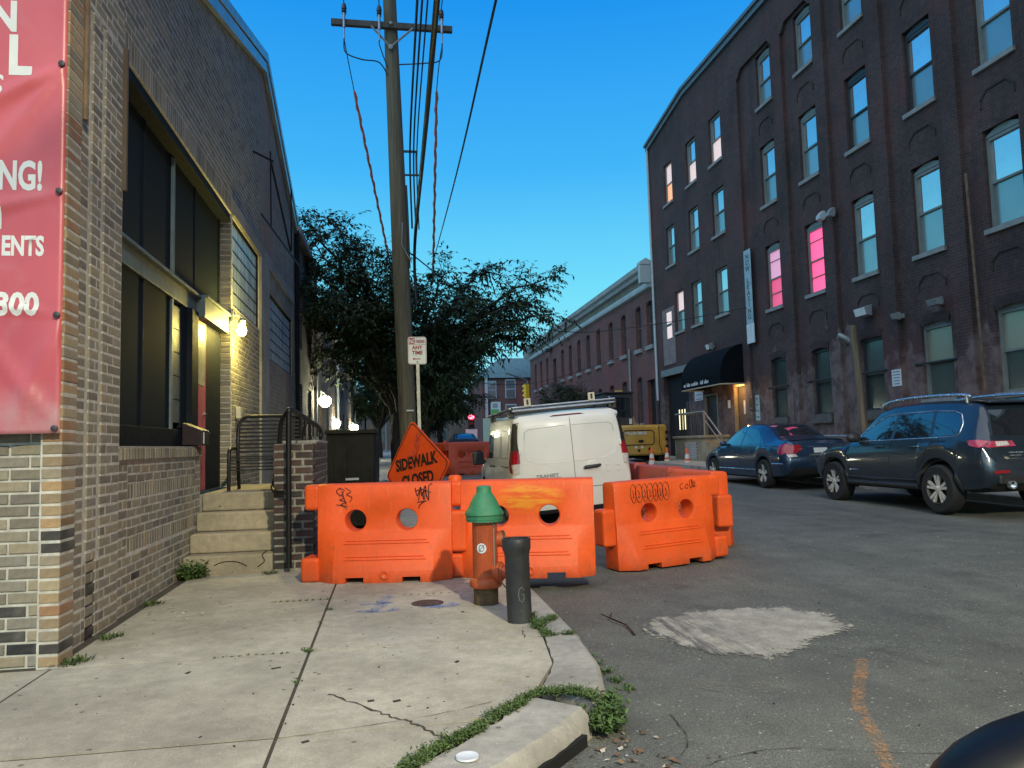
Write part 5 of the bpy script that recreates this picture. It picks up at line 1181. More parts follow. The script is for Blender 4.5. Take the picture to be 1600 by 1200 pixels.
# ---- dumpster and screen
du = thing("dumpster", "large black steel dumpster behind the stoop wall", "dumpster", (-.5, 11.6, .2), world=True)
M_dump = plain("black_bin_paint", (.006,.0065,.0065), .7, var=.4, vs_=4, spec=.2)
m = MB(); m.prism([(11.0,.22),(12.6,.22),(12.75,1.5),(10.95,1.5)], -.86, -.20, 'x'); m.build("body", M_dump, du, bevel=.015)
m = MB(); m.box(-.88,10.92,1.502,-.18,12.8,1.56); m.build("lid", M_dump, du, bevel=.01); m = MB(); m.box(-.6,10.93,.86,-.42,10.95,.89); m.build("handle", M_clamp, du)
for i in range(4): mm = MB(); mm.box(-.80+.18*i,10.955,.3,-.77+.18*i,10.985,1.45); mm.build("rib", M_dump, du)
fe = thing("screen_fence", "grey panelled site fence running along the far pavement", "fence", (-.3, 16, .3), world=True)
M_pan = plain("grey_sheet_panel", (.13,.135,.135), .7, var=.25, vs_=2)
for i in range(5): mm = MB(); y = 13.0+1.95*i; mm.box(-.32, y, .27+rise(y), -.285, y+1.92, 1.52+rise(y)); mm.build("panel", M_pan, fe); mm = MB(); mm.box(-.34,y-.03,.2+rise(y),-.27,y-.002,1.6+rise(y)); mm.build("post", M_dframe, fe)
# ---- lamps on the left walls
def wall_lamp(loc, label, col, strength, watts, pole=None, r=.07):
    t = thing("wall_lamp", label, "lamp", loc); m = MB(); m.lathe([(.02,.12),(.045,.10),(.05,.07),(.045,.055)], 14); m.tube([(-.09,-.03,.16),(-.04,-.01,.17),(0,0,.12)], .013, 6); m.box(-.112,-.06,.08,-.09,.06,.22); m.build("bracket", M_lampg, t, smooth=40)
    m = MB(); m.lathe([(.03,.06),(r*.75,.035),(r,-.03),(r*.95,-.03-r*.5),(r*.6,-.03-r*1.0),(r*.2,-.03-r*1.2)], 18); m.build("globe", emit("lit_globe", col, strength), t, smooth=50)
    l = bpy.data.lights.new("lamp_light", 'POINT'); l.energy = watts; l.color = col; l.shadow_soft_size = .09; lo = bpy.data.objects.new("lamp_light", l); COL.objects.link(lo); lo.parent = t; lo.location = (.10, -.05, -.03); return t
wall_lamp((BX+.115, 9.96+.16, 2.86), "glowing jelly jar lamp on the brick wall beside the pink door", (1.0,.80,.20), 24, 120, r=.06)
wall_lamp((BX+.25, 21.3, 2.66), "brightest glowing white lamp further up the left pavement", (1.0,.97,.62), 80, 380, r=.165)
wall_lamp((BX+.05, 28.4, 2.28), "second glowing lamp along the left pavement behind the dumpster", (1.0,.98,.68), 80, 300, r=.18)
wall_lamp((BX+.15, 40.6, 2.45), "farthest glowing lamp low above the black dumpster", (1.0,.98,.68), 80, 300, r=.24)
# ---- houses further up the left side
for (ya, yb, h, lab, mt) in ((16.85, 21.0, 6.0, "dark brick building joined to the far end of the workshop", M_bpat2), (21.6, 30, 5.2, "dim row house behind the tree with a lamp on its wall", M_bpat2), (30.3, 45, 5.6, "row house at the far end of the left pavement", M_bpat2)):
    t = thing("row_house", lab, "building", (-4, (ya+yb)/2, .2), world=True); hs_ = []
    n = max(2, int((yb-ya)/2.6))
    for i in range(n): c = ya + (yb-ya)*(i+.5)/n; hs_ += [(c-.45, c+.45, 1.3, 2.8), (c-.45, c+.45, 3.6, 5.0 if h > 5.3 else 4.7)]
    m = MB(); wall_x(m, BX-.02, ya, yb, 0, h, hs_, .15, 1); m.quad((-9,ya,0),(BX-.02,ya,0),(BX-.02,ya,h),(-9,ya,h)); m.quad((-9,yb,0),(BX-.02,yb,0),(BX-.02,yb,h),(-9,yb,h)); m.quad((-9,ya,h),(BX-.02,ya,h),(BX-.02,yb,h),(-9,yb,h)); m.build("wall", mt, t, fix=False)
    for a, b, c, d in hs_:
        f = MB(); f.box(BX-.15,a,c,BX-.09,a+.06,d); f.box(BX-.15,b-.06,c,BX-.09,b,d); f.box(BX-.15,a+.06,(c+d)/2-.03,BX-.09,b-.06,(c+d)/2+.03); f.box(BX-.15,a+.06,d-.06,BX-.09,b-.06,d); w = f.build("window", M_wframe, t); g = MB(); g.quad((BX-.13,a+.06,c),(BX-.13,b-.06,c),(BX-.13,b-.06,d-.06),(BX-.13,a+.06,d-.06)); g.build("pane", M_pgr, w)
    m = MB(); m.box(BX-.3, ya, h-.02, BX+.12, yb, h+.14); m.build("cornice", M_conc, t); m = MB(); m.tube([(BX+.06,yb-.2,.2),(BX+.06,yb-.2,h)], .05, 8); m.build("downpipe", M_pipeg, t, smooth=40)
# ---- banner on the workshop front
bn = thing("vinyl_banner", "faded red vinyl banner with white lettering fixed to the workshop front", "banner", (-2.4, 4.70, 2.8), world=True)
q = N("red_vinyl"); a = q.noise(1.2, 4, .55, None, (1, 1, .8)); b = q.noise(3.0, 5, .65); 
col = q.ramp(a, [(.3,(.40,.062,.085)), (.6,(.52,.10,.125)), (.8,(.58,.17,.19))]); col = q.mix(q.ramp(b, [(.55,(0,0,0)), (.75,(.35,.35,.35))]), col, (.45,.2,.22))
sx = q.n("SeparateXYZ"); q.l(q.n("NewGeometry").outputs['Position'], sx.inputs[0]); lowm = q.math('MULTIPLY', q.math('SUBTRACT', 1.72, sx.outputs[2]), 6, True)
col = q.mix(q.math('MULTIPLY', lowm, q.ramp(b, [(.4,(.2,)*3), (.6,(.8,)*3)])), col, (.42,.24,.25)); q.l(col, q.b.inputs['Base Color']); q.set(Roughness=.36); bannermat = q.m
import mathutils
def fold(x, z):
    v = 0
    for (px_, pz, ang, w, am) in ((-1.84,3.58,-148,.045,.020),(-1.84,3.58,-125,.03,.012),(-1.84,4.6,-140,.05,.022),(-1.84,2.82,-165,.05,.010),(-1.84,2.1,-110,.05,.012),(-1.84,1.45,128,.05,.010),(-1.84,2.1,170,.04,.008)):
        d = Vector((math.cos(R(ang)), math.sin(R(ang)))); r = Vector((x-px_, z-pz)); t = r.dot(d)
        if t > 0: s = abs(r.x*d.y - r.y*d.x)/(w*(.35+t*1.2)); v += 2.2*am*math.exp(-s*s)*min(1, t*5)*math.exp(-t*.6)
    return v
def by(x, z): return 4.705 - .018 - fold(x, z) - .006*math.sin(x*3+z*1.7)*min(1,(-1.82-x)*4)
m = MB(); nx, nz = 48, 150; X0, X1, Z0, Z1 = -3.5, -1.832, 1.428, 5.2
m.v = [(X0+(X1-X0)*i/nx, by(X0+(X1-X0)*i/nx, Z0+(Z1-Z0)*j/nz), Z0+(Z1-Z0)*j/nz) for j in range(nz+1) for i in range(nx+1)]
m.f = [(j*(nx+1)+i, j*(nx+1)+i+1, (j+1)*(nx+1)+i+1, (j+1)*(nx+1)+i) for j in range(nz) for i in range(nx)]; m.mi = [0]*len(m.f)
sheet_o = m.build("vinyl_sheet", bannermat, bn, smooth=180, fix=False); so_ = sheet_o.modifiers.new("thickness", 'SOLIDIFY'); so_.thickness = .002; so_.offset = 1
M_btxt = plain("banner_white", (.62,.64,.63), .5, var=.08)
for txt, xr, zb, h, sxx, bd in (("N", -2.100, 3.774, .245, .80, .010), ("L", -2.028, 3.519, .315, .80, .014), ("S", -2.164, 3.367, .20, .85, .002), ("ING!", -1.948, 2.833, .232, .58, .008), ("N", -2.156, 2.60, .175, .7, .004), ("ENTS", -1.936, 2.448, .155, .62, .006), ("300", -1.956, 2.104, .178, .85, .007)):
    o = letters("lettering", txt, M_btxt, bn, frame_m((xr, 4.705, zb), (1,0,0), (0,0,1)), h, sxx, bd, 'RIGHT', .0)
    bm = bmesh.new(); bm.from_mesh(o.data); bmesh.ops.subdivide_edges(bm, edges=bm.edges, cuts=2); mw = Matrix.Translation(bn.location) @ o.matrix_basis; inv = mw.inverted()
    for v in bm.verts: w = mw @ v.co; w.y = by(w.x, w.z) - .004; v.co = inv @ w
    bm.to_mesh(o.data); bm.free()
for z in (3.58, 2.82, 2.10, 1.455): m = MB(); m.lathe([(.018,0),(.018,.012),(.008,.016)], 12, (-1.855, 4.70-.026, z), Matrix.Rotation(R(90),3,'X')); m.build("fixing_bolt", M_dframe, bn, smooth=40)
# ---- traffic signals at the junction
def signal(loc, label, housing, rz=0, lit=None, h=1.05):
    t = thing("traffic_signal", label, "traffic light", loc, rz); m = MB(); m.box(-.17,-.12,0,.17,.12,h); m.build("housing", housing, t, bevel=.03)
    for i in range(3):
        z = h-.19-i*.335; m = MB(); m.lathe([(.15,0),(.15,.01),(.02,.03)], 16, (0,-.12,z), Matrix.Rotation(R(90),3,'X')); on = lit is not None and i == 0
        m.build("lens", emit("red_signal_glow", (1.0,.03,.05), lit) if on else M_dframe, t, smooth=50)
        if on: continue
        m = MB(); pts = [(.14*math.cos(R(a)), .14*math.sin(R(a))) for a in range(-20, 201, 20)]; m.loft([[(x,-.12,z+y) for x, y in pts],[(x,-.32,z+y*.95) for x, y in pts]], closed=False, caps=False); m.build("visor", housing, t, smooth=50)
    return t
M_sigy = plain("signal_yellow", (.95,.55,.03), .45, emis=None); M_sigd = plain("signal_dark", (.02,.02,.018), .5)
s1 = signal((6.37,60,2.55), "traffic light glowing red beyond the barriers by the white van's mirror", M_sigd, 0, 45); m = MB(); m.tube([(0,.2,-2.1),(0,.2,1.2)], .07, 8); m.build("pole", M_lampg, s1, smooth=40); m = MB(); m.box(-.3,-.16,-.75,.3,-.13,.0); m.build("sign_plate", M_white, s1)
rl_ = bpy.data.lights.new("red_glow", 'POINT'); rl_.energy = 50; rl_.color = (1,.05,.05); rl_.shadow_soft_size = .1; ro = bpy.data.objects.new("red_glow", rl_); COL.objects.link(ro); ro.parent = s1; ro.location = (0,-.5,.85); s1.scale = (1.5,1,1.1)
s2 = signal((9.95,55,4.62), "yellow backed traffic light hanging over the junction left of the low building", M_sigy, R(28)+math.pi); m = MB(); m.tube([(0,.1,1.05),(0,.1,1.3),(3,1.5,1.6)], .05, 8); m.build("mast_arm", M_lampg, s2, smooth=40)
s3 = signal((-.2,58,3.6), "small far traffic light glowing red under the tree", M_sigd, 0, 25)
m = MB(); m.tube([(0,.2,-3),(0,.2,1.2)], .06, 8); m.build("pole", M_lampg, s3, smooth=40)
# ---- traffic cones
M_cone = plain("cone_orange", (.70,.12,.02), .5); M_cw = plain("cone_white_band", (.62,.62,.60), .4)
def cone(loc, label):
    t = thing("traffic_cone", label, "traffic cone", loc, group="traffic cones by the digger")
    m = MB(); m.box(-.18,-.18,0,.18,.18,.04); m.build("base", M_cone, t, bevel=.01); m = MB(); m.lathe([(.135,.04),(.108,.20)], 20); m.build("lower_sleeve", M_cw, t, smooth=40)
    m = MB(); m.lathe([(.109,.20),(.095,.28)], 20); m.build("orange_ring", M_cone, t, smooth=40); m = MB(); m.lathe([(.094,.28),(.065,.45)], 20); m.build("upper_sleeve", M_cw, t, smooth=40); m = MB(); m.lathe([(.066,.45),(.035,.66),(.025,.67)], 20); m.build("tip", M_cone, t, smooth=40)
cone((10.02,28.6,riser(28.6)), "leftmost orange and white cone next to the van's tail light"); cone((10.75,28.9,riser(28.9)), "middle cone of the three in front of the yellow digger"); cone((10.9,27.2,riser(27.2)), "rightmost cone standing clear of the digger near the entrance landing")
# ---- small litter
m = MB(); m.lathe([(.001,.004),(.036,.005),(.040,.008),(.043,.008),(.044,.0)], 28); o = m.build("cup_lid", M_white, smooth=40); o.location = (.275,2.985,KT+.009); tag(o, "white round paper cup lid lying on the near kerb block", "lid")
m = MB(); m.tube([(1.60,5.05,.012),(1.62,5.3,.02),(1.56,5.48,.03),(1.60,5.60,.035)], .006, 5); m.tube([(1.56,5.48,.03),(1.52,5.58,.04)], .004, 5); o = m.build("twig", M_iron_b); tag(o, "thin dark forked twig beside the pale concrete patch", "twig")

# ================================================================== VEHICLES
M_tyre = plain("tyre_rubber", (.012,.012,.012), .85, var=.3, vs_=20); M_under = plain("underbody_black", (.006,.006,.006), .9, var=0); M_alloy = plain("alloy", (.60,.58,.53), .3, .35, .1); M_trimb = plain("black_trim", (.018,.018,.02), .5, var=.15)
M_cglass = N("car_glass"); M_cglass.set(Base_Color=(.012,.016,.02), Roughness=.04); M_cglass.b.inputs['Specular IOR Level'].default_value = .9; M_cglass.b.inputs['Coat Weight'].default_value = 1; M_cglass.b.inputs['Coat IOR'].default_value = 1.8; M_cglass = M_cglass.m
M_tred = plain("red_tail_lens", (.30,.008,.015), .12, var=.2, vs_=30, coat=.8); M_tclr = plain("clear_lens", (.55,.50,.48), .12, var=.25, vs_=40, coat=.8); M_tpink = plain("pinkish_lens", (.42,.05,.09), .15, var=.3, vs_=12, coat=.8)
M_chr = plain("bright_trim", (.62,.66,.70), .25, .9, .05)
def lerp_table(T, y):
    if y <= T[0][0]: return T[0][1:]
    for a, b in zip(T[:-1], T[1:]):
        if y <= b[0]:
            t = (y-a[0])/(b[0]-a[0]); return tuple(p+(q-p)*t for p, q in zip(a[1:], b[1:]))
    return T[-1][1:]
def smooth_table(T, y, L):
    h = .05; s = [0]*7; W = 0
    for d, w in ((-1,.25),(-.5,.5),(0,1),(.5,.5),(1,.25)):
        v = lerp_table(T, min(max(y+d*h*2, T[0][0]), T[-1][0])); s = [a+b*w for a, b in zip(s, v)]; W += w
    return [a/W for a in s]
def car_body(T, axles, ra, zc, step=.07, blunt=False):
    L = T[-1][0]; ys = []; y = 0
    while y < L: ys.append(y); y += step
    ys += [L] + [r[0] for r in T]
    for a in axles: ys += [a-ra-.004, a-ra+.004, a+ra-.004, a+ra+.004] + [a + ra*math.sin(R(k)) for k in range(-80, 81, 10)]
    ys = sorted({round(v, 4) for v in ys if 0 <= v <= L}); rings = []
    for y in ys:
        zb, zs, zt, wb, wm, ws, wt = smooth_table(T, y, L) if .12 < y < L-.1 else lerp_table(T, y)
        for a in axles:
            if abs(y-a) < ra: zb = max(zb, zc + math.sqrt(ra*ra-(y-a)**2)); wb = max(wb, wm-.015)
        h = zs-zb; g = zt-zs
        half = [(0,zb),(wb*.8,zb),(wb,zb+min(.05,h*.15)),(wm-.01,zb+h*.30),(wm,zb+h*.55),(wm-.012,zb+h*.80),(ws+.006,zs-min(.03,h*.1)),(ws,zs),(ws+(wt-ws)*.12,zs+g*.10),(ws+(wt-ws)*.45,zs+g*.45),(ws+(wt-ws)*.80,zs+g*.78),(wt,zs+g*.93),(wt*.88,zt),(wt*.5,zt+.012*min(1,g*3+.5)),(0,zt+.018*min(1,g*3+.5))]
        rings.append([(x, y, z) for x, z in half] + [(-x, y, z) for x, z in reversed(half[1:-1])])
    m = MB(); n = len(rings[0]); m.loft(rings)
    k = 0
    for i in range(len(rings)-1):
        for j in range(n):
            if j in (0, 1, n-1, n-2): m.mi[k] = 1
            k += 1
    return m
class Car:
    def __init__(s, t, m, mats, sharp=38):
        s.t = t; me = m.mesh("body", mats, sharp); s.o = put("body", me, t)
        s.bvh = BVHTree.FromPolygons([Vector(v) for v in m.v], [tuple(f) for f in m.f])
    def hit(s, p, axis):
        d = {'x+': Vector((-1,0,0)), 'x-': Vector((1,0,0)), 'y-': Vector((0,1,0)), 'y+': Vector((0,-1,0)), 'z+': Vector((0,0,-1))}[axis]
        if axis[0] == 'x': o = Vector((3 if axis == 'x+' else -3, p[0], p[1]))
        elif axis[0] == 'y': o = Vector((p[0], -3 if axis == 'y-' else 9, p[1]))
        else: o = Vector((p[0], p[1], 5))
        h, nrm, i, dd = s.bvh.ray_cast(o, d)
        if h is None: return None
        if nrm.dot(d) > 0: nrm = -nrm
        return h, nrm
    def patch(s, name, poly, axis, mat, off=.006, cuts=3, parent=None, skirt=True):
        bm = bmesh.new(); vs = [bm.verts.new((p[0], p[1], 0)) for p in poly]; bm.faces.new(vs)
        bmesh.ops.triangulate(bm, faces=bm.faces[:]); bmesh.ops.subdivide_edges(bm, edges=bm.edges[:], cuts=cuts, use_grid_fill=True)
        last = None; bad = []
        for v in bm.verts:
            r = s.hit((v.co.x, v.co.y), axis)
            if r is None: bad.append(v); continue
            v.co = r[0] + r[1]*off
        bmesh.ops.delete(bm, geom=bad, context='VERTS')
        if skirt:
            be = [e for e in bm.edges if e.is_boundary]; ex = bmesh.ops.extrude_edge_only(bm, edges=be)
            dd = {'x+': Vector((-1,0,0)), 'x-': Vector((1,0,0)), 'y-': Vector((0,1,0)), 'y+': Vector((0,-1,0)), 'z+': Vector((0,0,-1))}[axis]
            for v in [g for g in ex['geom'] if isinstance(g, bmesh.types.BMVert)]: v.co += dd*(off+.006)
        bmesh.ops.recalc_face_normals(bm, faces=bm.faces); me = bpy.data.meshes.new(name); bm.to_mesh(me); bm.free(); me.materials.append(mat)
        me.polygons.foreach_set('use_smooth', [True]*len(me.polygons)); me.set_sharp_from_angle(angle=R(40))
        return put(name, me, parent or s.t)
    def line(s, name, pts, axis, r, mat, closed=False, parent=None, off=.0):
        P = []
        for p in pts:
            h = s.hit(p, axis)
            if h: P.append(tuple(h[0] + h[1]*off))
        m = MB(); m.tube(P, r, 6, closed=closed); return put(name, m.mesh(name, mat, 60), parent or s.t)
    def both(s, fn):
        for ax in ('x-', 'x+'): fn(ax)
def dens(pts, k=5, closed=False):
    out = []; n = len(pts)
    for i in range(n if closed else n-1):
        a, b = pts[i], pts[(i+1) % n]
        for t in range(k): out.append((a[0]+(b[0]-a[0])*t/k, a[1]+(b[1]-a[1])*t/k))
    return out if closed else out + [pts[-1]]
wheelcache = {}
def wheel(t, x, y, z, r, w, rimr, spokes, side, key):
    if key not in wheelcache:
        m = MB(); P = [(rimr,-w/2),(r-.03,-w/2),(r-.006,-w*.36),(r,-w*.2),(r,w*.2),(r-.006,w*.36),(r-.03,w/2),(rimr,w/2),(rimr-.01,0)]
        m.lathe([(rimr*.3,-w*.3)]+P, 40, caps=False); ty = m
        d = MB(); d.lathe([(rimr,w/2-.004),(rimr-.018,w/2+.002),(rimr-.03,w/2-.02),(rimr-.035,w/2-.07),(.08,w/2-.075),(.001,w/2-.07)], 40, caps=False)
        sp = MB()
        for k in range(spokes):
            a = 2*math.pi*k/spokes
            for s_ in ((-.10,.10) if spokes == 5 and key == 'suv' else (0,)):
                a1, a2 = a + s_*.9, a + s_*1.9; w1, w2 = (.016,.022) if s_ else (.026,.045)
                p = [Vector((math.cos(q)*rr, math.sin(q)*rr, 0)) for q, rr in ((a1,.035),(a2,rimr-.012))]; dr = (p[1]-p[0]).normalized(); nr = Vector((-dr.y,dr.x,0))
                v = [p[0]+nr*w1, p[0]-nr*w1, p[1]-nr*w2, p[1]+nr*w2]; hb = w/2-.045; ht = w/2-.004
                sp.add([tuple(q+Vector((0,0,hb))) for q in v]+[tuple(q+Vector((0,0,ht-(.012 if i < 2 else 0)))) for i, q in enumerate(v)], [(0,3,2,1),(4,5,6,7),(0,1,5,4),(1,2,6,5),(2,3,7,6),(3,0,4,7)])
        sp.lathe([(.06,w/2-.05),(.05,w/2-.012),(.02,w/2-.006)], 18)
        wheelcache[key] = (ty.mesh("wheel", M_tyre, 35), d.mesh("rim_barrel", M_trimb, 35), sp.mesh("rim", M_alloy, 30))
    ty, d, sp = wheelcache[key]
    o = put("wheel", ty, t, loc=(x, y, z), rot=(0, R(90 if side > 0 else -90), R(0))); put("rim_barrel", d, o); put("rim", sp, o); return o
# ---------------------------------------------------------------- sedan
def sedan(name, label, loc, rz, paint):
    t = thing(name, label, "car", loc, rz)
    T = [(0,.45,.66,.70,.62,.74,.70,.55),(.05,.32,.74,.86,.70,.80,.74,.60),(.13,.25,.84,1.02,.76,.845,.775,.62),(.20,.24,.90,1.06,.80,.86,.80,.64),(.55,.22,.94,1.08,.83,.872,.815,.60),(.78,.2,.95,1.13,.84,.875,.82,.57),(1.2,.2,.95,1.34,.84,.876,.815,.545),(1.5,.2,.945,1.415,.84,.876,.81,.56),(1.95,.2,.935,1.44,.84,.876,.81,.57),(2.4,.2,.925,1.425,.84,.876,.81,.565),(2.75,.2,.915,1.33,.84,.875,.81,.575),(3.35,.2,.90,1.02,.84,.872,.80,.64),(3.5,.2,.88,.985,.84,.87,.79,.66),(4.0,.22,.80,.90,.80,.855,.74,.60),(4.3,.24,.70,.78,.72,.80,.66,.5),(4.44,.27,.58,.64,.60,.70,.56,.42),(4.5,.32,.48,.52,.48,.56,.44,.34)]
    c = Car(t, car_body(T, (.95,3.65), .352, .32), [paint, M_under])
    for ax, s in (('x-',-1),('x+',1)):
        for x, y in ((.885,.95),(.885,3.65)): wheel(t, s*(x-.10), y, .318, .318, .20, .225, 5, s, 'sedan')
        c.patch("side_window", [(2.16,.955),(3.12,.945),(2.86,1.12),(2.55,1.26),(2.30,1.325),(2.13,1.33)], ax, M_cglass, .004)
        c.patch("side_window", [(1.20,.985),(2.09,.957),(2.06,1.335),(1.72,1.325),(1.50,1.27),(1.34,1.16)], ax, M_cglass, .004); c.patch("quarter_window", [(1.02,.99),(1.16,.985),(1.30,1.15),(1.40,1.205),(1.25,1.12)], ax, M_cglass, .004)
        c.line("door_seam", dens([(2.12,.33),(2.12,.94)]), ax, .004, M_under); c.line("door_seam", dens([(3.2,.36),(3.2,.90)]), ax, .004, M_under); c.line("door_seam", dens([(1.36,.45),(1.15,.7),(1.12,.95)]), ax, .004, M_under)
        c.line("side_moulding", dens([(1.33,.40),(3.27,.40)], 12), ax, .014, M_chr if name == "parked_sedan" else M_trimb); c.line("side_moulding", dens([(.12,.55),(.56,.55)], 4), ax, .012, M_chr if name == "parked_sedan" else M_trimb)
        for y in (1.45, 2.35): c.line("door_handle", dens([(y,.80),(y+.2,.80)]), ax, .013, paint, off=.02)
        h = c.hit((3.02,.98), ax)[0]; m = MB(); m.ball((h.x+s*.10,3.0,1.0),.09,12,8,(1.1,.7,.8)); m.box(min(h.x-s*.03,h.x+s*.08),2.98,.96,max(h.x-s*.03,h.x+s*.08),3.02,.99); m.build("mirror", paint, t, smooth=50)
        c.patch("tail_light", [(.34,.94),(.20,.98),(.10,.93),(.09,.80),(.16,.74),(.30,.78)], ax, M_tred, .008); c.patch("headlight", [(4.1,.72),(4.35,.62),(4.36,.52),(4.15,.60)], ax, M_tclr, .006)
        for q in ((.72,.93),(.44,.95),(.42,.85),(.60,.76),(.77,.75)),: c.patch("tail_light", [(s*a, b) for a, b in q], 'y-', M_tred, .008)
        c.patch("reverse_light", [(s*.76,.745),(s*.60,.755),(s*.55,.70),(s*.74,.68)], 'y-', M_tclr, .010)
    c.patch("rear_window", [(-.56,.80),(.56,.80),(.50,1.38),(-.50,1.38)], 'z+', M_cglass, .004, 5); c.patch("windscreen", [(-.60,3.28),(.60,3.28),(.50,2.52),(-.50,2.52)], 'z+', M_cglass, .004, 5)
    m = MB(); m.box(-.26,-.03,.72,.26,.06,.735); m.build("trunk_trim", M_chr, t)
    m = MB(); m.box(-.15,.02,.77,.15,.06,.88); m.build("licence_plate", M_white, t)
    c.line("boot_lip", dens([(-.62,.2),(.62,.2)], 10), 'z+', .014, paint, off=.008)
    return t, c
civ, cc = sedan("parked_sedan", "dark blue sedan parked between the grey SUV and the awning", (9.13, 15.25, riser(16.5)+.003), 0, car_paint("dark_blue_paint", (.016,.04,.085), .45))
t_, c_ = sedan("distant_car", "black car far down the street behind the red brown barrier", (4.2, 42, roadz(4.2,42)), 0, plain("dull_black_paint", (.012,.013,.015), .5, spec=.25))
# ---------------------------------------------------------------- SUV
t = suv = thing("parked_suv", "dark grey blue SUV parked at the far kerb nearest the camera", "car", (8.97, 9.42, riser(11.5)+.003), 0)
T = [(0,.50,.76,.82,.62,.80,.74,.60),(.05,.42,.84,.92,.74,.865,.80,.66),(.11,.37,.98,1.10,.80,.90,.845,.70),(.20,.35,1.05,1.34,.84,.915,.86,.67),(.30,.34,1.075,1.565,.86,.925,.865,.63),(.42,.33,1.08,1.62,.87,.93,.87,.62),(.9,.30,1.08,1.665,.88,.932,.87,.635),(1.5,.30,1.065,1.685,.88,.932,.87,.645),(2.2,.30,1.05,1.67,.88,.932,.868,.635),(2.6,.30,1.04,1.60,.88,.93,.866,.625),(3.2,.30,1.02,1.16,.88,.93,.86,.70),(3.35,.30,1.01,1.105,.88,.93,.855,.70),(3.9,.32,.96,1.05,.87,.925,.83,.66),(4.3,.36,.88,.96,.80,.87,.76,.58),(4.52,.42,.72,.80,.66,.76,.66,.48),(4.62,.48,.60,.64,.52,.62,.52,.38)]
M_suv = car_paint("slate_blue_paint", (.018,.031,.047), .4)
c = Car(t, car_body(T, (.95,3.66), .415, .365), [M_suv, M_under])
for ax, s in (('x-',-1),('x+',1)):
    for y in (.95, 3.66):
        wheel(t, s*(.94-.115), y, .362, .362, .235, .235, 5, s, 'suv')
        arc = [(y+.435*math.cos(R(a)), .365+.435*math.sin(R(a))) for a in range(-12, 193, 8)]; c.line("arch_trim", arc, ax, .033, M_trimb)
    c.patch("side_window", [(2.08,1.115),(3.02,1.095),(2.80,1.24),(2.50,1.40),(2.28,1.475),(2.06,1.49)], ax, M_cglass, .004); c.patch("side_window", [(1.16,1.135),(2.00,1.115),(1.98,1.495),(1.2,1.505)], ax, M_cglass, .004); c.patch("quarter_window", [(.60,1.16),(1.09,1.137),(1.12,1.503),(.80,1.49),(.66,1.45),(.57,1.32)], ax, M_cglass, .004)
    c.line("window_trim", dens([(3.10,1.08),(2.0,1.10),(1.1,1.122),(.62,1.14),(.55,1.18),(.535,1.32),(.62,1.46),(.78,1.512),(1.2,1.53),(2.05,1.52),(2.3,1.50),(2.55,1.42),(2.85,1.26),(3.10,1.09)], 4), ax, .0095, M_chr)
    for P in ([(2.04,.45),(2.04,1.08)],[(3.18,.50),(3.2,1.0)],[(1.50,.52),(1.22,.80),(1.10,1.08)]): c.line("door_seam", dens(P), ax, .004, M_under)
    c.line("sill_trim", dens([(1.40,.47),(3.22,.47)], 12), ax, .022, M_trimb); c.line("sill_trim", dens([(1.40,.38),(3.22,.38)], 12), ax, .05, M_trimb)
    for y in (1.32, 2.22): c.line("door_handle", dens([(y,.985),(y+.2,.98)]), ax, .016, M_suv, off=.022)
    h = c.hit((3.0,1.12), ax)[0]; m = MB(); m.ball((h.x+s*.13,2.97,1.15),.125,14,8,(1.05,.55,.72)); m.box(min(h.x,h.x+s*.1),2.95,1.08,max(h.x,h.x+s*.1),3.0,1.12); m.build("mirror", M_trimb, t, smooth=50)
    c.line("badge", dens([(2.9,.60),(3.15,.60)]), ax, .008, M_chr)
    pts = [(s*.60,.55,1.70),(s*.60,.62,1.735),(s*.605,.9,1.755),(s*.61,1.6,1.768),(s*.605,2.2,1.745),(s*.60,2.5,1.70),(s*.60,2.58,1.64)]; m = MB(); m.tube(smooth_path(pts,4), .024, 12); m.tube([(s*.60,.62,1.62),(s*.60,.62,1.735)], .02, 6); m.build("roof_rail", M_chr, t, smooth=60)
    c.patch("tail_light", [(.36,1.07),(.20,1.08),(.11,1.06),(.11,.985),(.16,.97),(.30,1.0)], ax, M_tpink, .010); c.patch("headlight", [(4.05,.90),(4.38,.86),(4.42,.78),(4.1,.83)], ax, M_tclr, .006)
    c.patch("tail_light", [(s*.83,1.06),(s*.40,1.06),(s*.36,.985),(s*.80,.97)], 'y-', M_tpink, .010); c.patch("reverse_light", [(s*.66,1.05),(s*.48,1.055),(s*.46,1.0),(s*.66,.985)], 'y-', M_tclr, .014)
    c.patch("reflector", [(s*.78,.655),(s*.55,.66),(s*.55,.62),(s*.78,.615)], 'y-', M_tred, .010)
    m = MB(); m.lathe([(.055,0),(.055,.06),(.045,.06),(.045,.01)], 16, (s*.55,-.0,.46), Matrix.Rotation(R(90),3,'X')); m.build("exhaust", M_chr, t, smooth=40)
c.patch("rear_window", [(-.66,1.14),(.66,1.14),(.57,1.50),(-.57,1.50)], 'y-', M_cglass, .006, 5); c.patch("windscreen", [(-.64,3.16),(.64,3.16),(.54,2.64),(-.54,2.64)], 'z+', M_cglass, .004, 5)
c.line("tailgate_seam", dens([(-.70,1.14),(-.72,1.0),(-.74,.78),(.74,.78),(.72,1.0),(.70,1.14)], 6), 'y-', .004, M_under); c.line("badge", dens([(-.5,.90),(-.28,.90)]), 'y-', .010, M_chr); c.line("badge", dens([(-.5,.86),(-.33,.86)]), 'y-', .008, M_chr)
m = MB(); m.prism([(.22,1.60),(.60,1.65),(.60,1.685),(.24,1.635)], -.58, .58, 'x'); m.build("spoiler", M_suv, t, bevel=.01)
m = MB(); m.box(-.72,-.02,.46,.72,.10,.60); m.build("bumper_trim", M_trimb, t, bevel=.03)
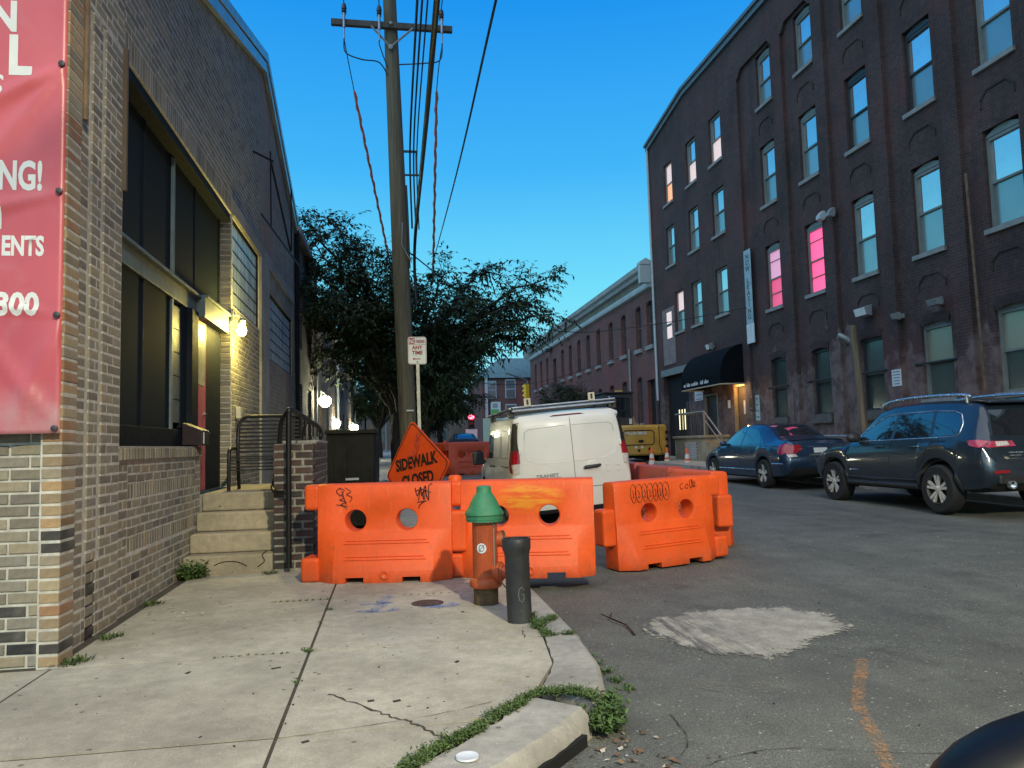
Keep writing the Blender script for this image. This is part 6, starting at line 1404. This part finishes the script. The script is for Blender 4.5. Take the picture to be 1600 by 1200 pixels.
# ---------------------------------------------------------------- white van, leaning to the left
t = van = thing("white_van", "white panel van with roof rack parked askew inside the orange barriers", "van", (2.69, 10.95, roadz(2.7,12)+.03), rot=(0, R(-4.3), R(0))); van.scale = (1, 1, .905)
M_vanp = plain("white_van_paint", (.70,.68,.65), .35, var=.05, vs_=2, coat=.6)
T = [(0,.28,1.06,1.70,.74,.80,.80,.69),(.03,.22,1.08,1.74,.80,.865,.85,.745),(.09,.20,1.10,1.80,.83,.895,.875,.785),(.3,.22,1.10,1.83,.85,.905,.885,.80),(1.5,.26,1.10,1.85,.86,.91,.885,.80),(2.6,.26,1.08,1.84,.86,.91,.88,.79),(2.95,.26,1.06,1.76,.86,.905,.875,.73),(3.70,.28,1.0,1.16,.85,.90,.85,.70),(3.9,.30,.96,1.06,.84,.89,.82,.66),(4.25,.34,.82,.90,.76,.83,.72,.55),(4.42,.42,.62,.68,.6,.68,.58,.42)]
c = Car(t, car_body(T, (.85,3.52), .36, .33), [M_vanp, M_under])
M_vanb = plain("van_panel_line", (.16,.155,.14), .6, var=0)
for ax, s in (('x-',-1),('x+',1)):
    for y in (.85, 3.52): wheel(t, s*.80, y, .318, .318, .21, .21, 5, s, 'van')
    c.patch("tail_light", [(.0,.90),(.20,.92),(.22,1.02),(.19,1.24),(.06,1.26),(.0,1.26)], ax, M_tred, .008); c.patch("rear_corner_trim", [(.015,1.265),(.18,1.245),(.16,1.5),(.12,1.70),(.03,1.70)], ax, M_trimb, .006)
    c.patch("side_window" if s < 0 else "side_window", [(2.05,1.13),(3.25,1.10),(2.95,1.40),(2.75,1.55),(2.10,1.58)], ax, M_cglass, .004)
    c.line("panel_line", dens([(.35,1.14),(.35,1.58),(1.05,1.60),(1.05,1.14),(.35,1.14)], 4), ax, .005, M_vanb); c.line("panel_line", dens([(1.18,1.14),(1.18,1.60),(1.95,1.60),(1.95,1.14),(1.18,1.14)], 4), ax, .005, M_vanb); c.line("slide_rail", dens([(.30,1.0),(1.0,1.0)], 5), ax, .010, M_trimb)
    for P in ([(2.0,.35),(2.0,1.6)],[(3.3,.55),(3.3,1.05)]): c.line("door_seam", dens(P), ax, .005, M_vanb)
    c.line("door_handle", dens([(2.08,.98),(2.28,.98)]), ax, .016, M_trimb, off=.01); c.line("door_handle", dens([(1.75,.98),(1.95,.98)]), ax, .016, M_trimb, off=.01)
    h = c.hit((3.2,1.08), ax)[0]; m = MB(); m.obox((h.x+s*.15,3.16,1.12), (.2,.12,.26)); m.box(min(h.x-s*.02,h.x+s*.1),3.14,1.02,max(h.x-s*.02,h.x+s*.1),3.18,1.08); m.build("mirror", M_trimb, t, bevel=.035, bseg=3)
    # tall rear lamp clusters seen from behind
    c.patch("tail_light", [(s*.845,1.20),(s*.76,1.19),(s*.765,1.06),(s*.875,1.05)], 'y-', M_tred, .012); c.patch("reverse_light", [(s*.872,1.045),(s*.772,1.055),(s*.78,.90),(s*.86,.885)], 'y-', M_tclr, .012); c.patch("corner_trim", [(s*.80,1.66),(s*.768,1.66),(s*.765,1.205),(s*.85,1.21),(s*.84,1.4)], 'y-', M_trimb, .008)
    for z in (1.18, 1.27): pass
    h = c.hit((s*.75,1.235),'y-'); m = MB(); m.obox((s*.752, h[0].y-.012, 1.24), (.03,.03,.075)); m.build("hinge", M_vanp, t, bevel=.006)
    # recessed panel outline on each rear door
    P = [(s*.045,1.60),(s*.60,1.585),(s*.665,1.54),(s*.69,1.20),(s*.66,1.10),(s*.52,1.03),(s*.40,1.015),(s*.045,1.01)]
    c.line("door_panel_crease", dens(P, 5), 'y-', .0075, M_vanp, off=-.003)
    c.line("panel_line", dens([(s*.05,1.598),(s*.60,1.583),(s*.66,1.54),(s*.672,1.42)], 5), 'y-', .004, M_vanb)
c.line("door_seam", dens([(.03,1.73),(.03,1.5),(.03,1.2),(.03,.9),(.03,.45)], 6), 'y-', .005, M_vanb)
c.line("bumper_seam", dens([(-.8,.58),(.8,.58)], 10), 'y-', .006, M_vanb)
c.patch("brake_light", [(-.26,1.752),(.26,1.752),(.20,1.772),(-.20,1.772)], 'y-', plain("dark_red_lens", (.09,.006,.012), .2, var=0), .006)
m = MB(); yv = c.hit((.25,.90),'y-')[0].y; m.tube([(.17,yv-.03,.885),(.2,yv-.035,.895),(.36,yv-.035,.90),(.42,yv-.03,.91)], [.02,.028,.028,.02], 8); m.build("door_handle", M_trimb, t, smooth=60)
m = MB(); m.lathe([(.08,0),(.07,.012),(.001,.012)], 18, (.3,yv,.915), Matrix.Rotation(R(90),3,'X')); m.build("handle_bowl", M_vanp, t, smooth=40)
letters("lettering", "TRANSIT", M_lampg, t, frame_m((-.55, yv-.012, .80), (1,0,0), (0,0,1)), .065, 1.3, .002); letters("lettering", "CONNECT", M_lampg, t, frame_m((-.47, yv-.012, .755), (1,0,0), (0,0,1)), .045, 1.3, .001)
m = MB(); 
for P in ([(.50,.90),(.50,.84)],[(.50,.90),(.55,.90)],[(.62,.90),(.70,.885)],[(.70,.885),(.70,.86)],[(.5,.80),(.56,.80)],[(.66,.80),(.72,.80)]): m.tube([(a, c.hit((a,b),'y-')[0].y-.004, b) for a, b in P], .005, 5)
m.build("tape_mark", M_white, t)
# roof rack
for y in (.28, 1.3, 2.3): m = MB(); m.box(-.80,y-.03,1.885,.80,y+.03,1.915); m.build("rack_bar", M_trimb, t, bevel=.006)
for x in (-.78, .78): m = MB(); m.tube([(x,.1,1.93),(x,2.6,1.93)], .018, 8); m.build("rack_side", M_trimb, t, smooth=60)
for x in (-.78, .78):
    for y in (.28, 2.28): m = MB(); m.box(x-.04,y-.08,1.80,x+.04,y+.08,1.90); m.build("rack_foot", M_trimb, t, bevel=.01)
for P_ in ([(-.78,.12,1.90),(.78,.12,1.90)],[(-.78,.12,1.955),(.78,.12,1.955)],[(-.78,1.25,1.95),(.78,1.25,1.95)],[(.78,.3,1.95),(.93,.9,2.02)],[(-.8,.2,1.95),(-.8,2.9,1.93)]): m = MB(); m.tube(P_, .017, 8); m.build("rack_tube", M_clamp, t, smooth=60)
for x in (-.55, .42): m = MB(); m.box(x-.05,.09,1.96,x+.05,.11,2.09); m.build("rack_stop", plain("cream_upright", (.6,.54,.42), .5), t, bevel=.004); m = MB(); m.box(x-.015,.084,1.985,x+.015,.089,2.07); m.build("stop_slot", M_ink, t)
# ---------------------------------------------------------------- excavator
ex = thing("excavator", "yellow excavator with black cab parked by the mill entrance", "excavator", (9.75, 30.4, riser(30)), 0)
M_yel = plain("digger_yellow", (.42,.25,.045), .45, var=.18, vs_=3, coat=.2)
m = MB(); pr = [(-1.25,-1.0),(-1.1,-1.35),(-.6,-1.5),(.6,-1.5),(1.05,-1.38),(1.18,-1.0),(1.18,.2),(-1.25,.2)]; m.loft([[(x*.97,y*.97,.36) for x, y in pr],[(x,y,.42) for x, y in pr],[(x,y,1.48) for x, y in pr],[(x*.96,y*.96,1.56) for x, y in pr]]); m.build("counterweight", M_yel, ex, smooth=30, bevel=.02)
m = MB(); m.tube([(.72,-1.475,1.50),(.72,-1.475,.75),(.80,-1.455,.62),(.84,-1.44,.38)], .014, 6); m.build("panel_gap", M_under, ex)
P = [(-.68,1.34),(.42,1.34),(.50,1.26),(.50,.86),(.42,.78),(-.68,.78),(-.76,.86),(-.76,1.26)]; m = MB(); m.tube([(x,-1.508,z) for x, z in P], .018, 6, closed=True); m.build("hatch_outline", M_under, ex)
letters("lettering", "MILLER BROS", M_white, ex, frame_m((-.68,-1.515,1.185), (1,0,0), (.25,0,1)), .155, .98, .004)
m = MB()
for z in (1.25,.98,.70): m.box(1.0,-1.425,z-.06,1.12,-1.36,z+.06)
m.box(-.13,-1.515,.87,.06,-1.50,.97); m.cyl((-.13,-1.52,.56),(-.13,-1.49,.56),.05); m.cyl((.30,-1.52,.62),(.30,-1.49,.62),.05); m.build("vent", M_under, ex)
m = MB(); m.box(-.30,-1.515,.64,-.20,-1.502,.73); m.box(-.05,-1.515,.64,.04,-1.502,.73); m.build("decal", M_white, ex)
m = MB(); m.box(-1.2,-.6,1.562,-.02,1.0,2.85)
cabg = MB(); cabg.box(-1.1,-.615,1.9,-.14,-.603,2.7)
m.build("cab", M_dframe, ex, bevel=.05); cabg.build("rear_window", M_cglass, ex); m = MB(); m.box(-1.24,-.66,2.86,.02,1.05,2.93); m.build("cab_roof", M_trimb, ex, bevel=.02); m = MB(); m.box(-.20,-.62,1.62,-.08,-.607,1.84); m.build("decal", M_white, ex); m = MB(); m.box(.1,-.9,1.56,.14,-.86,2.0); m.build("exhaust", M_trimb, ex)
for x in (-1.0, .95):
    m = MB(); pts = [(-1.35,.2),(-1.2,.03),(1.6,.03),(1.8,.25),(1.65,.5),(-1.2,.5),(-1.35,.35)]; m.prism(pts, x-.22, x+.22, 'x'); m.build("track", M_under, ex, bevel=.02)
m = MB(); m.box(-.5,-.5,.25,.5,.6,.42); m.build("undercarriage", M_under, ex)
m = MB(); m.prism([(.4,1.5),(2.4,3.2),(4.2,2.4),(4.1,2.2),(2.4,2.85),(.9,1.3)], .15, .5, 'x'); m.prism([(4.2,2.4),(4.0,.8),(3.8,.85),(3.95,2.3)], .17, .48, 'x'); m.prism([(4.05,.9),(3.4,.7),(3.3,.2),(3.9,.15)], -.1, .75, 'x'); m.build("boom", M_yel, ex, bevel=.02)
# ---------------------------------------------------------------- door mirror at the bottom right corner
dm = thing("door_mirror", "glossy black car mirror housing at the bottom right corner", "mirror", (.83, .82, .70), world=True)
M_gloss = plain("gloss_black", (.003,.0035,.004), .45, var=0, spec=.3)
hm = MB(); C0 = Vector((.80,.82,.815)); rings = []
for i in range(1, 14):
    t_ = math.pi*i/14; sx_ = abs(math.sin(t_))**.75; rings.append([tuple(C0 + Vector((-.215*math.cos(t_), .085*sx_*math.copysign(abs(math.cos(a))**.8, math.cos(a)), .155*sx_*math.copysign(abs(math.sin(a))**.85, math.sin(a))))) for a in [2*math.pi*k/24 for k in range(24)]])
hm.loft(rings); hm.build("housing", M_gloss, dm, smooth=60)
m = MB(); m.lathe([(.001,-.002),(.115,-.002),(.12,.006),(.001,.008)], 24, (.80,.732,.815), Matrix.Rotation(R(90),3,'X') @ Matrix.Diagonal((1.35,.95,1))); m.build("glass", M_chr, dm, smooth=40)
m = MB(); m.tube([(.93,.83,.70),(1.02,.86,.60),(1.12,.90,.54)], [.035,.03,.045], 10); m.box(1.10,.5,-.0,1.16,1.6,.56); m.build("arm", M_gloss, dm, smooth=40)  # mirror arm, and with it an unseen slab of the car door

# ================================================================== TREES AND WEEDS
def leaf_mat(name, c):
    q = N(name); g = q.n("NewGeometry"); q.l(q.ramp(g.outputs['Random Per Island'], [(0,tuple(x*.6 for x in c)),(1,tuple(x*1.5 for x in c))]), q.b.inputs['Base Color']); q.set(Roughness=.6); q.b.inputs['Specular IOR Level'].default_value = .25; return q.m
M_leaf = leaf_mat("dark_leaf", (.026,.045,.016)); M_leaf2 = leaf_mat("far_leaf", (.022,.042,.016)); M_bark = plain("dark_bark", (.035,.03,.024), .9, var=.4, vs_=9, bump=.8, bs=25); M_weed = leaf_mat("weed_green", (.062,.105,.03)); M_grass = leaf_mat("grass_green", (.075,.115,.035))
class Foliage:
    def __init__(s, seed): s.v = []; s.f = []; s.r = random.Random(seed)
    def leaf(s, p, d, L, W, roll=None):
        r = s.r; d = d.normalized(); side = d.cross(Vector((r.uniform(-.6,.6), r.uniform(-.6,.6), 1)))
        if side.length < 1e-3: side = Vector((1,0,0))
        side.normalize(); b = len(s.v); sag = Vector((0,0,-L*.12))
        for q in (p, p+d*L*.4+side*W*.5, p+d*L+sag, p+d*L*.4-side*W*.5): s.v.append((q.x,q.y,q.z))
        s.f.append((b,b+1,b+2,b+3))
    def spray(s, p, d, n, L, W, droop=.6):
        """a compound leaf: pairs of drooping leaflets along a stalk"""
        r = s.r; st = d.normalized()*L*2.6
        for i in range(n):
            t = (i+1)/n; q = p + st*t + Vector((0,0,-droop*L*t*t)); a = d.normalized() + Vector((r.uniform(-.9,.9), r.uniform(-.9,.9), -droop*1.2+r.uniform(-.4,.3)))
            s.leaf(q, a, L*r.uniform(.7,1.15), W*r.uniform(.7,1.2))
    def mesh(s, name, mat):
        me = bpy.data.meshes.new(name); me.from_pydata(s.v, [], s.f); me.materials.append(mat); return me
def limb_curve(a, b, lift, r, k=9, wob=.12):
    a, b = Vector(a), Vector(b); L = (b-a).length; P = []
    for i in range(k+1):
        t = i/k; p = a.lerp(b, t); p.z += lift*math.sin(math.pi*t)*.5*L*.25
        if 0 < i < k: p += Vector((r.uniform(-wob,wob), r.uniform(-wob,wob), r.uniform(-wob,wob)*.7))*L*.18
        P.append(p)
    return P
def tree(base, fork, tips, label, seed, leaf, dens_=1.0, trunk_r=.19, group=None, mat=None, lift=1.0, bare=.0, lw=.34):
    r = random.Random(seed); t = thing("tree", label, "tree", base, group=group, world=True); F = Foliage(seed+1); br = MB(); base = Vector(base); fork = Vector(fork)
    tr = MB(); tr.tube([base-Vector((0,0,.2)), base.lerp(fork,.3)+Vector((.03,0,0)), base.lerp(fork,.7)-Vector((.03,0,0)), fork, fork+Vector((0,0,.3))], [trunk_r*1.25,trunk_r,trunk_r*.9,trunk_r*.82,trunk_r*.5], 12); tr.build("trunk", M_bark, t, smooth=60)
    def twig(p, d, L, depth, br_r):
        q = p + d*L; mid = p.lerp(q,.5) + Vector((r.uniform(-.1,.1), r.uniform(-.1,.1), .08))*L; q2 = q + Vector((0,0,-.10*L)); br.tube([p, mid, q2], [br_r, br_r*.7, br_r*.35], 4, caps=False)
        n = max(2, int(L/.11*dens_))
        for i in range(n):
            u = .12 + .88*i/max(1,n-1); s = p.lerp(mid, u*2) if u < .5 else mid.lerp(q2, u*2-1)
            dd = d*.6 + Vector((r.uniform(-1,1), r.uniform(-1,1), r.uniform(-.5,.35))); F.spray(s, dd, r.randint(5,8), leaf, leaf*lw)
        if depth > 0:
            for i in range(3):
                u = r.uniform(.3,1); twig(p.lerp(q2,u), (d + Vector((r.uniform(-.9,.9), r.uniform(-.9,.9), r.uniform(-.35,.55)))).normalized(), L*r.uniform(.45,.7), depth-1, br_r*.6)
    for tip in tips:
        P = limb_curve(fork + Vector((r.uniform(-.1,.1), r.uniform(-.1,.1), r.uniform(-.3,.3))), tip, lift, r); k = len(P)
        br.tube(P, [trunk_r*.42*(1-i/k)**1.1 + .010 for i in range(k)], 6, caps=False)
        for i in range(3, k):
            d0 = (P[i]-P[i-1]).normalized()
            for s in range(3 if i < k-1 else 4):
                d = (d0*r.uniform(.5,1.1) + Vector((r.uniform(-1,1), r.uniform(-1,1), r.uniform(-.6,.6)))).normalized(); twig(P[i], d, r.uniform(.35,.8)*(1.0 if i < k-2 else .7), 1, .012)
    br.build("branch", M_bark, t, smooth=60); put("crown", F.mesh("crown", mat or M_leaf), t); return t
TIPS = [(-2.1,20,7.15),(-1.35,20.4,7.2),(-.72,19.6,6.2),(-2.0,19.2,5.9),(-1.6,21.5,5.2),(1.5,20,5.8),(2.55,20.4,6.0),(4.25,19.8,5.7),(3.8,20.6,5.3),(4.1,19.4,4.65),(3.55,20.4,4.2),(-1.6,20.3,3.7),(.4,18.4,5.0),(.8,22,5.6),(1.6,18.6,4.6),(-.6,18.6,4.4),(-1.0,21,6.4),(.2,20,6.1),(1.2,21,3.3),(2.2,21.5,4.8),(.9,19.2,3.8),(1.7,19.9,3.3),(-1.9,19.8,4.6),(2.9,20.1,4.5),(.6,19,3.1),(1.0,20.8,4.4),(-.3,20,3.9),(-1.2,20.2,4.4),(.1,19.2,5.4),(2.1,19.2,3.9),(1.5,18.8,3.0),(-.5,21,5.2),(.5,21.5,3.2),(2.0,20.5,5.3),(3.3,19.6,4.9),(-1.9,18.6,5.2),(-1.7,19.2,6.3),(-1.45,18.2,4.8),(-.9,20.6,5.7),(-1.2,19.0,5.0)]
tree((.18,20.2,rise(20)+.1), (.25,20.1,2.3), TIPS, "big dark leafy street tree behind the utility pole with long drooping branches", 21, .125, .86, lw=.42)
def round_tips(c, rx, rz, n, seed):
    r = random.Random(seed); out = []
    for i in range(n):
        a = r.uniform(0, 2*math.pi); z = r.uniform(-.45,1); k = math.sqrt(max(.1,1-z*z*.8))*r.uniform(.75,1.1); out.append((c[0]+rx*k*math.cos(a), c[1]+rx*k*math.sin(a), c[2]+rz*z))
    return out
tree((1.6,34,rise(34)), (1.7,34,2.4), round_tips((2.1,34,3.9),2.4,2.0,22,3), "dark tree in the gap between the big tree and the red traffic light", 31, .17, .75, .17, "trees further along the left side")
tree((-.6,46,rise(46)), (-.6,46,2.6), round_tips((-.3,46,4.6),3.0,2.6,22,5), "shadowy tree far along the left pavement seen past the pole", 33, .22, .7, .2, "trees further along the left side")
tree((3.4,52,roadz(3.4,52)), (3.4,52,2.6), round_tips((3.4,52,4.0),2.6,2.4,20,6), "distant dark tree just left of the glowing red traffic light", 35, .22, .7, .2, "trees further along the left side")
tree((8.9,35.5,riser(35)), (8.9,35.5,1.9), round_tips((8.6,35.5,2.9),1.15,1.0,13,8), "small dark street tree behind the white van against the low building", 37, .11, .8, .07)
# far end of the street: dim houses and one tree mass that closes the view
for (x0, x1, h, lab) in ((-14,-3,7.2,"dim brick house closing the far left end of the street"),(-2.8,12.5,6.0,"low dark brick house closing the far end of the street")):
    t = thing("far_house", lab, "building", ((x0+x1)/2, 100, .9), world=True); m = MB(); m.box(x0, 98, 0, x1, 108, h); m.build("wall", M_bpat2, t); m = MB(); m.prism([(x0-.3,h),(x1+.3,h),(x1-1,h+1.6),(x0+1,h+1.6)], 97.6, 108.4, 'y'); m.build("roof", M_conc, t)
    k = 4
    for i in range(k):
        xc = x0+(x1-x0)*(i+.5)/k
        for z in (1.9, 4.2):
            f = MB(); f.box(xc-.5,97.93,z,xc+.5,97.995,z+1.5); w = f.build("window", M_wframe, t); g = MB(); g.box(xc-.42,97.91,z+.08,xc+.42,97.925,z+1.42); g.build("pane", M_pgr, w)
# weeds
def tuft(name, centers, n, h, spread, mat, seed, leafy=False, z=None):
    r = random.Random(seed); F = Foliage(seed)
    for cx, cy, k in centers:
        zz = (KT + rise(cy) + .002) if z is None else z
        for i in range(int(n*k)):
            a = r.uniform(0, 2*math.pi); d = r.uniform(0, spread)*k**.5; p = Vector((cx + d*math.cos(a), cy + d*math.sin(a), zz)); L = h*r.uniform(.5,1.2)*k**.5; lean = Vector((math.cos(a)*r.uniform(.1,1.1), math.sin(a)*r.uniform(.1,1.1), r.uniform(.4,1.1))).normalized()
            w = r.uniform(.0022,.0045)*(h/.06)**.5; side = lean.cross(Vector((0,0,1)));
            if side.length < 1e-3: side = Vector((1,0,0))
            side.normalize(); m1 = p + lean*L*.55; m2 = p + lean*L + Vector((0,0,-L*.25)); b = len(F.v)
            for q in (p-side*w, p+side*w, m1+side*w*.9, m1-side*w*.9, m2): F.v.append(tuple(q))
            F.f += [(b,b+1,b+2,b+3),(b+3,b+2,b+4)]
            if leafy:
                for s in range(3): F.leaf(p + lean*L*r.uniform(.3,1), Vector((r.uniform(-1,1), r.uniform(-1,1), r.uniform(-.2,.7))), h*r.uniform(.25,.5), h*r.uniform(.12,.22))
    return put(name, F.mesh(name, mat))
for cx, cy, k, lab in ((-1.80,4.80,1.0,"grassy weed tuft at the foot of the brick corner pier"), (-1.80,5.38,.7,"small weed tuft at the wall foot past the corner pier"), (-1.86,6.45,.8,"weed tuft at the wall foot below the steel window")):
    tag(tuft("weed_tuft", [(cx,cy,k),(cx+.05,cy+.06,k*.6)], 70, .075, .06, M_grass, int(cx*-100+cy*10)), lab, "weed")
tag(tuft("weed_tuft", [(-1.86,7.66,1.2),(-1.80,7.70,.7)], 60, .16, .07, M_weed, 77, True), "leafy weed growing where the stoop meets the wall", "weed")
tag(tuft("weed_tuft", [(-1.16,7.72,.7),(-1.10,7.76,.4)], 40, .05, .05, M_weed, 78, True), "tiny weed between the bottom step and the dark brick wall", "weed")
rr = random.Random(12)
J = [(-.475+rr.uniform(-.01,.01), y, .25*rr.uniform(.3,1)) for y in [4.78,4.74,4.70,5.5,5.45,5.95,6.28,6.33,6.3,4.2,4.1,5.9]] + [(-.475,4.73,.9),(-.44,5.9,.7),(-.5,4.76,.5),(-.48,4.13,.5)]
J += [(-1.0+i*.045, 4.73+rr.uniform(-.01,.01), .22) for i in range(10)] + [(-.9+.05*i, 6.30, .3) for i in range(9)] + [(.1+.06*i, 6.30, .15) for i in range(8)]
stuff(tuft("joint_grass", J, 42, .036, .03, M_grass, 41))
K = []
for a, b, n, kk in (((-.35,2.66),(.03,2.93),8,.8),((.03,2.93),(.25,3.17),14,1.0),((.25,3.17),(.46,3.43),12,.75),((.46,3.43),(.66,3.65),11,.7),((.66,3.65),(.82,3.66),8,.9),((.82,3.66),(.92,3.52),8,1.1),((.935,4.72),(1.14,4.72),6,.6),((.94,4.75),(.94,5.35),16,.8),((.95,5.0),(1.12,5.25),8,.8)):
    for i in range(n): t = i/n; K.append((a[0]+(b[0]-a[0])*t+rr.uniform(-.018,.018), a[1]+(b[1]-a[1])*t+rr.uniform(-.018,.018), kk*rr.uniform(.35,1.1)))
stuff(tuft("kerb_grass", K, 46, .042, .04, M_grass, 42, True))
stuff(tuft("kerb_grass", [(1.15+.01*i, 4.95-.16*i, rr.uniform(.15,.5)) for i in range(7)], 40, .06, .05, M_weed, 43, True, z=.0))
tag(tuft("weed_clump", [(.96,3.50,1.1),(.99,3.60,.9),(.93,3.43,.8),(1.03,3.72,.7)], 80, .10, .05, M_weed, 44, True, z=.02), "bushy green weed growing from the gutter at the kerb corner", "weed")
# dead leaves and crumbs in the gutter
F = Foliage(9)
for i in range(75):
    p = Vector((rr.gauss(.93,.10), rr.gauss(3.12,.16), .008)); F.leaf(p, Vector((rr.uniform(-1,1), rr.uniform(-1,1), rr.uniform(0,.35))), rr.uniform(.012,.05), rr.uniform(.008,.03))
M_dead = N("dead_leaf"); g = M_dead.n("NewGeometry"); M_dead.l(M_dead.ramp(g.outputs['Random Per Island'], [(0,(.06,.035,.02)),(.5,(.14,.08,.045)),(.8,(.2,.14,.08)),(1,(.5,.47,.4))]), M_dead.b.inputs['Base Color']); M_dead.set(Roughness=.85)
stuff(put("gutter_litter", F.mesh("gutter_litter", M_dead.m)))
m = MB()
for i in range(260):
    x, y = rr.uniform(-1.7,.85), rr.uniform(3.2,6.9)
    if rr.random() < .55: x, y = rr.uniform(1.2,6.5), rr.uniform(2.6,9.5)
    s = rr.uniform(.002,.0065)*(1 if x < 1 else 1.2); z = (KT+rise(y) if x < 1.1 else roadz(x, y))+s*.5; a = rr.uniform(0,3)
    m.obox((x,y,z), (s*rr.uniform(1,2.6), s, s*.8), (0,0,a))
crm = N("crumb"); g = crm.n("NewGeometry"); crm.l(crm.ramp(g.outputs['Random Per Island'], [(0,(.02,.018,.015)),(.55,(.06,.05,.04)),(.75,(.3,.27,.22)),(1,(.55,.52,.46))], 'CONSTANT'), crm.b.inputs['Base Color']); crm.set(Roughness=.85)
stuff(m.build("pavement_crumbs", crm.m, fix=False))
m = MB()
for x, y, z, L, a in ((-.62,4.42,KT,.05,.3),(-1.08,4.45,KT,.035,1.2),(-.35,3.3,KT,.03,.5),(-.10,3.75,KT,.03,.2),(.02,3.72,KT,.035,.4),(.35,4.3,KT,.03,1),(.5,5.55,KT,.02,0)): m.obox((x,y,z+.004+rise(y)), (L,.016,.005), (0,0,a))
stuff(m.build("dark_leaf_litter", M_bark))
F = Foliage(19)
for i in range(26): F.leaf(Vector((-1.6+rr.gauss(0,.14), 5.9+rr.gauss(0,.2), KT+rise(5.9)+.004)), Vector((rr.uniform(-1,1), rr.uniform(-1,1), .08)), rr.uniform(.015,.05), rr.uniform(.01,.025))
stuff(put("paper_scraps", F.mesh("paper_scraps", plain("scrap_paper", (.5,.48,.44), .8))))

# ================================================================== street lamp behind the camera, whose light falls on the corner
sl = thing("street_lamp", "tall grey street lamp with cobra head behind the pavement corner", "street lamp", (6.6, -7.6, 0))
m = MB(); m.tube([(0,0,0),(0,0,7.6),(-.3,.0,8.5),(-1.2,.0,8.9),(-2.9,.0,9.0)], [.11,.08,.06,.045,.04], 10); m.build("pole", M_lampg, sl, smooth=50)
m = MB(); m.loft([[(-2.8,-.08,9.0),(-2.8,.08,9.0),(-2.8,.08,8.93),(-2.8,-.08,8.93)],[(-3.1,-.2,9.08),(-3.1,.2,9.08),(-3.1,.2,8.9),(-3.1,-.2,8.9)],[(-3.6,-.16,9.04),(-3.6,.16,9.04),(-3.6,.16,8.9),(-3.6,-.16,8.9)]]); m.build("lamp_head", M_lampg, sl)
m = MB(); m.ball((-3.3,0,8.9),.15,12,8,(1.2,.8,.5)); m.build("lens", emit("lamp_lens", (1.0,.8,.5), 30), sl, smooth=50)
sd = bpy.data.lights.new("street_lamp_light", 'SPOT'); sd.energy = 10300; sd.spot_size = R(158); sd.spot_blend = .25; sd.color = (1.0, .89, .60); sd.shadow_soft_size = .22
so = bpy.data.objects.new("street_lamp_light", sd); COL.objects.link(so); so.parent = sl; so.location = (-3.3, 0, 8.76)
